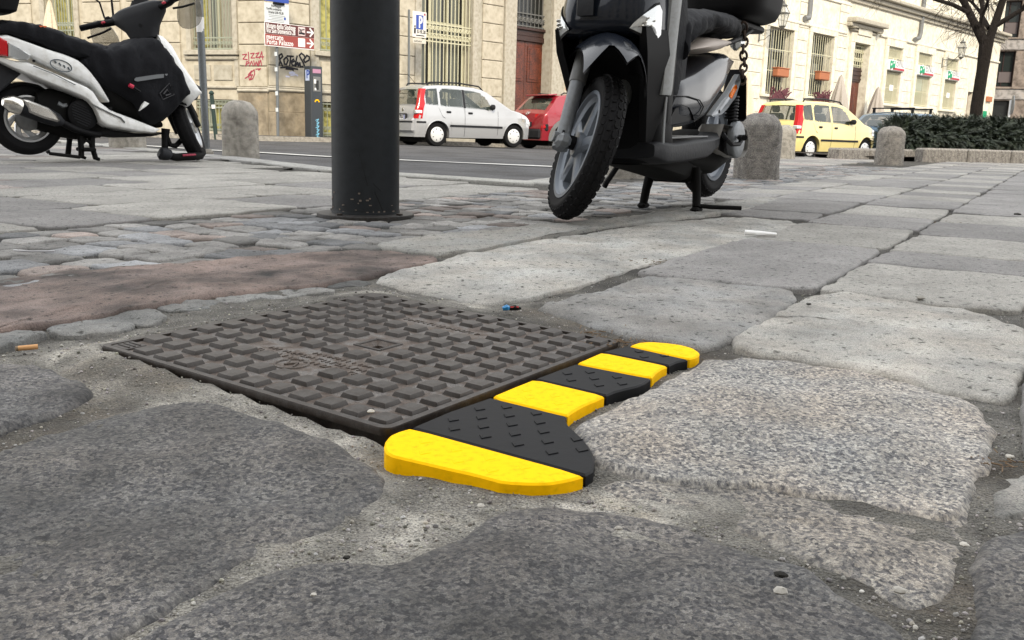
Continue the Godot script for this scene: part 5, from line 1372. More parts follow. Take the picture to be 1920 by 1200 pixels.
	# exhaust, engine, stand
	m = MB.new(); m.tube([Vector3(-0.123, 0.436, 0.21), Vector3(-0.104, 0.433, 0.21), Vector3(-0.077, 0.425, 0.21), Vector3(-0.021, 0.407, 0.21), Vector3(-0.007, 0.403, 0.21)], [0.03, 0.045, 0.062, 0.064, 0.06], 20); part("silencer_cap", m, M.chrome, t)
	m = MB.new(); m.tube([Vector3(-0.008, 0.405, 0.2), Vector3(0.015, 0.398, 0.2), Vector3(0.173, 0.343, 0.2), Vector3(0.241, 0.314, 0.2), Vector3(0.284, 0.297, 0.19)], [0.058, 0.064, 0.062, 0.05, 0.025], 20); part("silencer", m, M.dark_plastic, t)
	m = MB.new(); m.prism(v2s([0, 0.453, 0.033, 0.45, 0.166, 0.399, 0.213, 0.36, 0.242, 0.314, 0.224, 0.3, 0.122, 0.326, 0.032, 0.364]), 0.0, 0.03, 0.014, Transform3D(Basis(), Vector3(0, 0, 0.243))); part("heat_shield", m, M.chrome, t)
	m = MB.new(); m.tube([Vector3(0.278, 0.299, 0.18), Vector3(0.375, 0.253, 0.16), Vector3(0.486, 0.223, 0.14), Vector3(0.579, 0.213, 0.12)], 0.027, 12); part("exhaust_pipe", m, M.black, t)
	m = MB.new(); m.lathe([[0.001, 0.05], [0.09, 0.05], [0.115, 0.035], [0.125, -0.05]], 28, Vector3(0.45, 0.361, 0.13), Basis(Vector3(1, 0, 0), Vector3(0, 0, 1), Vector3(0, -1, 0))); var fan := part("fan_cover", m, M.black, t)
	m = MB.new()
	for k in 8: m.box(Vector3(0.431, 0.361, 0.183) + Vector3(0, -0.07 + k * 0.02, 0), Vector3(0.15 * sqrt(1.0 - pow((k - 3.5) / 4.2, 2.0)), 0.006, 0.006), 0.0, Basis(Vector3(0, 0, 1), -0.4))
	stuffed(part("fan_slots", m, M.dark_plastic, fan))
	m = MB.new(); body(m, [0.145, 0.522, 0.237, 0.547, 0.391, 0.534, 0.512, 0.454, 0.632, 0.284], [0.126, 0.251, 0.285, 0.191, 0.451, 0.166, 0.593, 0.185, 0.628, 0.207], [0, 0.13, 2, 0.13], 18, 0.6); part("engine", m, M.black_matte, t)
	m = MB.new(); m.tube([Vector3(0.282, 0.439, 0.12), Vector3(0.317, 0.42, 0.12), Vector3(0.348, 0.426, 0.12)], 0.018, 8); part("oil_cap", m, M.alu, t)
	m = MB.new(); body(m, [0.59, 0.273, 0.721, 0.248, 0.879, 0.229, 1.025, 0.226, 1.08, 0.238], [0.586, 0.197, 0.696, 0.187, 0.797, 0.191, 0.924, 0.196, 0.995, 0.201, 1.079, 0.221], [0, 0.13, 2, 0.13], 16, 0.5); part("underframe", m, M.black, t)
	m = MB.new()
	for s in [1.0, -1.0]:
		m.tube([Vector3(0.436, 0.216, 0.1) * Vector3(1, 1, s), Vector3(0.435, 0.152, 0.12) * Vector3(1, 1, s), Vector3(0.423, 0.039, 0.14) * Vector3(1, 1, s)], [0.03, 0.02, 0.022], 8); m.tube([Vector3(0.521, 0.206, 0.1) * Vector3(1, 1, s), Vector3(0.518, 0.109, 0.12) * Vector3(1, 1, s), Vector3(0.53, 0.031, 0.14) * Vector3(1, 1, s), Vector3(0.56, 0.02, 0.14) * Vector3(1, 1, s)], [0.03, 0.02, 0.02, 0.012], 8)
	m.tube([Vector3(0.44, 0.141, 0.12), Vector3(0.474, 0.168, 0.12), Vector3(0.51, 0.147, 0.12)], 0.014, 6); m.box(Vector3(0.477, 0.097, 0.1), Vector3(0.10, 0.03, 0.16), 0.008); m.tube([Vector3(0.154, 0.073, 0.2), Vector3(0.17, 0.086, 0.2), Vector3(0.174, 0.068, 0.2), Vector3(0.403, 0.04, 0.16)], 0.013, 8)
	part("centre_stand", m, M.black_matte, t)
	# front wheel turned away, fork, lock
	var fa := Vector3(1.365, 0.301, 0)
	fa = Vector3(fa.x, 0.262, 0)
	var st := Transform3D(Basis(Vector3(-0.40, 0.917, 0).normalized(), 1.02), fa)
	spoked_wheel(t, "front_wheel", st, 0.262, 0.165, 0.125, 8, true, mat(0.45, 0.46, 0.47, 0.3, 0.6), 0.9)
	for s in [1.0, -1.0]:
		m = MB.new(); m.tube([Vector3(0, 0, s * 0.09), Vector3(-0.19, 0.39, s * 0.09)], 0.024, 10); part("fork_leg", m, M.black, t, st)
	m = MB.new()
	var ar := []
	for k in 11:
		var a := lerpf(0.5, 2.6, k / 10.0)
		var q := PackedVector3Array()
		for i in 9: q.append(Vector3(cos(a) * (0.31 - 0.05 * pow(absf(i / 4.0 - 1.0), 2.5)), sin(a) * (0.31 - 0.05 * pow(absf(i / 4.0 - 1.0), 2.5)), (i / 4.0 - 1.0) * 0.09))
		ar.append(q)
	m.rings(ar, false, false); m.face_up(); part("front_mudguard", m, M.black, t, st)
	m = MB.new(); m.tube([Vector3(1.114, 0.268, 0.12), Vector3(1.104, 0.182, 0.12), Vector3(1.096, 0.081, 0.12)], [0.035, 0.028, 0.026], 10); m.tube([Vector3(1.117, 0.205, 0.12), Vector3(1.144, 0.137, 0.12), Vector3(1.192, 0.131, 0.12), Vector3(1.253, 0.178, 0.1)], 0.022, 8); part("lock_bracket", m, M.black, t)
	var lk := thing("chain_lock", "black sleeved chain lock lying round the white scooter's front wheel", "bicycle lock", Vector3(-3.75, 0, -7.05), PI / 4)
	m = MB.new(); m.tube([Vector3(0.994, 0.077, 0.24), Vector3(1.008, 0.071, 0.24), Vector3(1.043, 0.068, 0.24), Vector3(1.079, 0.06, 0.24), Vector3(1.09, 0.053, 0.24)], [0.03, 0.05, 0.052, 0.045, 0.03], 12); part("lock_body", m, M.dark_plastic, lk)
	m = MB.new(); m.tube([Vector3(1.078, 0.053, 0.24), Vector3(1.147, 0.041, 0.22), Vector3(1.221, 0.046, 0.22), Vector3(1.295, 0.048, 0.22), Vector3(1.386, 0.053, 0.15), Vector3(1.435, 0.09, 0.08)], 0.032, 10); part("chain_sleeve", m, M.black_matte, lk)
	m = MB.new(); m.tube([Vector3(1.188, 0.058, 0.25), Vector3(1.244, 0.061, 0.25), Vector3(1.304, 0.063, 0.24)], 0.009, 6); part("red_stripe", m, M.ink_red, lk)


# ---- cars: the flank, roof and glass all follow one surface given by a few outlines
class Car:
	var top := []; var plan := []; var low := 0.22
	var W := 1.58; var L := 3.54; var r := 0.29
	var wheels := []
	var waist := [0.2, 0.93, 0.5, 1.0, 0.75, 1.0, 0.95, 0.96, 1.5, 0.76]
	var arch := 0.05
	func at(a: Array, x: float) -> float:
		if x <= a[0]: return a[1]
		for i in range(2, a.size(), 2):
			if x <= a[i]: return lerpf(a[i - 1], a[i + 1], (x - a[i - 2]) / maxf(1e-6, a[i] - a[i - 2]))
		return a[-1]
	func hw(x: float, y: float) -> float: return W * 0.5 * at(plan, x) * at(waist, y)
	func yt(x: float) -> float: return at(top, x)
	func yb(x: float) -> float:
		var y := low
		for c in wheels:
			var d := absf(x - c)
			if d < r + arch: y = maxf(y, r + sqrt((r + arch) * (r + arch) - d * d))
		return y
	func side(x: float, y: float, out := 0.004, s := 1.0) -> Vector3:
		return Vector3(x, y, s * (hw(x, y) + out))
	func over(x: float, f: float, out := 0.004) -> Vector3:   # f from -1 to 1 across the top
		var t := yt(x); var w := hw(x, t - 0.06)
		var q := Vector3(x, t - 0.035 * f * f, w * f)
		var dx := 0.03
		var sl := (yt(x + dx) - yt(x - dx)) / (2.0 * dx)
		return q + Vector3(-sl, 1.0, 0.0).normalized() * out


func car_patch(m: MB, c: Car, lower: Array, upper: Array, s := 1.0, n := 10, out := 0.004, rows := 5) -> void:   # a panel on the flank between two outlines
	var x0: float = lower[0]; var x1: float = lower[-2]
	var g := []
	for j in rows + 1:
		var q := PackedVector3Array()
		for i in n + 1:
			var x := lerpf(x0, x1, float(i) / n)
			q.append(c.side(x, lerpf(c.at(lower, x), c.at(upper, x), float(j) / rows), out, s))
		g.append(q)
	var from := m.p.size()
	m.rings(g, false, false)
	for i in range(from, m.p.size(), 3):
		if (m.p[i + 2] - m.p[i]).cross(m.p[i + 1] - m.p[i]).z * s < 0.0:
			var t := m.p[i + 1]; m.p[i + 1] = m.p[i + 2]; m.p[i + 2] = t
	m.mark = m.p.size()


func car_over(m: MB, c: Car, x0: float, x1: float, f: float, out := 0.005, n := 6) -> void:
	var g := []
	for j in n + 1:
		var q := PackedVector3Array()
		for i in 9: q.append(c.over(lerpf(x0, x1, float(j) / n), lerpf(-f, f, i / 8.0), out))
		g.append(q)
	var from := m.p.size()
	m.rings(g, false, false)
	for i in range(from, m.p.size(), 3):
		var nn := (m.p[i + 2] - m.p[i]).cross(m.p[i + 1] - m.p[i])
		if nn.y + (-0.2 if c.yt(x1) < c.yt(x0) else -0.2) * 0.0 < 0.0:
			var t := m.p[i + 1]; m.p[i + 1] = m.p[i + 2]; m.p[i + 2] = t
	m.mark = m.p.size()


func car_wheel(parent: Node3D, at: Vector3, r: float, s: float, cap: bool) -> void:
	var b := Basis(Vector3(1, 0, 0), Vector3(0, 0, s), Vector3(0, -s, 0))
	var m := MB.new()
	m.lathe([[r * 0.62, -0.17], [r * 0.9, -0.18], [r, -0.15], [r, -0.03], [r * 0.93, 0.0], [r * 0.66, 0.0], [r * 0.62, -0.02]], 32, at, b)
	var w := part("wheel", m, M.rubber, parent)
	m = MB.new()
	if cap:
		m.lathe([[r * 0.66, -0.015], [r * 0.62, 0.0], [r * 0.5, 0.01], [r * 0.3, 0.016], [0.001, 0.018]], 28, at, b)
		part("hubcap", m, M.hubcap, w)
		m = MB.new()
		for k in 7:
			var a := TAU * k / 7
			var c := at + b * Vector3(cos(a) * r * 0.46, 0.013, sin(a) * r * 0.46)
			m.box(c, Vector3(0.03, 0.02, 0.004), 0.0, Basis(Vector3(0, 0, 1), a * s))
		part("vents", m, M.black, w)
	else:
		m.lathe([[r * 0.66, -0.02], [r * 0.63, -0.002], [r * 0.58, -0.02], [r * 0.5, -0.06], [0.001, -0.06]], 28, at, b)
		part("rim", m, M.dark_plastic, w)
		m = MB.new()
		for k in 5:
			var a := TAU * k / 5
			m.tube([at + b * Vector3(cos(a) * 0.03, 0.0, sin(a) * 0.03), at + b * Vector3(cos(a) * r * 0.6, -0.012, sin(a) * r * 0.6)], [0.035, 0.022], 6)
		part("spokes", m, M.hubcap, w)


func car_body(t: Node3D, c: Car, paint: Material, side_windows := [], over_windows := []) -> Node3D:
	var xs := []
	var k := 0
	while k <= 70:
		xs.append(c.L * (0.5 - 0.5 * cos(PI * k / 70.0)) * 0.4 + c.L * 0.6 * k / 70.0); k += 1
	for w in c.wheels:
		for a in range(-8, 9): xs.append(w + (c.r + c.arch) * sin(a * PI / 16.0))
		xs.append(w - c.r - c.arch - 0.004); xs.append(w + c.r + c.arch + 0.004)
	for e in range(0, c.top.size(), 2): xs.append(clampf(c.top[e], 0.0, c.L))
	for wd in side_windows: xs.append(wd[0][0]); xs.append(wd[0][-2])
	for wd in over_windows: xs.append(wd[0]); xs.append(wd[1])
	xs.sort()
	var g := []
	var last := -1.0
	var ns := 22
	for x in xs:
		if x - last < 0.003 or x < 0.0 or x > c.L: continue
		last = x
		var yb := c.yb(x); var yt := maxf(c.yt(x), yb + 0.02)
		var rr := minf(0.075, (yt - yb) * 0.45)
		var half := []
		for j in ns: half.append(c.side(x, lerpf(yb, yt - rr, j / (ns - 1.0)), 0.0))
		var w := c.hw(x, yt - rr)
		for a in range(1, 5):
			var an := a * PI / 2 / 5
			half.append(Vector3(x, yt - rr + rr * sin(an) - 0.035 * pow((w - rr * (1 - cos(an))) / w, 2.0) * sin(an), w - rr * (1.0 - cos(an))))
		for f in [0.85, 0.6, 0.3, 0.0]: half.append(Vector3(x, yt - 0.035 * f * f, (w - rr) * f))
		var q := PackedVector3Array()
		for e in half: q.append(e)
		for e in range(half.size() - 2, -1, -1): q.append(Vector3(half[e].x, half[e].y, -half[e].z))
		g.append(q)
	var m := MB.new()
	var mm: int = g[0].size()
	for i in g.size() - 1:
		for j in mm:
			var q := [g[i][j], g[i][(j + 1) % mm], g[i + 1][(j + 1) % mm], g[i + 1][j]]
			var mid: Vector3 = (q[0] + q[1] + q[2] + q[3]) * 0.25
			var open := false
			if j < ns - 1 or j >= mm - ns:
				for wd in side_windows:
					if mid.x > wd[0][0] and mid.x < wd[0][-2] and mid.y > c.at(wd[0], mid.x) + 0.012 and mid.y < c.at(wd[1], mid.x) - 0.012 and j != mm - 1: open = true
			elif j != mm - 1:
				for wd in over_windows:
					if mid.x > wd[0] and mid.x < wd[1] and absf(mid.z) < wd[2] * c.hw(mid.x, c.yt(mid.x) - 0.06): open = true
			if not open: m.quad(q[0], q[1], q[2], q[3])
	for e in [0, g.size() - 1]:
		var cc := Vector3.ZERO
		for q in g[e]: cc += q
		cc /= mm
		for j in mm:
			if e == 0: m.tri(cc, g[e][(j + 1) % mm], g[e][j])
			else: m.tri(cc, g[e][j], g[e][(j + 1) % mm])
	m.done()
	return part("body", m, paint, t, Transform3D(), 32.0)


func car_seats(t: Node3D, c: Car, front: float, rear: float, belt: float) -> void:
	for s in [1.0, -1.0]:
		for x in [front, rear]:
			var m := MB.new()
			m.box(Vector3(x + 0.18, belt - 0.42, s * c.W * 0.22), Vector3(0.5, 0.16, c.W * 0.3), 0.05)
			m.box(Vector3(x - 0.08, belt - 0.08, s * c.W * 0.22), Vector3(0.13, 0.62, c.W * 0.29), 0.05, Basis(Vector3(0, 0, 1), 0.2))
			m.box(Vector3(x - 0.16, belt + 0.33, s * c.W * 0.22), Vector3(0.09, 0.18, 0.25), 0.04, Basis(Vector3(0, 0, 1), 0.15))
			part("seat", m, M.seat_cloth, t)
	var d := MB.new()
	d.box(Vector3(front + 0.95, belt - 0.12, 0), Vector3(0.4, 0.22, c.W * 0.78), 0.06); part("dashboard", d, M.seat_cloth, t)
	d = MB.new()
	var ring := []
	for k in 17: ring.append(Vector3(front + 0.62 + 0.06 * sin(TAU * k / 16), belt - 0.02 + 0.17 * sin(TAU * k / 16), -c.W * 0.22 + 0.18 * cos(TAU * k / 16)))
	d.tube(ring, 0.015, 6); part("steering_wheel", d, M.black, t)


func panda(called_label: String, at: Vector3, turn: float, paint: Material) -> void:
	var c := Car.new()
	c.wheels = [0.60, 2.90]
	c.top = [0.0, 0.66, 0.03, 0.84, 0.06, 0.94, 0.10, 1.02, 0.19, 1.36, 0.24, 1.44, 0.34, 1.485, 0.7, 1.515, 1.2, 1.525, 1.7, 1.50, 1.95, 1.455, 2.1, 1.40, 2.72, 1.03, 2.82, 0.985, 3.1, 0.93, 3.32, 0.85, 3.45, 0.74, 3.54, 0.56]
	c.plan = [0.0, 0.90, 0.08, 0.955, 0.3, 0.99, 0.8, 1.0, 2.6, 1.0, 3.0, 0.975, 3.3, 0.90, 3.45, 0.80, 3.54, 0.66]
	c.waist = [0.2, 0.93, 0.34, 0.97, 0.5, 1.0, 0.75, 0.995, 0.95, 0.965, 1.2, 0.885, 1.5, 0.775]
	var t := thing("parked_car", called_label, "car", at, turn, "cars parked along the palaces")
	var side_w := [[[0.28, 1.01, 0.62, 0.985], [0.28, 1.33, 0.34, 1.375, 0.62, 1.40]], [[0.68, 0.98, 1.33, 0.955], [0.68, 1.30, 0.74, 1.39, 0.9, 1.415, 1.33, 1.40]], [[1.41, 0.95, 2.22, 0.92], [1.41, 1.395, 1.6, 1.39, 1.85, 1.34, 2.0, 1.24, 2.22, 0.96]]]
	car_body(t, c, paint, side_w, [[2.14, 2.70, 0.84], [0.10, 0.20, 0.70]])
	car_seats(t, c, 1.45, 0.62, 0.96)
	var m := MB.new()
	for s in [1.0, -1.0]:
		for x in c.wheels:
			car_wheel(t, Vector3(x, c.r, s * 0.745), c.r, s, true)
		var win := MB.new()
		car_patch(win, c, [0.28, 1.01, 0.62, 0.985], [0.28, 1.33, 0.34, 1.375, 0.62, 1.40], s); part("quarter_window", win, M.glass, t)
		win = MB.new(); car_patch(win, c, [0.68, 0.98, 1.33, 0.955], [0.68, 1.30, 0.74, 1.39, 0.9, 1.415, 1.33, 1.40], s); part("rear_door_window", win, M.glass, t)
		win = MB.new(); car_patch(win, c, [1.41, 0.95, 2.22, 0.92], [1.41, 1.395, 1.6, 1.39, 1.85, 1.34, 2.0, 1.24, 2.22, 0.96], s); part("front_door_window", win, M.glass, t)
		var seal := MB.new()
		car_patch(seal, c, [1.335, 0.95, 1.405, 0.95], [1.335, 1.40, 1.405, 1.395], s, 2, 0.003); part("pillar", seal, M.dark_plastic if paint == M.car_silver else paint, t)
		var strip := MB.new(); car_patch(strip, c, [0.93, 0.485, 2.5, 0.475], [0.93, 0.535, 2.5, 0.525], s, 12, 0.014, 1); part("rubbing_strip", strip, M.dark_plastic, t)
		strip = MB.new(); car_patch(strip, c, [0.02, 0.555, 0.26, 0.555], [0.02, 0.60, 0.26, 0.60], s, 4, 0.012, 1); part("bumper_strip", strip, M.dark_plastic, t)
		var seam := MB.new()
		for e in [[[1.365, 0.25, 1.375, 0.25], [1.365, 0.95, 1.375, 0.95]], [[2.36, 0.3, 2.37, 0.3], [2.36, 0.90, 2.37, 0.90]]]:
			car_patch(seam, c, e[0], e[1], s, 1, 0.002, 6)
		car_patch(seam, c, [0.62, 0.93, 0.72, 0.72, 0.8, 0.68], [0.62, 0.942, 0.72, 0.735, 0.8, 0.692], s, 6, 0.002, 1)
		car_patch(seam, c, [0.97, 0.60, 0.99, 0.40, 1.0, 0.27], [0.97, 0.62, 0.985, 0.47, 1.0, 0.60], s, 4, 0.002, 1)
		part("door_seam", seam, M.black, t)
		for x in [0.90, 1.53]:
			var h := MB.new(); h.box(c.side(x, 0.84 if x < 1.2 else 0.83, 0.012, s), Vector3(0.13, 0.05, 0.03), 0.012)
			part("door_handle", h, M.dark_plastic, t)
		var lamp := MB.new(); car_patch(lamp, c, [0.035, 0.66, 0.16, 0.66], [0.035, 1.0, 0.085, 1.02, 0.16, 1.02], s, 5, 0.008); 
		var tl := MB.new()
		var gq := []
		for y in [0.66, 0.78, 0.9, 1.02, 1.14, 1.26, 1.38]:
			var xx := interp([0.6, 0.0, 0.66, 0.01, 0.94, 0.06, 1.02, 0.10, 1.36, 0.19, 1.44, 0.24], y)
			var q := PackedVector3Array()
			var wd := 0.15 if y < 1.05 else 0.11
			q.append(Vector3(xx - 0.012, y, s * (c.hw(xx + 0.02, y) - 0.13))); q.append(Vector3(xx - 0.014, y, s * (c.hw(xx + 0.02, y) - 0.02))); q.append(Vector3(xx + 0.03, y, s * (c.hw(xx + 0.03, y) + 0.008))); q.append(Vector3(xx + wd, y, s * (c.hw(xx + wd, y) + 0.007))); q.append(Vector3(xx + wd, y, s * (c.hw(xx + wd, y) - 0.04))); q.append(Vector3(xx + 0.05, y, s * (c.hw(xx, y) - 0.13)))
			gq.append(q)
		tl.rings(gq)
		var lp := part("tail_light", tl, M.red_lens, t)
		var wl := MB.new(); wl.box(Vector3(0.07, 0.82, s * (c.hw(0.05, 0.82) - 0.03)), Vector3(0.205, 0.085, 0.13), 0.015); part("clear_lens", wl, M.lens, lp)
		var mir := MB.new(); mir.box(Vector3(2.16, 1.0, s * 0.84), Vector3(0.11, 0.13, 0.17), 0.04); part("wing_mirror", mir, M.dark_plastic, t)
		var hl := MB.new(); car_patch(hl, c, [3.14, 0.68, 3.45, 0.6], [3.14, 0.84, 3.3, 0.80, 3.45, 0.70], s, 5, 0.006); part("headlight", hl, M.lens, t)
		var rail := MB.new()
		var path := []
		for x in [0.42, 0.46, 0.6, 1.3, 1.9, 2.02]: path.append(c.over(x, 0.86, 0.0) + Vector3(0, 0.0 if x in [0.42, 2.02] else 0.065, 0) + Vector3(0, 0, (s - 1.0) * c.over(x, 0.86, 0.0).z))
		rail.tube(path, 0.019, 8); part("roof_rail", rail, M.dark_plastic, t)
		var lip := MB.new()
		for x in c.wheels:
			var arc := []
			for k in 19:
				var a := PI * k / 18.0
				var px: float = x + cos(a) * (c.r + c.arch); var py: float = c.r + sin(a) * (c.r + c.arch)
				arc.append(Vector3(px, py, s * (c.hw(px, py) + 0.001)))
			lip.tube(arc, 0.011, 6)
		part("wheel_arch", lip, paint, t)
	m = MB.new()
	for x in c.wheels: m.box(Vector3(x, c.r + 0.05, 0), Vector3(0.68, 0.5, 1.2))
	m.box(Vector3(1.75, 0.3, 0), Vector3(3.1, 0.2, 1.2))
	part("underbody", m, M.black_matte, t)
	m = MB.new(); car_over(m, c, 2.14, 2.70, 0.86); part("windscreen", m, M.glass, t)
	m = MB.new()
	var rq := []
	for e in [[0.088, 1.0], [0.13, 1.14], [0.185, 1.34], [0.20, 1.375]]:
		var q := PackedVector3Array()
		for i in 9: q.append(Vector3(e[0] - 0.012 - 0.018 * (1.0 - pow(i / 4.0 - 1.0, 2.0)), e[1], lerpf(-1, 1, i / 8.0) * (c.hw(0.2, e[1]) - 0.135)))
		rq.append(q)
	m.rings(rq, false, false)
	if (m.p[2] - m.p[0]).cross(m.p[1] - m.p[0]).x > 0: m.flip(0)
	m.mark = m.p.size()
	part("rear_window", m, M.glass, t)
	m = MB.new(); m.box(Vector3(-0.02, 0.70, 0), Vector3(0.05, 0.16, 0.62), 0.02); part("plate_recess", m, M.dark_plastic, t)
	m = MB.new(); m.box(Vector3(-0.047, 0.69, 0), Vector3(0.012, 0.11, 0.5), 0.003)
	var np := part("number_plate", m, M.white, t)
	text("CY 470DZ" if paint == M.car_silver else "CV 311MB", 0.085, M.ink, np, Transform3D(Basis(Vector3.UP, -PI / 2), Vector3(-0.0545, 0.655, -0.2)), true, "lettering", 0.4)
	m = MB.new(); m.box(Vector3(-0.054, 0.69, 0.235), Vector3(0.004, 0.11, 0.03)); m.box(Vector3(-0.054, 0.69, -0.235), Vector3(0.004, 0.11, 0.03)); part("blue_ends", m, M.sign_blue, np)
	m = MB.new(); m.box(Vector3(0.0, 0.5, 0), Vector3(0.12, 0.36, 1.34), 0.06); part("rear_bumper", m, paint, t)
	m = MB.new(); m.box(Vector3(-0.055, 0.578, 0), Vector3(0.03, 0.045, 1.3), 0.012); part("bumper_strip", m, M.dark_plastic, t)
	m = MB.new(); m.lathe([[0.045, 0.0], [0.042, 0.012], [0.001, 0.016]], 20, Vector3(0.04, 0.87, 0), Basis(Vector3(0, 0, 1), Vector3(-1, 0, 0), Vector3(0, -1, 0))); part("badge", m, M.chrome, t)
	m = MB.new(); m.tube([Vector3(0.40, 1.50, 0.0), Vector3(0.18, 1.72, 0.0)], 0.006, 5); part("aerial", m, M.black, t)


func suv(label: String, at: Vector3, turn: float) -> void:
	var c := Car.new()
	c.L = 4.16; c.W = 1.82; c.r = 0.335; c.wheels = [0.68, 3.30]; c.low = 0.25; c.arch = 0.06
	c.top = [0.0, 0.80, 0.05, 0.98, 0.14, 1.06, 0.50, 1.42, 0.62, 1.495, 1.0, 1.54, 1.8, 1.55, 2.3, 1.49, 3.05, 1.06, 3.6, 0.98, 4.0, 0.86, 4.16, 0.6]
	c.plan = [0.0, 0.86, 0.12, 0.93, 0.4, 0.985, 0.9, 1.0, 3.2, 1.0, 3.8, 0.92, 4.16, 0.7]
	c.waist = [0.25, 0.95, 0.6, 1.0, 0.9, 0.985, 1.05, 0.94, 1.5, 0.74]
	var t := thing("parked_suv", label, "car", at, turn, "cars parked along the palaces")
	car_body(t, c, M.car_red, [[[0.95, 1.07, 1.85, 1.03], [0.95, 1.09, 1.2, 1.36, 1.5, 1.40, 1.85, 1.40]], [[1.93, 1.03, 2.75, 1.0], [1.93, 1.40, 2.2, 1.38, 2.75, 1.05]]], [[0.17, 0.49, 0.78], [2.36, 3.0, 0.84]])
	car_seats(t, c, 1.9, 1.0, 1.04)
	var m := MB.new()
	for s in [1.0, -1.0]:
		for x in c.wheels: car_wheel(t, Vector3(x, c.r, s * 0.86), c.r, s, false)
		m = MB.new(); car_patch(m, c, [0.95, 1.07, 1.85, 1.03], [0.95, 1.09, 1.2, 1.36, 1.5, 1.40, 1.85, 1.40], s); part("rear_door_window", m, M.glass, t)
		m = MB.new(); car_patch(m, c, [1.93, 1.03, 2.75, 1.0], [1.93, 1.40, 2.2, 1.38, 2.75, 1.05], s); part("front_door_window", m, M.glass, t)
		m = MB.new()
		for x in c.wheels:
			var ring := []
			for k in 25:
				var a := PI * (k / 24.0) * 1.16 - PI * 0.08
				for rr in [c.r + c.arch - 0.005, c.r + c.arch + 0.11]:
					var px: float = x + cos(a) * rr; var py: float = maxf(0.24, c.r + sin(a) * rr)
					ring.append(Vector3(px, py, s * (c.hw(px, py) + 0.012)))
			for k in range(0, ring.size() - 2, 2): m.quad(ring[k], ring[k + 1], ring[k + 3], ring[k + 2])
		for i in range(0, m.p.size(), 3):
			if (m.p[i + 2] - m.p[i]).cross(m.p[i + 1] - m.p[i]).z * s < 0.0:
				var q := m.p[i + 1]; m.p[i + 1] = m.p[i + 2]; m.p[i + 2] = q
		m.mark = m.p.size()
		car_patch(m, c, [1.2, 0.25, 3.0, 0.25], [1.2, 0.36, 3.0, 0.36], s, 10, 0.012)
		part("grey_cladding", m, M.grey_plastic, t)
		m = MB.new()
		var g := []
		for e in [[0.30, 0.86], [0.30, 0.95]]:
			g.append(PackedVector3Array([Vector3(0.015 + (e[1] - 0.86) * 0.2, e[1], s * 0.38), Vector3(0.05 + (e[1] - 0.86) * 0.2, e[1] + 0.02, s * 0.70), Vector3(0.36, e[1] + 0.04, s * (c.hw(0.36, 1.0) + 0.01)), Vector3(0.36, e[1] + 0.03, s * 0.6), Vector3(0.1, e[1], s * 0.38)]))
		m.rings(g); part("tail_light", m, M.red_lens, t)
		m = MB.new(); m.box(Vector3(0.10, 0.60, s * 0.74), Vector3(0.14, 0.22, 0.24), 0.04, Basis(Vector3.UP, s * 0.5)); var lc := part("lamp_cluster", m, M.dark_plastic, t)
		m = MB.new(); m.box(Vector3(0.055, 0.61, s * 0.76), Vector3(0.10, 0.09, 0.14), 0.02, Basis(Vector3.UP, s * 0.5)); part("indicator", m, M.red_lens, lc)
		m = MB.new(); m.tube([c.over(0.75, 0.84, 0.01) * Vector3(1, 1, s), c.over(0.85, 0.84, 0.05) * Vector3(1, 1, s), c.over(2.1, 0.84, 0.05) * Vector3(1, 1, s), c.over(2.25, 0.84, 0.01) * Vector3(1, 1, s)], 0.018, 8); part("roof_rail", m, M.dark_plastic, t)
	m = MB.new()
	for x in c.wheels: m.box(Vector3(x, c.r + 0.05, 0), Vector3(0.8, 0.56, 1.4))
	m.box(Vector3(2.1, 0.33, 0), Vector3(3.6, 0.2, 1.4))
	part("underbody", m, M.black_matte, t)
	m = MB.new(); car_over(m, c, 0.17, 0.49, 0.80); part("rear_window", m, M.glass, t)
	m = MB.new(); car_over(m, c, 2.36, 3.0, 0.86); part("windscreen", m, M.glass, t)
	m = MB.new(); m.box(Vector3(0.50, 1.49, 0), Vector3(0.3, 0.04, 1.1), 0.015, Basis(Vector3(0, 0, 1), 0.1)); part("roof_spoiler", m, M.car_red, t)
	m = MB.new(); m.box(Vector3(0.03, 0.42, 0), Vector3(0.16, 0.30, 1.42), 0.06); part("rear_bumper", m, M.dark_plastic, t)
	m = MB.new(); m.box(Vector3(-0.02, 0.68, 0), Vector3(0.06, 0.13, 0.56), 0.015); part("plate_recess", m, M.dark_plastic, t)
	m = MB.new(); m.box(Vector3(-0.052, 0.68, 0), Vector3(0.012, 0.105, 0.5), 0.003); var np := part("number_plate", m, M.white, t)
	text("FP 812TC", 0.08, M.ink, np, Transform3D(Basis(Vector3.UP, -PI / 2), Vector3(-0.0595, 0.645, -0.2)), true, "lettering", 0.4)
	m = MB.new()
	var el := []
	for k in 21: el.append(Vector3(0.052 + 0.05 * sin(TAU * k / 20), 0.985 + sin(TAU * k / 20) * 0.045, cos(TAU * k / 20) * 0.08))
	m.tube(el, 0.008, 6); m.tube([Vector3(0.03, 0.95, -0.035), Vector3(0.07, 1.02, -0.03)], 0.009, 6); m.tube([Vector3(0.03, 0.95, 0.03), Vector3(0.07, 1.02, 0.035)], 0.009, 6); m.tube([Vector3(0.045, 0.985, -0.035), Vector3(0.055, 0.985, 0.035)], 0.009, 6)
	part("badge", m, M.chrome, t)


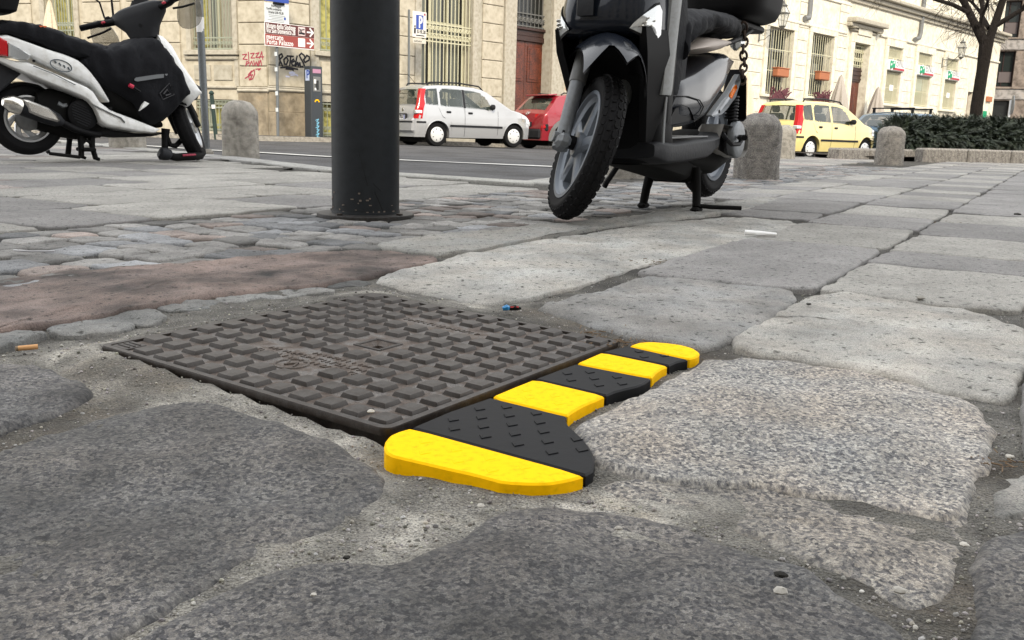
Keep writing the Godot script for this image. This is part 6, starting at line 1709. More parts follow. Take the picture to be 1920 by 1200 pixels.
func build_cars() -> void:
	var ry := func(v: Vector3) -> Vector3: return Vector3(v.x, road_y(v.x, v.z) - 0.01, v.z)
	var dir := Vector3(cos(0.61), 0, -sin(0.61))
	var near := Vector3(sin(0.61), 0, cos(0.61))
	# rear wheel that faces the square stands here
	var wheel := Vector3(-1.97, 0, -23.4)
	panda("silver grey small hatchback parked behind the thick dark post", ry.call(wheel - dir * 0.60 - near * 0.745), 0.61, M.car_silver)
	suv("red compact sport utility car parked ahead of the silver hatchback", ry.call(Vector3(1.40, 0, -26.2) - dir * 0.82 - near * 0.86), 0.61)
	panda("pale yellow small hatchback parked by the stone kerb of the hedge", ry.call(Vector3(7.56, 0, -24.4) - dir * 0.60 - near * 0.745), 0.61, M.car_yellow)
	# the dark blue car ahead of it, with bars on its roof
	var c := Car.new()
	c.L = 4.2; c.W = 1.7; c.r = 0.3; c.wheels = [0.75, 3.3]
	c.top = [0.0, 0.8, 0.1, 0.98, 0.55, 1.36, 0.8, 1.42, 1.8, 1.43, 2.3, 1.36, 3.0, 0.98, 3.9, 0.86, 4.2, 0.6]
	c.plan = [0.0, 0.88, 0.3, 0.98, 0.9, 1.0, 3.2, 1.0, 3.8, 0.9, 4.2, 0.7]
	var bt := thing("parked_car", "dark blue car with black roof bars mostly hidden behind the hedge", "car", ry.call(Vector3(10.05, 0, -27.1)), 0.61, "cars parked along the palaces")
	car_body(bt, c, M.car_blue, [[[0.75, 1.0, 2.7, 0.95], [0.75, 1.05, 1.0, 1.30, 2.2, 1.30, 2.7, 1.0]]], [[0.13, 0.52, 0.84], [2.36, 2.94, 0.84]])
	car_seats(bt, c, 1.7, 0.85, 0.96)
	for s in [1.0, -1.0]:
		for x in c.wheels: car_wheel(bt, Vector3(x, c.r, s * 0.8), c.r, s, true)
		var m := MB.new(); car_patch(m, c, [0.75, 1.0, 2.7, 0.95], [0.75, 1.05, 1.0, 1.30, 2.2, 1.30, 2.7, 1.0], s, 14); part("side_windows", m, M.glass, bt)
		m = MB.new(); m.box(Vector3(0.1, 0.86, s * 0.66), Vector3(0.16, 0.2, 0.16), 0.03); part("tail_light", m, M.red_lens, bt)
	var m2 := MB.new(); car_over(m2, c, 0.13, 0.52, 0.86); part("rear_window", m2, M.glass, bt)
	m2 = MB.new(); car_over(m2, c, 2.36, 2.94, 0.86); part("windscreen", m2, M.glass, bt)
	for x in [1.0, 1.9]:
		m2 = MB.new(); m2.box(Vector3(x, 1.53, 0), Vector3(0.06, 0.035, 1.36), 0.01)
		for s in [1.0, -1.0]: m2.box(Vector3(x, 1.46, s * 0.62), Vector3(0.08, 0.13, 0.06), 0.01)
		part("roof_bar", m2, M.black, bt)


# ---- the palaces: every face is laid out in its own metres, x along the front, y up, z out of the wall
func bx(parent: Node3D, called: String, x0: float, x1: float, y0: float, y1: float, z0: float, z1: float, ma: Material, xf := Transform3D(), bev := 0.012) -> MeshInstance3D:
	var m := MB.new()
	m.box(Vector3((x0 + x1) * 0.5, (y0 + y1) * 0.5, (z0 + z1) * 0.5), Vector3(absf(x1 - x0), absf(y1 - y0), absf(z1 - z0)), bev)
	return part(called, m, ma, parent, xf, 30.0)


func wall(parent: Node3D, x0: float, x1: float, y0: float, y1: float, holes: Array, ma: Material, xf: Transform3D) -> void:   # holes: [x0, x1, y0, y1] that do not share an x, or stand above each other with the same x
	var xs := [x0, x1]
	for h in holes: xs.append(h[0]); xs.append(h[1])
	xs.sort()
	for i in xs.size() - 1:
		var a: float = xs[i]; var b: float = xs[i + 1]
		if b - a < 0.001: continue
		var cuts := []
		for h in holes:
			if h[0] < b - 0.001 and h[1] > a + 0.001: cuts.append([h[2], h[3]])
		cuts.sort_custom(func(p, q): return p[0] < q[0])
		var y := y0
		for c in cuts:
			if c[0] - y > 0.01: bx(parent, "wall", a, b, y, c[0], -0.55, 0.0, ma, xf, 0.0)
			y = c[1]
		if y1 - y > 0.01: bx(parent, "wall", a, b, y, y1, -0.55, 0.0, ma, xf, 0.0)


func blocks(parent: Node3D, x0: float, x1: float, y0: float, y1: float, course: float, ma: Material, xf: Transform3D, start := 0.0) -> void:
	var y := y0 + start
	if start > 0.05: bx(parent, "stone_block", x0, x1, y0, y - 0.016, 0.0, 0.045, ma, xf, 0.016)
	while y < y1 - 0.1:
		bx(parent, "stone_block", x0 + rng.randf_range(0, 0.004), x1 - rng.randf_range(0, 0.004), y, minf(y + course - 0.016, y1), 0.0, 0.045 + rng.randf_range(0, 0.004), ma, xf, 0.016)
		y += course


func scroll(m: MB, x: float, y: float, s: float, z: float, way := 1.0) -> void:
	var path := []
	for k in 15:
		var a := k / 14.0 * TAU * 1.25
		var r := s * (1.0 - 0.75 * k / 14.0)
		path.append(Vector3(x + way * (s - cos(a) * r), y + sin(a) * r, z))
	m.tube(path, s * 0.2, 4)


func grille(parent: Node3D, x0: float, x1: float, y0: float, y1: float, z: float, n: int, cross: Array, ma: Material, xf: Transform3D, r := 0.012, scrolls := []) -> void:
	var m := MB.new()
	for i in n:
		var x := lerpf(x0, x1, (i + 0.5) / n)
		m.tube([Vector3(x, y0, z), Vector3(x, y1, z)], r, 5)
	for y in cross: m.box(Vector3((x0 + x1) * 0.5, y, z), Vector3(x1 - x0, 0.035, 0.018), 0.003)
	for sc in scrolls:   # [y, size]
		for i in n:
			var x := lerpf(x0, x1, (i + 0.5) / n)
			scroll(m, x, sc[0], sc[1], z, 1.0); scroll(m, x, sc[0], sc[1], z, -1.0)
	stuffed(part("grille", m, ma, parent, xf))


func frame(parent: Node3D, x0: float, x1: float, y0: float, y1: float, w: float, z: float, ma: Material, xf: Transform3D, sill := true) -> void:   # a stone surround
	bx(parent, "jamb", x0 - w, x0, y0, y1, 0.0, z, ma, xf); bx(parent, "jamb", x1, x1 + w, y0, y1, 0.0, z, ma, xf)
	bx(parent, "lintel", x0 - w, x1 + w, y1, y1 + w, 0.0, z + 0.01, ma, xf)
	if sill: bx(parent, "sill", x0 - w - 0.04, x1 + w + 0.04, y0 - 0.12, y0, 0.0, z + 0.08, ma, xf)


func window(parent: Node3D, x0: float, x1: float, y0: float, y1: float, xf: Transform3D, glass: Material, fr: Material, depth := 0.28, mull := 1, trans := []) -> MeshInstance3D:
	var m := MB.new()
	var t := 0.06
	m.box(Vector3(x0 + t * 0.5, (y0 + y1) * 0.5, -depth), Vector3(t, y1 - y0, 0.07), 0.008); m.box(Vector3(x1 - t * 0.5, (y0 + y1) * 0.5, -depth), Vector3(t, y1 - y0, 0.07), 0.008)
	m.box(Vector3((x0 + x1) * 0.5, y1 - t * 0.5, -depth - 0.002), Vector3(x1 - x0 - 2 * t, t, 0.066), 0.008); m.box(Vector3((x0 + x1) * 0.5, y0 + t * 0.5, -depth - 0.002), Vector3(x1 - x0 - 2 * t, t, 0.066), 0.008)
	for k in mull: m.box(Vector3(lerpf(x0, x1, (k + 1.0) / (mull + 1)), (y0 + y1) * 0.5, -depth - 0.004), Vector3(0.08, y1 - y0 - 2 * t, 0.06), 0.008)
	for e in trans: m.box(Vector3((x0 + x1) * 0.5, e, -depth - 0.006), Vector3(x1 - x0 - 2 * t, 0.07, 0.058), 0.008)
	var w := part("window", m, fr, parent, xf)
	m = MB.new(); m.box(Vector3((x0 + x1) * 0.5, (y0 + y1) * 0.5, -depth - 0.05), Vector3(x1 - x0, y1 - y0, 0.02))
	part("pane", m, glass, w)
	return w


func double_door(parent: Node3D, x0: float, x1: float, y0: float, y1: float, xf: Transform3D, depth := 0.35) -> void:
	var mid := (x0 + x1) * 0.5
	for s in 2:
		var a := x0 if s == 0 else mid + 0.006
		var b := mid - 0.006 if s == 0 else x1
		var leaf := bx(parent, "door", a, b, y0, y1, -depth - 0.06, -depth, M.wood_red, xf, 0.008)
		var w := b - a
		for e in [[0.04, 0.46], [0.50, 0.60], [0.63, 0.97]]:
			var p0 := lerpf(y0, y1, e[0]); var p1 := lerpf(y0, y1, e[1])
			if e[1] - e[0] < 0.15: continue
			bx(leaf, "panel_moulding", a + w * 0.14, b - w * 0.14, p0 + 0.04, p1 - 0.04, -depth, -depth + 0.028, M.wood_red, Transform3D(), 0.02)
			bx(leaf, "panel", a + w * 0.24, b - w * 0.24, p0 + 0.12, p1 - 0.12, -depth + 0.028, -depth + 0.045, M.wood_red, Transform3D(), 0.014)
	bx(parent, "door_knob", mid + 0.06, mid + 0.11, y0 + (y1 - y0) * 0.40, y0 + (y1 - y0) * 0.40 + 0.12, -depth, -depth + 0.05, M.chrome, xf, 0.02)


func wall_lamp(label: String, at: Vector3, s: float) -> void:
	var t := thing("wall_lantern", label, "lantern", at, FACADE, "iron lanterns on the white palace")
	var m := MB.new()
	m.tube([Vector3(0, -0.45, 0.02), Vector3(0, 0.12, 0.02)], 0.03, 8)
	m.tube([Vector3(0, 0, 0.0), Vector3(0.03, 0.0, 0.5), Vector3(0.05, 0.0, 1.0)], 0.022, 6)
	m.tube([Vector3(0, -0.40, 0.02), Vector3(0.0, -0.38, 0.25), Vector3(0.0, -0.2, 0.5), Vector3(0, -0.02, 0.6)], 0.013, 6)
	var path := []
	for k in 14:
		var a := k / 13.0 * TAU * 1.2
		path.append(Vector3(0, -0.15 + sin(a) * 0.12 * (1.0 - k / 18.0), 0.22 + cos(a) * 0.12 * (1.0 - k / 18.0)))
	m.tube(path, 0.01, 5)
	part("bracket", m, M.grille_iron, t)
	var c := Vector3(0.05, 0.0, 1.0)
	m = MB.new()
	for k in 4:
		var a := PI / 4 + k * PI / 2
		m.tube([c + Vector3(cos(a) * 0.13, 0.12, sin(a) * 0.13), c + Vector3(cos(a) * 0.24, 0.62, sin(a) * 0.24)], 0.014, 5)
		m.tube([c + Vector3(cos(a) * 0.27, 0.62, sin(a) * 0.27), c + Vector3(cos(a) * 0.10, 0.92, sin(a) * 0.10)], 0.014, 5)
	m.lathe([[0.02, -0.02], [0.06, 0.02], [0.14, 0.11], [0.15, 0.13], [0.02, 0.13]], 10, c)
	m.lathe([[0.06, 0.62], [0.29, 0.61], [0.29, 0.65], [0.06, 0.66]], 4, c, Basis(Vector3.UP, PI / 4))
	m.lathe([[0.15, 0.90], [0.16, 0.93], [0.10, 0.98], [0.04, 1.02], [0.05, 1.06], [0.005, 1.16]], 10, c)
	part("lantern_frame", m, M.grille_iron, t)
	m = MB.new(); m.lathe([[0.12, 0.13], [0.23, 0.62], [0.25, 0.66], [0.09, 0.92]], 4, c, Basis(Vector3.UP, PI / 4))
	var gl := mat(0.5, 0.52, 0.5, 0.1); gl.albedo_color.a = 0.35; gl.transparency = BaseMaterial3D.TRANSPARENCY_ALPHA
	part("lantern_glass", m, gl, t)


func umbrella(label: String, at: Vector3, h: float, r: float, ma: Material) -> void:
	var t := thing("closed_parasol", label, "parasol", at, rng.randf_range(0, 3))
	var m := MB.new(); m.tube([Vector3(0, -0.5, 0), Vector3(0, h * 0.98, 0)], 0.03, 8); part("pole", m, M.wood_dark, t)
	m = MB.new(); m.box(Vector3(0, 0.03, 0), Vector3(0.6, 0.08, 0.6), 0.02); part("foot", m, M.concrete, t)
	m = MB.new()
	var rs := []
	for e in [[0.02, 1.0], [0.16, 0.97], [0.34, 0.86], [0.5, 0.74], [0.56, 0.66], [0.74, 0.5], [0.9, 0.36], [1.0, 0.25], [0.95, 0.22]]:
		var q := PackedVector3Array()
		for k in 48:
			var a := TAU * k / 48
			var f: float = e[0] * r * (1.0 + 0.20 * sin(a * 8.0 + e[1] * 3.0) * minf(1.0, e[0] * 1.6) + 0.08 * sin(a * 5.0 + e[1] * 9.0))
			q.append(Vector3(cos(a) * f, e[1] * h + 0.02 * sin(a * 8.0), sin(a) * f))
		rs.append(q)
	m.rings(rs); part("folded_canopy", m, ma, t, Transform3D(), 60.0)


func build_buildings() -> void:
	var F := Transform3D()
	# sidewalk along the fronts
	var sw := struct("sidewalk", "narrow asphalt sidewalk with a stone kerb along the palaces")
	for face in 2:
		var th := FACADE if face == 0 else deg_to_rad(-19.4)
		var ux := Vector3(cos(th), 0, -sin(th)); var uz := Vector3(sin(th), 0, cos(th))
		var from := -1.0 if face == 0 else -26.0; var to := 56.0 if face == 0 else 0.6
		var m := MB.new(); var kb := MB.new()
		var n := 40
		for i in n:
			var q := []
			for e in [[i, -0.2], [i + 1, -0.2], [i + 1, 1.0], [i, 1.0], [i, 1.15], [i + 1, 1.15]]:
				var p: Vector3 = CORNER + ux * lerpf(from, to, float(e[0]) / n) + uz * float(e[1])
				p.y = road_y(p.x, p.z) + 0.115 + (0.003 if face == 1 else 0.0)
				q.append(p)
			m.quad(q[0], q[1], q[2], q[3])
			kb.quad(q[3], q[2], q[5], q[4])
			kb.quad(q[4], q[5], q[5] - Vector3(0, 0.3, 0), q[4] - Vector3(0, 0.3, 0))
		m.face_up()
		for i in range(0, kb.p.size(), 3):
			var nn := (kb.p[i + 2] - kb.p[i]).cross(kb.p[i + 1] - kb.p[i])
			if nn.dot(Vector3.UP + uz) < 0.0:
				var tt := kb.p[i + 1]; kb.p[i + 1] = kb.p[i + 2]; kb.p[i + 2] = tt
		kb.mark = kb.p.size()
		part("walk", m, M.asphalt, sw); part("kerb", kb, M.concrete, sw)

	# ---- the cream palace on the corner: front F along the street, front L to the left
	var b := thing("corner_palace", "cream stone palace on the street corner with barred windows and graffiti", "building", CORNER, FACADE)
	var L := Transform3D(Basis(Vector3.UP, deg_to_rad(-19.4) - FACADE), Vector3.ZERO)
	var top := 9.5
	var w1 := [1.501, 1.501 + 1.75, 2.177, 4.9]
	var w2 := [4.88, 6.877, 0.55, 5.2]
	var dr := [8.729, 10.384, -0.35, 5.1]
	var bs := [1.571, 1.571 + 1.5, 0.034, 0.928]
	var end := 22.2
	wall(b, 0.0, end, -1.5, top, [[w1[0], w1[1], w1[2], w1[3]], [w1[0] + 0.01, w1[1] - 0.01, bs[2] - 0.3, bs[3]], w2, dr], M.plaster_grey, F)
	var p1: float = 1.222
	var base_y: float = 1.244
	blocks(b, 0.012, p1 - 0.02, base_y, 8.5, 0.51, M.plaster, F, 0.50)
	bx(b, "pilaster", p1, w1[0] - 0.05, base_y, 8.6, 0.0, 0.075, M.trim_stone, F)
	bx(b, "plinth_moulding", -0.06, w1[0] - 0.02, base_y - 0.13, base_y - 0.05, 0.0, 0.10, M.trim_stone, F, 0.03); bx(b, "plinth_moulding", -0.03, w1[0] - 0.03, base_y - 0.05, base_y - 0.005, 0.0, 0.065, M.trim_stone, F, 0.015)
	bx(b, "plinth", 0.0, w1[0] - 0.03, 0.621, base_y - 0.13, 0.0, 0.05, M.plinth, F); bx(b, "plinth", -0.03, w1[0] - 0.02, -1.2, 0.621, 0.0, 0.085, M.plinth, F)
	# first window, behind the post
	var w := window(b, w1[0], w1[1], w1[2], w1[3], F, M.shutter_green, M.grille_cream, 0.3, 1, [3.6])
	grille(b, w1[0], w1[1], w1[2], w1[3], -0.05, 10, [w1[2] + 0.05, w1[2] + 0.33, 3.5], M.grille_green, F, 0.013, [[w1[2] + 0.19, 0.055]])
	frame(b, w1[0], w1[1], w1[2], w1[3], 0.16, 0.06, M.trim_stone, F)
	bx(b, "apron", w1[0] + 0.05, w1[1] - 0.05, base_y + 0.12, w1[2] - 0.25, 0.0, 0.03, M.plaster, F)
	window(b, bs[0], bs[1], bs[2], bs[3], F, M.shutter_green, M.grille_green, 0.2, 1)
	grille(b, bs[0], bs[1], bs[2], bs[3], -0.04, 12, [bs[3] - 0.05, bs[2] + 0.1], M.grille_green, F, 0.011, [[bs[3] - 0.2, 0.05], [bs[2] + 0.22, 0.05]])
	bx(b, "plinth_moulding", w1[0] - 0.01, w2[0] - 0.6, base_y - 0.12, base_y - 0.02, 0.0, 0.08, M.trim_stone, F, 0.03)
	# pier, then the tall window in its cream grille
	var pa: float = 4.123
	blocks(b, pa - 0.7, 4.66, 0.55, 8.5, 0.51, M.plaster, F, 0.2)
	frame(b, w2[0], w2[1], w2[2], w2[3], 0.22, 0.07, M.trim_stone, F)
	window(b, w2[0], w2[1], w2[2], w2[3], F, M.dark_void, M.grille_cream, 0.35, 2, [3.3])
	for k in 3: bx(b, "curtain", lerpf(w2[0], w2[1], 0.1 + k * 0.32), lerpf(w2[0], w2[1], 0.25 + k * 0.32), w2[2] + 0.1, w2[3] - 0.1, -0.395, -0.385, M.frosted, F, 0.0)
	var gb := [2.745, 3.228]
	grille(b, w2[0], w2[1], w2[2], w2[3], -0.04, 14, [gb[0], gb[1]], M.grille_cream, F, 0.016, [[lerpf(gb[0], gb[1], 0.3), 0.085], [lerpf(gb[0], gb[1], 0.75), 0.07]])
	# pier of blocks and the great door
	blocks(b, 7.296, 8.16, 0.5, 8.5, 0.53, M.plaster, F, 0.30)
	bx(b, "pilaster", 8.206, dr[0] - 0.02, -0.2, 8.6, 0.0, 0.09, M.trim_stone, F)
	for e in [[-0.6, 0.32, 0.20], [0.32, 0.44, 0.17], [0.44, 0.55, 0.13]]: bx(b, "pilaster_base", 8.16, dr[0] - 0.01, e[0] + 0.35, e[1] + 0.35, 0.0, e[2], M.trim_stone, F, 0.03)
	bx(b, "pilaster", dr[1] + 0.02, 10.756, -0.6, 8.6, 0.0, 0.09, M.trim_stone, F)
	bx(b, "pilaster", 10.756 + 0.02, 11.074, -0.6, 8.6, 0.0, 0.05, M.trim_stone, F)
	var lt := [3.111, 3.526]
	double_door(b, dr[0], dr[1], dr[2], lt[0], F)
	bx(b, "door_lintel", dr[0], dr[1], lt[0], lt[0] + 0.16, -0.41, -0.27, M.wood_dark, F); bx(b, "door_lintel", dr[0], dr[1], lt[0] + 0.16, lt[1], -0.41, -0.30, M.wood_dark, F); bx(b, "door_lintel", dr[0], dr[1], lt[1] - 0.08, lt[1], -0.30, -0.22, M.wood_dark, F)
	bx(b, "fanlight_pane", dr[0], dr[1], lt[1], dr[3], -0.45, -0.42, M.dark_void, F, 0.0)
	grille(b, dr[0], dr[1], lt[1], dr[3], -0.30, 9, [lt[1] + 0.04, lt[1] + 0.42], M.grille_iron, F, 0.014, [[lt[1] + 0.22, 0.09]])
	bx(b, "letter_slot", 11.142, 11.359, 1.673, 1.963, 0.0, 0.06, M.terracotta, F, 0.02)
	blocks(b, 11.074 + 0.02, 13.2, -0.3, 8.5, 0.53, M.plaster, F, 0.3); blocks(b, 13.2, 15.4, -0.3, 8.5, 0.53, M.plaster, F, 0.05)
	blocks(b, 15.4, 17.6, -0.6, 8.5, 0.53, M.plaster, F, 0.3); blocks(b, 17.6, 19.9, -0.6, 8.5, 0.53, M.plaster, F, 0.05); blocks(b, 19.9, end - 0.02, -0.6, 8.5, 0.53, M.plaster, F, 0.3)
	bx(b, "house_number", 11.221, 11.355, 4.367, 4.482, 0.045, 0.06, M.white, F, 0.005)
	for e in [[8.6, 8.8, 0.15], [8.8, 9.05, 0.3], [9.05, 9.5, 0.5]]: bx(b, "cornice", -0.3, end, e[0], e[1], 0.0, e[2], M.trim_stone, F, 0.03)
	# graffiti in paint on the corner
	var g := MB.new()
	var gz := 0.052
	var gp := func(m: MB, l: Array, ww: float) -> void: ribbon(m, v2s(l), ww, gz)
	gp.call(g, [0.294, 1.98, 0.371, 2.024, 0.399, 1.963, 0.306, 1.88, 0.394, 1.734], 0.04); gp.call(g, [0.294, 1.98, 0.321, 1.856, 0.288, 1.739], 0.04)
	gp.call(g, [0.49, 1.944, 0.428, 1.889, 0.441, 1.788, 0.501, 1.779, 0.55, 1.884, 0.506, 1.958], 0.042)
	gp.call(g, [0.522, 1.984, 0.706, 1.985], 0.042); gp.call(g, [0.629, 1.98, 0.593, 1.76], 0.042)
	gp.call(g, [0.656, 1.841, 0.734, 1.872, 0.705, 1.921, 0.642, 1.865, 0.67, 1.765, 0.748, 1.783], 0.04); gp.call(g, [0.815, 2.006, 0.748, 1.77], 0.042)
	gp.call(g, [0.763, 1.758, 0.827, 1.853, 0.841, 1.763, 0.89, 1.844, 0.903, 1.755, 0.982, 1.76], 0.045)
	gp.call(g, [1.03, 1.776, 0.984, 1.864, 0.923, 1.95, 0.878, 2.024, 0.942, 2.08, 1.019, 2.034, 1.049, 1.972, 1.098, 2.04, 1.177, 2.007, 1.16, 1.928, 1.047, 1.868, 1.001, 1.929, 1.049, 1.972], 0.042)
	gp.call(g, [0.332, 1.691, 0.515, 1.716, 0.824, 1.685], 0.04); gp.call(g, [0.484, 1.676, 0.653, 1.674, 0.698, 1.651], 0.04)
	part("black_graffiti", g, M.ink, b)
	g = MB.new(); gp.call(g, [0.589, 1.58, 0.666, 1.598, 0.728, 1.576], 0.06); gp.call(g, [0.618, 1.53, 0.774, 1.553, 0.82, 1.53], 0.04); gp.call(g, [0.479, 1.496, 0.571, 1.489], 0.04)
	part("pale_graffiti", g, M.ink_pale, b)
	# front L
	var l1 := [-2.2, -0.968, 2.086, 5.0]
	var lb := [-2.219, -1.045, 0.11, 0.898]
	var l2 := [-6.834, -5.863, 0.9, 5.0]
	var l3 := [-12.255, -10.618, 0.9, 5.0]
	wall(b, -26.0, 0.0, -1.5, top, [l1, [l1[0] + 0.05, l1[1] - 0.05, lb[2], lb[3]], l2, l3], M.plaster, L)
	var lbase: float = 1.21
	blocks(b, -0.792, -0.012, lbase, 8.5, 0.51, M.plaster, L, 0.50)
	bx(b, "pilaster", l1[1] + 0.02, -0.823, lbase, 8.6, 0.0, 0.03, M.trim_stone, L)
	bx(b, "plinth_moulding", l1[1] + 0.1, 0.05, lbase - 0.13, lbase - 0.05, 0.0, 0.10, M.trim_stone, L, 0.03); bx(b, "plinth_moulding", l1[1] + 0.1, 0.02, lbase - 0.05, lbase - 0.005, 0.0, 0.065, M.trim_stone, L, 0.015)
	bx(b, "plinth", l1[1] + 0.12, 0.0, -1.2, lbase - 0.13, 0.0, 0.05, M.plinth, L)
	window(b, l1[0], l1[1], l1[2], l1[3], L, M.drape_red, M.grille_cream, 0.3, 1)
	for k in 3: bx(b, "shutter", lerpf(l1[0], l1[1], [0.02, 0.30, 0.84][k]), lerpf(l1[0], l1[1], [0.22, 0.48, 0.98][k]), l1[2] + 0.1, l1[3] - 0.1, -0.33, -0.31, [M.shutter_green, M.frosted, M.frosted][k], L, 0.004)
	grille(b, l1[0], l1[1], l1[2], l1[3], -0.06, 13, [l1[2] + 0.04, l1[2] + 0.30], M.grille_green, L, 0.013, [[l1[2] + 0.17, 0.045]])
	frame(b, l1[0], l1[1], l1[2], l1[3], 0.14, 0.05, M.trim_stone, L)
	for e in [[0.04, 0.44], [0.52, 0.96]]: bx(b, "apron_panel", lerpf(l1[0], l1[1], e[0]), lerpf(l1[0], l1[1], e[1]), lbase + 0.15, l1[2] - 0.35, 0.0, 0.03, M.plaster_grey, L)
	bx(b, "sill_moulding", l1[0] - 0.2, l1[1] + 0.15, l1[2] - 0.24, l1[2] - 0.13, 0.0, 0.07, M.trim_stone, L, 0.03)
	bx(b, "plinth_moulding", -26.0, l1[1] + 0.08, lbase - 0.05, lbase + 0.02, 0.0, 0.06, M.trim_stone, L, 0.02)
	window(b, lb[0], lb[1], lb[2], lb[3], L, M.shutter_green, M.grille_green, 0.15, 2)
	grille(b, lb[0], lb[1], lb[2], lb[3], -0.04, 12, [lb[3] - 0.03, lb[3] - 0.2, lb[2] + 0.05], M.grille_green, L, 0.011, [[lb[3] - 0.11, 0.035], [lb[2] + 0.15, 0.04]])
	blocks(b, -4.155, -2.532, lbase + 0.05, 8.5, 0.51, M.plaster, L, 0.50)
	blocks(b, -5.57, -4.358, lbase + 0.05, 8.5, 0.51, M.plaster, L, 0.50)
	blocks(b, -9.222, -7.297, lbase + 0.05, 8.5, 0.51, M.plaster, L, 0.50)
	for q in [l2, l3]:
		window(b, q[0], q[1], q[2], q[3], L, M.shutter_green, M.grille_cream, 0.3, 1)
		grille(b, q[0], q[1], q[2], q[3], -0.06, 11, [1.4, 2.6], M.grille_green, L, 0.013, [[1.6, 0.06], [1.85, 0.06], [2.1, 0.06], [2.35, 0.06], [2.75, 0.06]])
		frame(b, q[0], q[1], q[2], q[3], 0.16, 0.06, M.trim_stone, L)
	for e in [[8.6, 8.8, 0.15], [8.8, 9.05, 0.3], [9.05, 9.5, 0.5]]: bx(b, "cornice", -26.0, 0.3, e[0], e[1], 0.0, e[2], M.trim_stone, L, 0.03)
	g = MB.new()
	var gr := func(m: MB, l: Array, ww: float) -> void: ribbon(m, v2s(l), ww, gz)
	for l in [[-0.679, 1.971, -0.555, 1.984, -0.667, 1.87, -0.544, 1.857], [-0.507, 2.034, -0.499, 1.819], [-0.447, 1.996, -0.339, 2.009, -0.435, 1.895, -0.327, 1.895], [-0.293, 1.996, -0.201, 2.021, -0.296, 1.908, -0.189, 1.908], [-0.19, 1.883, -0.124, 2.046, -0.099, 1.858], [-0.204, 1.921, -0.067, 1.921],
			[-0.595, 1.705, -0.56, 1.819, -0.485, 1.782, -0.578, 1.743], [-0.487, 1.706, -0.422, 1.82, -0.379, 1.719], [-0.36, 1.832, -0.333, 1.719, -0.284, 1.807, -0.256, 1.719, -0.207, 1.833], [-0.226, 1.707, -0.161, 1.845, -0.134, 1.72],
			[-0.305, 1.63, -0.167, 1.644, -0.229, 1.606], [-0.621, 1.413, -0.495, 1.477, -0.43, 1.567, -0.352, 1.618, -0.34, 1.516, -0.405, 1.402, -0.498, 1.375, -0.525, 1.502, -0.429, 1.592], [-0.495, 1.477, -0.401, 1.503, -0.467, 1.401]]:
		gr.call(g, l, 0.026)
	part("red_graffiti", g, M.ink_red, b, L)
	# body of the house behind the fronts, so that it stands as a block
	var hb := MB.new()
	var poly := PackedVector2Array()
	for q in [Vector3(0.1, 0, -0.56), Vector3(end, 0, -0.56), Vector3(end, 0, -13.0), L * Vector3(-16.0, 0, -14.0), L * Vector3(-26.0, 0, -0.56)]: poly.append(Vector2(q.x, -q.z))
	hb.prism(poly, -1.5, top + 0.25, 0.0, Transform3D(Basis(Vector3(1, 0, 0), Vector3(0, 0, -1), Vector3(0, 1, 0)), Vector3.ZERO))
	part("house_block", hb, M.plaster_grey, b)
	umbrella("closed cream parasol beside the palace window above the white scooter", Vector3(-11.935, 0.183, -24.6) * Vector3(1, 0, 1), 3.25, 0.36, M.canvas)
	white_palace()


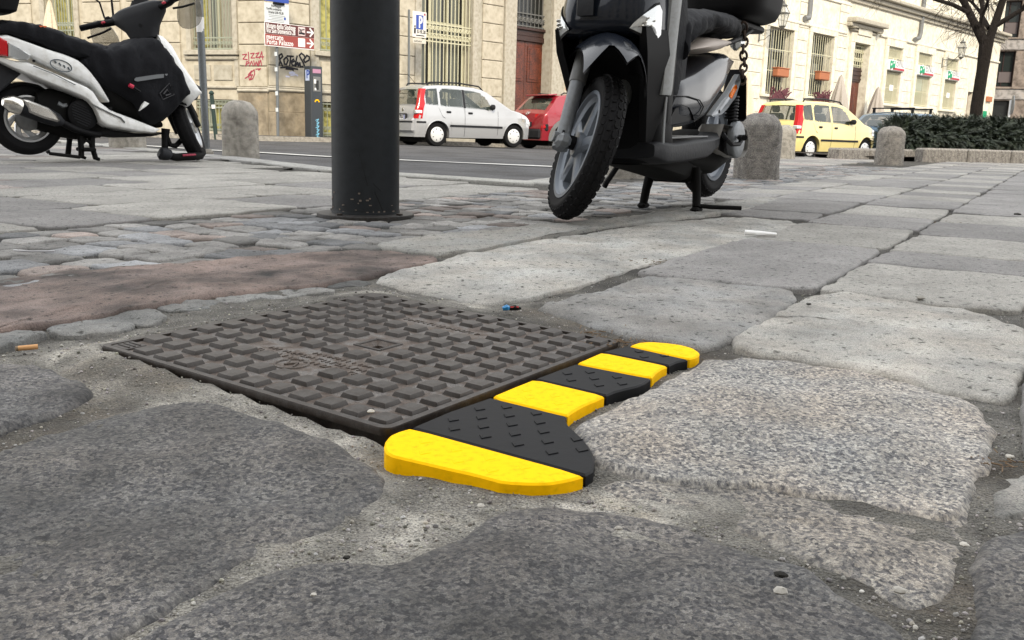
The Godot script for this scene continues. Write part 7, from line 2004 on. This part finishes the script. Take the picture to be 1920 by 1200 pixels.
func white_palace() -> void:
	var b := thing("white_palace", "long sunlit white palace with barred windows and three bank signs", "building", CORNER, FACADE)
	var F := Transform3D()
	var x0 := 22.3; var x1: float = 54.87
	var top := 16.0
	var A := [[24.291, 26.495, 2.179, 4.969], [28.26, 30.476, 2.261, 5.067]]
	var dd := [32.648, 34.438, -1.2, 5.009]
	var N := [[36.802, 38.689], [40.909, 42.948], [45.276, 47.208]]
	var ny := [2.274, 3.915, 4.529, 5.174]
	var rd := [49.745, 50.721, -1.2, 3.491]
	var holes := [A[0], A[1], dd, rd]
	for e in N: holes.append([e[0], e[1], ny[0], ny[3]])
	var up := []
	for k in 8: up.append([x0 + 2.2 + k * 4.0, x0 + 3.6 + k * 4.0, 9.2, 12.4])
	wall(b, x0, x1, -2.0, 8.4, holes, M.plaster_white, F)
	wall(b, x0, x1, 8.4, top, up, M.plaster_white, F)
	for e in up:
		window(b, e[0], e[1], e[2], e[3], F, M.window_glass, M.white, 0.25, 1, [11.4]); frame(b, e[0], e[1], e[2], e[3], 0.2, 0.08, M.plaster_white, F)
	var m: MB
	for e in A:
		window(b, e[0], e[1], e[2], e[3], F, M.window_glass, M.grey_plastic, 0.4, 1, [lerpf(e[2], e[3], 0.68)])
		grille(b, e[0], e[1], e[2], e[3], -0.03, 10, [e[2] + 0.08, lerpf(e[2], e[3], 0.36), lerpf(e[2], e[3], 0.68)], M.grille_cream, F, 0.016)
		frame(b, e[0], e[1], e[2], e[3], 0.3, 0.08, M.plaster_white, F)
		for k in 2: bx(b, "curtain", lerpf(e[0], e[1], 0.12 + 0.42 * k), lerpf(e[0], e[1], 0.36 + 0.42 * k), lerpf(e[2], e[3], 0.70 - 0.4 * k), lerpf(e[2], e[3], 0.95 - 0.4 * k), -0.435, -0.43, M.frosted, F, 0.0)
	blocks(b, x0, A[0][0] - 0.42, -1.5, 7.0, 0.54, M.plaster_white, F, 0.2)
	blocks(b, A[0][1] + 0.42, A[1][0] - 0.42, -1.5, 7.0, 0.54, M.plaster_white, F, 0.2)
	blocks(b, A[1][1] + 0.42, dd[0] - 0.75, -1.5, 7.0, 0.54, M.plaster_white, F, 0.2)
	# string courses and the cornice
	var s1: float = 5.337
	bx(b, "string_course", x0, dd[0] - 0.9, s1 - 0.06, s1 + 0.06, 0.0, 0.10, M.plaster_white, F, 0.03)
	bx(b, "string_course", x0, dd[0] - 0.6, s1 + 1.25, s1 + 1.35, 0.0, 0.08, M.plaster_white, F, 0.03)
	var s2: float = 5.591
	bx(b, "string_course", dd[1] + 1.2, x1, s2 - 0.06, s2 + 0.06, 0.0, 0.10, M.plaster_white, F, 0.03)
	var c1: float = 7.167
	for e in [[-0.35, -0.15, 0.12], [-0.15, 0.05, 0.28], [0.05, 0.22, 0.5]]: bx(b, "cornice", dd[0] - 1.2, x1 + 0.4, c1 + e[0], c1 + e[1], 0.0, e[2], M.trim_stone, F, 0.03)
	for e in [[top - 0.6, top - 0.3, 0.3], [top - 0.3, top, 0.6]]: bx(b, "cornice", x0, x1 + 0.4, e[0], e[1], 0.0, e[2], M.plaster_white, F, 0.03)
	# door with its pediment
	double_door(b, dd[0], dd[1], dd[2], 3.204, F, 0.3)
	bx(b, "door_lintel", dd[0], dd[1], 3.204, 3.897, -0.4, -0.24, M.wood_dark, F)
	for k in 3: bx(b, "lintel_moulding", dd[0], dd[1], lerpf(3.204, 3.897, 0.15 + 0.3 * k), lerpf(3.204, 3.897, 0.25 + 0.3 * k), -0.24, -0.2, M.wood_dark, F)
	window(b, dd[0], dd[1], 3.897, dd[3], F, M.dark_void, M.grille_cream, 0.3, 1)
	grille(b, dd[0], dd[1], 3.897, dd[3], -0.2, 7, [3.897 + 0.1, dd[3] - 0.1], M.grille_cream, F, 0.02, [[3.897 + 0.35, 0.11], [dd[3] - 0.35, 0.11]])
	frame(b, dd[0], dd[1], dd[2], dd[3], 0.45, 0.12, M.plaster_white, F, false)
	var pt: float = 5.972
	bx(b, "pediment_panel", dd[0] - 0.6, dd[1] + 0.6, dd[3] + 0.5, pt - 0.35, 0.0, 0.16, M.trim_stone, F, 0.04)
	bx(b, "pediment_panel", dd[0] + 0.1, dd[1] - 0.1, dd[3] + 0.75, pt - 0.6, 0.16, 0.19, M.plaster_white, F, 0.02)
	for s in [dd[0] - 0.75, dd[1] + 0.35]: bx(b, "pediment_bracket", s, s + 0.4, dd[3] + 0.6, pt - 0.3, 0.0, 0.38, M.trim_stone, F, 0.08)
	for e in [[-0.3, -0.12, 0.3], [-0.12, 0.12, 0.55]]: bx(b, "pediment_cornice", dd[0] - 1.0, dd[1] + 1.0, pt + e[0], pt + e[1], 0.0, e[2], M.trim_stone, F, 0.04)
	# bank windows with their signs
	for i in 3:
		var e: Array = N[i]
		window(b, e[0], e[1], ny[0], ny[1], F, M.frosted, M.white, 0.25, 0, [])
		grille(b, e[0], e[1], ny[0], ny[1], -0.03, 13, [lerpf(ny[0], ny[1], 0.5), ny[0] + 0.1], M.grille_cream, F, 0.022)
		window(b, e[0], e[1], ny[2], ny[3], F, M.frosted, M.white, 0.25, 0, [])
		grille(b, e[0], e[1], ny[2], ny[3], -0.03, 13, [ny[2] + 0.1], M.grille_cream, F, 0.022)
		frame(b, e[0], e[1], ny[0], ny[3], 0.35, 0.1, M.plaster_white, F)
		var W: float = e[1] - e[0]
		var sg := bx(b, "bank_sign", e[0] - 0.05, e[1] + 0.15, ny[1] + 0.06, ny[2] - 0.04, -0.2, 0.22, M.white, F, 0.02)
		bx(sg, "green_square", e[0] + 0.0, e[0] + W * 0.36, ny[1] + 0.12, ny[2] - 0.08, 0.222, 0.232, M.bank_green, Transform3D(), 0.004)
		m = MB.new()
		var gx: float = e[0] + W * 0.18; var gy: float = (ny[1] + ny[2]) * 0.5
		for st in 4:
			var a := st * 1.3 + 0.5
			ribbon(m, PackedVector2Array([Vector2(gx + cos(a) * W * 0.09 - 0.05, gy + sin(a) * 0.24), Vector2(gx + cos(a) * W * 0.09 + 0.05, gy + sin(a) * 0.24 + 0.05)]), 0.10, 0.235)
		part("stars", m, M.white, sg)
		text("BNL", 0.38, mat(0.12, 0.12, 0.13, 0.5), sg, Transform3D(Basis(), Vector3(e[0] + W * 0.42, ny[1] + 0.27, 0.222)), false, "lettering", W * 0.52)
		bx(sg, "red_line", e[0] + W * 0.06, e[1] + 0.05, ny[1] + 0.09, ny[1] + 0.2, 0.222, 0.232, mat(0.4, 0.03, 0.05, 0.5), Transform3D(), 0.004)
		if i == 1: bx(b, "poster", e[0] + W * 0.12, e[1] - W * 0.12, lerpf(ny[0], ny[1], 0.55), ny[1] - 0.1, -0.26, -0.235, M.poster, F, 0.003); bx(b, "poster", e[0] + W * 0.1, e[1] - W * 0.4, lerpf(ny[0], ny[1], 0.4), lerpf(ny[0], ny[1], 0.5), -0.26, -0.235, M.bank_green, F, 0.003)
		else: bx(b, "notice", e[0] + W * 0.42, e[0] + W * 0.68, lerpf(ny[0], ny[1], 0.42), lerpf(ny[0], ny[1], 0.6), -0.02, -0.005, M.white, F, 0.002)
		blocks(b, e[1] + 0.5, (N[i + 1][0] - 0.5) if i < 2 else e[1] + 2.0, -1.5, 5.4, 0.6, M.plaster_white, F, 0.3)
	double_door(b, rd[0], rd[1], rd[2], rd[3], F, 0.3)
	bx(b, "wall_plate", 53.213, 54.059, 3.024, 3.357, 0.0, 0.15, M.terracotta, F, 0.02); bx(b, "green_plate", 52.98, 53.611, 1.892, 2.429, 0.0, 0.06, M.bank_green, F, 0.02)
	# drain pipes
	for e in [[27.651, 6.393, 27.766, 5.815, 27.151, 5.547], [40.762, 7.89, 40.827, 6.172, 39.953, 5.76]]:
		m = MB.new(); m.tube([Vector3(e[0], e[1] + 5.0, 0.1), Vector3(e[0], e[3], 0.1), Vector3(lerpf(e[2], e[4], 0.3), lerpf(e[3], e[5], 0.7), 0.12), Vector3(e[4], e[5], 0.15)], 0.12, 10)
		part("drain_pipe", m, M.grey_plastic, b)
	# flower boxes stand on the grilles
	for k in 2:
		var e: Array = A[k]
		var y := lerpf(e[2], e[3], 0.30)
		var t := thing("flower_box", ["terracotta flower box on the barred window under the lantern", "terracotta flower box on the barred window between lantern and door"][k], "flower box", CORNER + Vector3(cos(FACADE), 0, -sin(FACADE)) * lerpf(e[0], e[1], 0.52) + Vector3(sin(FACADE), 0, cos(FACADE)) * 0.12 + Vector3(0, y, 0), FACADE, "flower boxes on the white palace")
		m = MB.new(); m.box(Vector3(0, 0.1, 0), Vector3(1.0, 0.36, 0.3), 0.04); part("box", m, M.terracotta, t)
		m = MB.new(); m.box(Vector3(0, 0.29, 0), Vector3(1.06, 0.05, 0.34), 0.02); part("edge", m, M.terracotta, t)
		m = MB.new()
		for i in 24: m.tube([Vector3(rng.randf_range(-0.9, 0.9), -1.05, 0.05), Vector3(rng.randf_range(-0.95, 0.95), rng.randf_range(-0.75, -0.5), 0.1)], 0.03, 4)
		stuffed(part("dry_plants", m, mat(0.10, 0.03, 0.04, 0.9), t))
	wall_lamp("black iron lantern on a scrolled bracket beside the first barred window", CORNER + Vector3(cos(FACADE), 0, -sin(FACADE)) * 23.42 + Vector3(0, 4.706, 0) + Vector3(sin(FACADE), 0, cos(FACADE)) * 0.06, 1.0)
	wall_lamp("black iron lantern over the third bank sign by the tree trunk", CORNER + Vector3(cos(FACADE), 0, -sin(FACADE)) * 44.577 + Vector3(0, 5.033, 0) + Vector3(sin(FACADE), 0, cos(FACADE)) * 0.06, 1.0)
	m = MB.new(); m.box(Vector3((x0 + x1) * 0.5, (top - 2.0) * 0.5 + 0.1, -7.0), Vector3(x1 - x0 - 0.02, top + 2.2, 12.88)); part("house_block", m, M.plaster_white, b)
	umbrella("closed grey parasol in front of the second barred window", Vector3(14.586, 1.047, -43.5) * Vector3(1, 0, 1) + Vector3(0, -0.55, 0), 3.75, 0.62, M.canvas_grey)
	umbrella("closed grey parasol between the palace door and the first bank sign", Vector3(17.813, 1.165, -47.5) * Vector3(1, 0, 1) + Vector3(0, -0.6, 0), 3.55, 0.62, M.canvas_grey)
	umbrella("closed cream parasol at the left end of the white palace", Vector3(9.282, 0.869, -39) * Vector3(1, 0, 1) + Vector3(0, -0.5, 0), 3.4, 0.5, M.canvas)
	# the dark house past the end of the white palace
	var e0 := Vector3(35.2, 0, -68.0)
	var turn := deg_to_rad(-19.4)
	var db := thing("dark_house", "brown grey modern house with roller blinds past the white palace", "building", e0, turn)
	var D := Transform3D()
	var hs := []
	var q := [[-1.65, -0.25], [2.2, 3.6], [6.0, 7.4], [9.8, 11.2]]
	for r in 4:
		for e in q: hs.append([e[0], e[1], [-1.5, 4.35, 7.7, 11.1][r], [3.4, 6.8, 10.2, 13.6][r]])
	wall(db, -2.0, 16.0, -2.0, 20.0, hs, M.dark_render, D)
	for e in hs:
		if e[2] < 0.0:
			bx(db, "shop_opening", e[0], e[1], e[2], e[3], -0.6, -0.5, M.dark_void, D, 0.0)
		else:
			window(db, e[0], e[1], e[2], e[3], D, M.window_glass, M.brown_frame, 0.4, 1, [lerpf(e[2], e[3], 0.42)])
			bx(db, "roller_blind", e[0] + 0.5, e[1] - 0.08, e[2] + 0.3, lerpf(e[2], e[3], 0.42), -0.42, -0.36, M.roller, D)
			bx(db, "side_panel", e[0], e[0] + 0.42, e[2], e[3], -0.36, -0.30, M.brown_frame, D)
	for y in [3.48, 6.88, 10.25]: bx(db, "pale_band", -2.0, 16.0, y, y + 0.72, 0.0, 0.1, M.pale_render, D); bx(db, "ledge", -2.0, 16.0, y + 0.72, y + 0.82, 0.0, 0.22, M.dark_render, D)
	m = MB.new(); m.box(Vector3(7.0, 9.0, -6.6), Vector3(17.98, 22.0, 12.0)); part("house_block", m, M.dark_render, db)
	var sgn := thing("round_sign", "round road sign seen from its back on a white pole beyond the hedge", "road sign", Vector3(15.438, 0.841, -30) * Vector3(1, 0, 1), 1.25)
	m = MB.new(); m.tube([Vector3(0, -0.5, 0), Vector3(0.03, 1.7, 0)], 0.035, 10); part("pole", m, M.white, sgn)
	m = MB.new(); m.lathe([[0.001, 0.0], [0.29, 0.0], [0.30, 0.012], [0.29, 0.024], [0.001, 0.024]], 28, Vector3(0.03, 1.55, 0.05), Basis(Vector3(1, 0, 0), Vector3(0, 0, 1), Vector3(0, -1, 0))); part("disc", m, M.alu, sgn)


func branch(m: MB, twigs: MB, from: Vector3, dir: Vector3, length: float, r: float, depth: int) -> void:
	var path := [from]
	var rads := [r]
	var d := dir
	var p := from
	var n := 4 if depth > 1 else 3
	for i in n:
		d = (d + Vector3(rng.randf_range(-0.22, 0.22), rng.randf_range(-0.10, 0.16) if depth > 2 else rng.randf_range(-0.22, 0.12), rng.randf_range(-0.22, 0.22))).normalized()
		p += d * length / n
		path.append(p); rads.append(lerpf(r, r * 0.55, float(i + 1) / n))
	(m if depth > 1 else twigs).tube(path, rads, 7 if depth > 3 else (5 if depth > 1 else 3), false)
	if depth == 0: return
	var kids := 4 if depth > 2 else (6 if depth > 1 else 4)
	for k in kids:
		var f := rng.randf_range(0.35, 1.0) if k > 0 else 1.0
		var i := mini(n - 1, int(f * n))
		var q: Vector3 = path[i].lerp(path[i + 1], f * n - i) if i < n else path[n]
		var a := rng.randf_range(0, TAU)
		var sd := d.cross(Vector3(cos(a), 0.2, sin(a))).normalized()
		var nd := (d * rng.randf_range(0.55, 1.0) + sd * rng.randf_range(0.5, 1.0) + Vector3(0, -0.12 if depth < 3 else 0.08, 0)).normalized()
		branch(m, twigs, q, nd, length * rng.randf_range(0.55, 0.8), maxf(rads[i] * 0.62, 0.0035), depth - 1)


func build_greenery() -> void:
	var at: Vector3 = Vector3(10.321, 0.852, -21.5)
	at.y = -0.05
	var t := thing("bare_tree", "leafless dark tree with a forked trunk growing out of the hedge", "tree", at)
	var m := MB.new()
	var tk := [Vector3(0, 0, 0), Vector3(0.02, 0.5, 0), Vector3(-0.01, 1.2, 0.0), Vector3(0.02, 2.0, 0), Vector3(0.03, 2.65, 0)]
	m.tube(tk, [0.20, 0.145, 0.13, 0.125, 0.15], 14, false)
	part("trunk", m, M.bark, t, Transform3D(), 60.0)
	var twigs := MB.new()
	var limbs := [[Vector3(-0.05, 2.6, 0), Vector3(-0.62, 0.75, 0.1), 2.0, 0.095], [Vector3(-0.02, 2.62, 0.0), Vector3(-0.14, 1.0, -0.25), 1.5, 0.06], [Vector3(0.08, 2.62, 0), Vector3(0.28, 0.95, 0.1), 2.0, 0.095], [Vector3(0.12, 2.9, 0), Vector3(0.75, 0.55, 0.2), 1.7, 0.06], [Vector3(-0.5, 3.2, 0.1), Vector3(-0.9, 0.25, 0.3), 1.7, 0.05], [Vector3(-0.2, 2.9, 0.1), Vector3(-0.5, 0.35, 0.7), 1.7, 0.045], [Vector3(0.1, 2.9, -0.1), Vector3(0.2, 0.5, -0.8), 1.7, 0.05]]
	for l in limbs:
		m = MB.new()
		branch(m, twigs, l[0], l[1].normalized(), l[2], l[3], 4)
		part("limb", m, M.bark, t, Transform3D(), 60.0)
	stuffed(part("twigs", twigs, M.bark, t))
	# the planted bed: kerb blocks and a dark feathery hedge
	var f := [5.608, -16.745, 7.702, -18.048, 7.218, -16.975, 11.573, -17.811]
	var a0 := Vector3(f[0], 0, f[1]); var a1 := Vector3(f[2], 0, f[3]); var b0 := Vector3(f[4], 0, f[5]); var b1 := Vector3(f[6], 0, f[7])
	var kerbs := [[a0, a1, 3, 0.19], [b0, b1, 5, 0.23]]
	for k in kerbs:
		for i in k[2]:
			var p: Vector3 = k[0].lerp(k[1], float(i) / k[2]); var q: Vector3 = k[0].lerp(k[1], (i + 0.985) / k[2])
			var names := ["kerb block at the end of the hedge beside the yellow car", "second kerb block of the hedge, left of the domed bollard", "kerb block just behind the domed bollard"] if k[2] == 3 else ["first long kerb block to the right of the domed bollard", "second long kerb block below the bare tree", "kerb block at the right end of the view", "kerb block of the hedge out past the tree", "last kerb block of the hedge"]
			var d := q - p
			var kb := thing("kerb_block", names[i], "kerb block", (p + q) * 0.5, atan2(-d.z, d.x), "stone blocks round the hedge")
			m = MB.new(); m.box(Vector3(0, k[3] * 0.5 - 0.05, 0), Vector3(d.length(), k[3] + 0.1, 0.30), 0.03)
			for j in m.p.size(): m.p[j] += Vector3(0, 0.01 * n2(m.p[j].x + p.x, m.p[j].z, 6.0), 0.01 * n2(m.p[j].x + p.x, m.p[j].y, 7.0))
			part("block", m, M.concrete_dark, kb)
	# hedge
	var hd := thing("hedge", "long low dark evergreen hedge with feathery drooping sprays", "hedge")
	var h0 := a0.lerp(a1, 0.68) + Vector3(0.35, 0, -0.8); var h1 := b1 + Vector3(0.3, 0, -0.8)
	var dir := (h1 - h0).normalized(); var acr := Vector3(-dir.z, 0, dir.x)
	if acr.z > 0: acr = -acr
	var ln := h0.distance_to(h1)
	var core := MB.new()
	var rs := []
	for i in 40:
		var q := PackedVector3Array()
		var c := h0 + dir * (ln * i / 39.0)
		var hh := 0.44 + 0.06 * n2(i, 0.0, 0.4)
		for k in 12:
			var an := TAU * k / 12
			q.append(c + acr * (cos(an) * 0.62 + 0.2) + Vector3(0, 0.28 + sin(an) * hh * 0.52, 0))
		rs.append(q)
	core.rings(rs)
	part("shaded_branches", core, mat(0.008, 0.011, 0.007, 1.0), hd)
	var spray := MB.new()
	var spine := [Vector3.ZERO, Vector3(0.0, 0.05, 0.08), Vector3(0, 0.065, 0.16), Vector3(0, 0.045, 0.23), Vector3(0, 0.0, 0.29)]
	for i in 4:
		var p: Vector3 = spine[i]; var q: Vector3 = spine[i + 1]
		for j in 3:
			var c := p.lerp(q, j / 3.0)
			var l := 0.075 * (1.0 - (i * 3 + j) / 14.0)
			for s in [1.0, -1.0]:
				var tip := c + Vector3(s * l, -0.012 - 0.02 * rng.randf(), 0.045)
				var w := (q - p).normalized() * 0.012
				spray.tri(c - w, c + w, tip)
	spray.face_up()
	var sm := spray.mesh(80.0)
	var mm := MultiMesh.new(); mm.transform_format = MultiMesh.TRANSFORM_3D; mm.use_colors = true; mm.mesh = sm
	var count := 9000
	mm.instance_count = count
	for i in count:
		var u := rng.randf() * ln
		var an := rng.randf_range(-0.35, PI + 0.25)
		var lump := 1.0 + 0.16 * n2(u, an, 1.3) + 0.10 * n2(u, an * 2.0, 4.0)
		var out := acr * cos(an) * -1.0 + Vector3(0, sin(an), 0)
		var c := h0 + dir * u + acr * 0.2 + (acr * (-cos(an) * 0.66) + Vector3(0, sin(an) * 0.29, 0)) * lump + Vector3(0, 0.30, 0)
		var fw := (out + Vector3(rng.randf_range(-0.8, 0.8), rng.randf_range(-0.5, 0.4), rng.randf_range(-0.8, 0.8))).normalized()
		var b := Basis.looking_at(-fw, Vector3.UP if absf(fw.y) < 0.95 else Vector3.RIGHT).rotated(fw, rng.randf_range(-1.2, 1.2)).scaled(Vector3.ONE * rng.randf_range(0.6, 1.15))
		mm.set_instance_transform(i, Transform3D(b, c))
		var l := rng.randf_range(0.55, 1.3)
		mm.set_instance_color(i, Color(0.017 * l, 0.026 * l, 0.016 * l * rng.randf_range(0.7, 1.2)))
	var mi := MultiMeshInstance3D.new(); mi.name = "sprays"; mi.multimesh = mm; mi.material_override = M.leaf
	hd.add_child(mi, true); stuffed(mi)
	var soil := struct("planting_bed", "dark soil of the hedge bed")
	var sb := MB.new()
	var z0 := acr * 3.0
	sb.quad(a0 + Vector3(0, 0.06, -0.1), b1 + Vector3(0, 0.06, -0.1), b1 + z0 + Vector3(0, 0.06, 0), a0 + z0 + Vector3(0, 0.06, 0)); sb.face_up()
	part("soil", sb, mat(0.03, 0.024, 0.018, 1.0, 0.0, M.t_blotch, 2.0), soil)



func build_house_behind() -> void:
	# the house on the near side of the square: the paving lies in its shade
	var b := thing("house_across", "pale house on the near side of the square, behind the viewer", "building", Vector3(0, 0, 9.0))
	var m := MB.new(); m.box(Vector3(-4.0, 6.5, 6.0), Vector3(70.0, 15.0, 12.0), 0.0); part("walls", m, mat(0.42, 0.38, 0.32, 0.9), b)
	for r in 3:
		for k in 11:
			m = MB.new(); m.box(Vector3(-34.0 + k * 6.0, 2.6 + r * 4.2, -0.02), Vector3(1.5, 2.4, 0.12), 0.02); part("window", m, M.window_glass, b)
	m = MB.new(); m.box(Vector3(-4.0, 14.2, 5.6), Vector3(71.0, 0.4, 13.2), 0.05); part("cornice", m, M.trim_stone, b)


func pebble_mesh(sd: int) -> ArrayMesh:
	var m := MB.new()
	var f := FastNoiseLite.new(); f.seed = sd; f.frequency = 1.1
	var rs := []
	for j in 5:
		var la := lerpf(-PI / 2, PI / 2, (j + 0.5) / 5.0)
		var q := PackedVector3Array()
		for k in 7:
			var a := TAU * k / 7
			var d := Vector3(cos(a) * cos(la), sin(la) * 0.7, sin(a) * cos(la))
			q.append(d * (1.0 + 0.45 * f.get_noise_3d(d.x * 1.5, d.y * 1.5, d.z * 1.5)))
		rs.append(q)
	m.rings(rs)
	return m.mesh(30.0)


func build_litter() -> void:
	var shapes := []
	for k in 4: shapes.append(pebble_mesh(40 + k))
	# loose grit in the joints, too much of it to count
	var boxes := []
	for p in stone_polys:
		var r := Rect2(p[0], Vector2.ZERO)
		for e in p: r = r.expand(e)
		boxes.append(r)
	for k in 2:
		var tf: Array[Transform3D] = []
		var cols := PackedColorArray()
		var tries := 0
		while tf.size() < 6500 and tries < 60000:
			tries += 1
			var d := -0.5 - 3.0 * pow(rng.randf(), 1.4)
			var x := d * -1.0 * rng.randf_range(-0.62, 0.62)
			var inside := false
			for i in stone_polys.size():
				if boxes[i].has_point(Vector2(x, d)) and Geometry2D.is_point_in_polygon(Vector2(x, d), stone_polys[i]):
					inside = true; break
			if inside: continue
			var lc := Vector3(x + 0.2084, 0, d + 1.4191)
			var lx := lc.dot(Vector3(0.841, 0, 0.54)); var lz := lc.dot(Vector3(-0.5403, 0, 0.8415))
			if absf(lx) < 0.28 and absf(lz) < 0.305: continue
			if lx > 0.27 and lx < 0.40 and lz > -0.30 and lz < 0.33: continue
			var s := 0.0008 + 0.0021 * pow(rng.randf(), 4.0)
			tf.append(Transform3D(Basis.from_euler(Vector3(rng.randf() * 6, rng.randf() * 6, rng.randf() * 6)).scaled(Vector3(s, s * 0.8, s)), Vector3(x, bed_y(x, d) + s * 0.3, d)))
			var l := rng.randf_range(0.10, 0.36) if rng.randf() < 0.93 else rng.randf_range(0.36, 0.55)
			cols.append(Color(l, l * rng.randf_range(0.9, 1.0), l * rng.randf_range(0.78, 0.98)))
		var mm := MultiMesh.new(); mm.transform_format = MultiMesh.TRANSFORM_3D; mm.use_colors = true; mm.mesh = shapes[k]
		mm.instance_count = tf.size()
		for i in tf.size():
			mm.set_instance_transform(i, tf[i]); mm.set_instance_color(i, cols[i])
		var mi := MultiMeshInstance3D.new(); mi.name = numbered("gravel"); mi.multimesh = mm; mi.material_override = M.gravel; add_child(mi)
		stuffed(mi); mi.set_meta("label", ["fine grey grit lying in the joints of the paving", "pale grit and sand lying in the joints of the paving"][k]); mi.set_meta("category", "gravel")
	# single pebbles the eye picks out
	var peb := [
		[Vector3(0.198, 0.012, -0.616), 0.0065, 0.5, "pale round pebble in the joint between the two foreground slabs at right"], [Vector3(0.213, 0, -0.665), 0.006, 0.03, "black stone lodged in a hole of the dark front slab"], [Vector3(0.096, 0, -0.743), 0.0042, 0.5, "small pale pebble on the dark front slab below the ramp"],
		[Vector3(0.873, 0.004, -1.964), 0.011, 0.42, "grey pebble on the far edge of the big pale slab"], [Vector3(0.597, 0.004, -1.847), 0.006, 0.05, "dark crumb at the corner of the big pale slab"], [Vector3(0.398, -0.01, -1.466), 0.008, 0.4, "grey pebble in the joint in front of the big pale slab"],
		[Vector3(0.558, -0.01, -0.986), 0.006, 0.65, "white pebble in the gap to the right of the pale slab"], [Vector3(0.397, -0.01, -0.752), 0.0045, 0.7, "white pebble in the deep joint at the lower right"], [Vector3(0.306, -0.01, -0.665), 0.006, 0.5, "pale pebble in the mortar at the lower right"],
		[Vector3(-0.161, 0.006, -1.037), 0.0055, 0.75, "white chip lying between studs near the cover's front corner"], [Vector3(2.403, 0.004, -4.472), 0.02, 0.06, "dark clump on the paving at the right edge"], [Vector3(-0.124, 0, -0.674), 0.0035, 0.04, "black crumb on the joint of the dark slabs"],
		[Vector3(-0.139, -0.005, -0.623), 0.003, 0.6, "white chip on the edge of the front slab"], [Vector3(-0.024, -0.012, -0.812), 0.0045, 0.65, "white chip in the mortar before the ramp's yellow front"]]
	for e in peb:
		var o := part("pebble", shapes[rng.randi() % 4], mat(e[2] * 0.65, e[2] * 0.62, e[2] * 0.56, 0.9), self, Transform3D(Basis(Vector3.UP, rng.randf() * 6.0).scaled(Vector3(e[1] * 0.9, e[1] * 0.55, e[1] * 0.75)), e[0] + Vector3(0, 0.0, 0)))
		tag(o, e[3], "pebble", "loose pebbles")
	# litter
	var c := thing("cigarette_end", "orange brown cigarette end lying on the mortar left of the cover", "cigarette end", Vector3(-0.71, -0.006, -1.327), 0.5)
	var m := MB.new(); m.tube([Vector3(-0.013, 0.004, 0), Vector3(0.013, 0.0045, 0)], 0.0038, 10); part("filter", m, M.cigarette, c)
	m = MB.new(); m.tube([Vector3(-0.0165, 0.004, 0.0005), Vector3(-0.0125, 0.004, 0)], 0.0036, 10); part("burnt_tip", m, mat(0.2, 0.15, 0.1, 0.9), c)
	c = thing("paper_strip", "rolled strip of white paper lying on the pale slab before the scooter", "paper", Vector3(0.835, 0.004, -3.168), -0.05)
	m = MB.new(); m.tube([Vector3(-0.05, 0.008, 0), Vector3(0, 0.007, 0.004), Vector3(0.055, 0.005, 0.01)], [0.009, 0.008, 0.006], 8); m.box(Vector3(0.02, 0.004, 0.006), Vector3(0.07, 0.003, 0.014), 0.001); part("roll", m, M.paper, c)
	c = thing("plastic_strap", "pale curved plastic strap lying on the cobbles at the left edge", "strap", Vector3(-1.183, 0.004, -2.263), 0.0)
	m = MB.new(); m.tube([Vector3(-0.05, 0.004, -0.012), Vector3(-0.03, 0.005, 0.006), Vector3(0.0, 0.005, 0.01), Vector3(0.03, 0.005, 0.004), Vector3(0.05, 0.004, -0.012)], 0.0022, 6); part("strap", m, mat(0.4, 0.4, 0.42, 0.5), c)
	c = thing("sweet_wrapper", "crumpled blue and red sweet wrapper beside the far edge of the cover", "wrapper", Vector3(-0.001, 0.002, -1.701), 0.3)
	m = MB.new(); m.tube([Vector3(-0.018, 0.004, 0), Vector3(-0.010, 0.006, 0.002), Vector3(-0.004, 0.004, 0)], [0.004, 0.006, 0.003], 7); part("blue_end", m, M.wrap_blue, c)
	m = MB.new(); m.tube([Vector3(-0.005, 0.004, 0), Vector3(0.006, 0.005, 0.001), Vector3(0.018, 0.003, 0)], [0.004, 0.0055, 0.002], 7); part("black_end", m, M.black, c)
	m = MB.new(); m.tube([Vector3(-0.004, 0.0065, 0.003), Vector3(0.012, 0.0065, 0.004)], 0.0018, 5); part("red_stripe", m, M.wrap_red, c)
	# dry twigs and leaf bits gathered in the joints
	var tw_mesh := MB.new()
	for spot in [[Vector3(0.199, -0.012, -1.496), 0.035, 60], [Vector3(0.158, -0.012, -1.572), 0.03, 30], [Vector3(0.377, -0.008, -2.493), 0.06, 60], [Vector3(-0.531, -0.012, -1.266), 0.035, 50], [Vector3(-0.479, -0.012, -1.228), 0.03, 40], [Vector3(-0.766, -0.012, -1.572), 0.03, 20], [Vector3(1.875, -0.008, -3.976), 0.08, 40], [Vector3(0.985, -0.004, -4.621), 0.1, 40], [Vector3(1.29, -0.006, -3.788), 0.08, 30], [Vector3(0.534, -0.012, -0.966), 0.02, 30]]:
		for k in spot[2]:
			var a := rng.randf() * TAU
			var p: Vector3 = spot[0] + Vector3(rng.randfn(0, spot[1]), rng.randf_range(0.0, 0.004), rng.randfn(0, spot[1] * 0.6))
			var l := rng.randf_range(0.004, 0.016)
			tw_mesh.tube([p, p + Vector3(cos(a) * l, rng.randf_range(-0.001, 0.003), sin(a) * l)], rng.randf_range(0.0004, 0.0009), 4)
	var tt := part("dry_twigs", tw_mesh, M.twig, self)
	tag(tt, "dry brown twigs and leaf bits caught in the paving joints", "debris"); stuffed(tt)
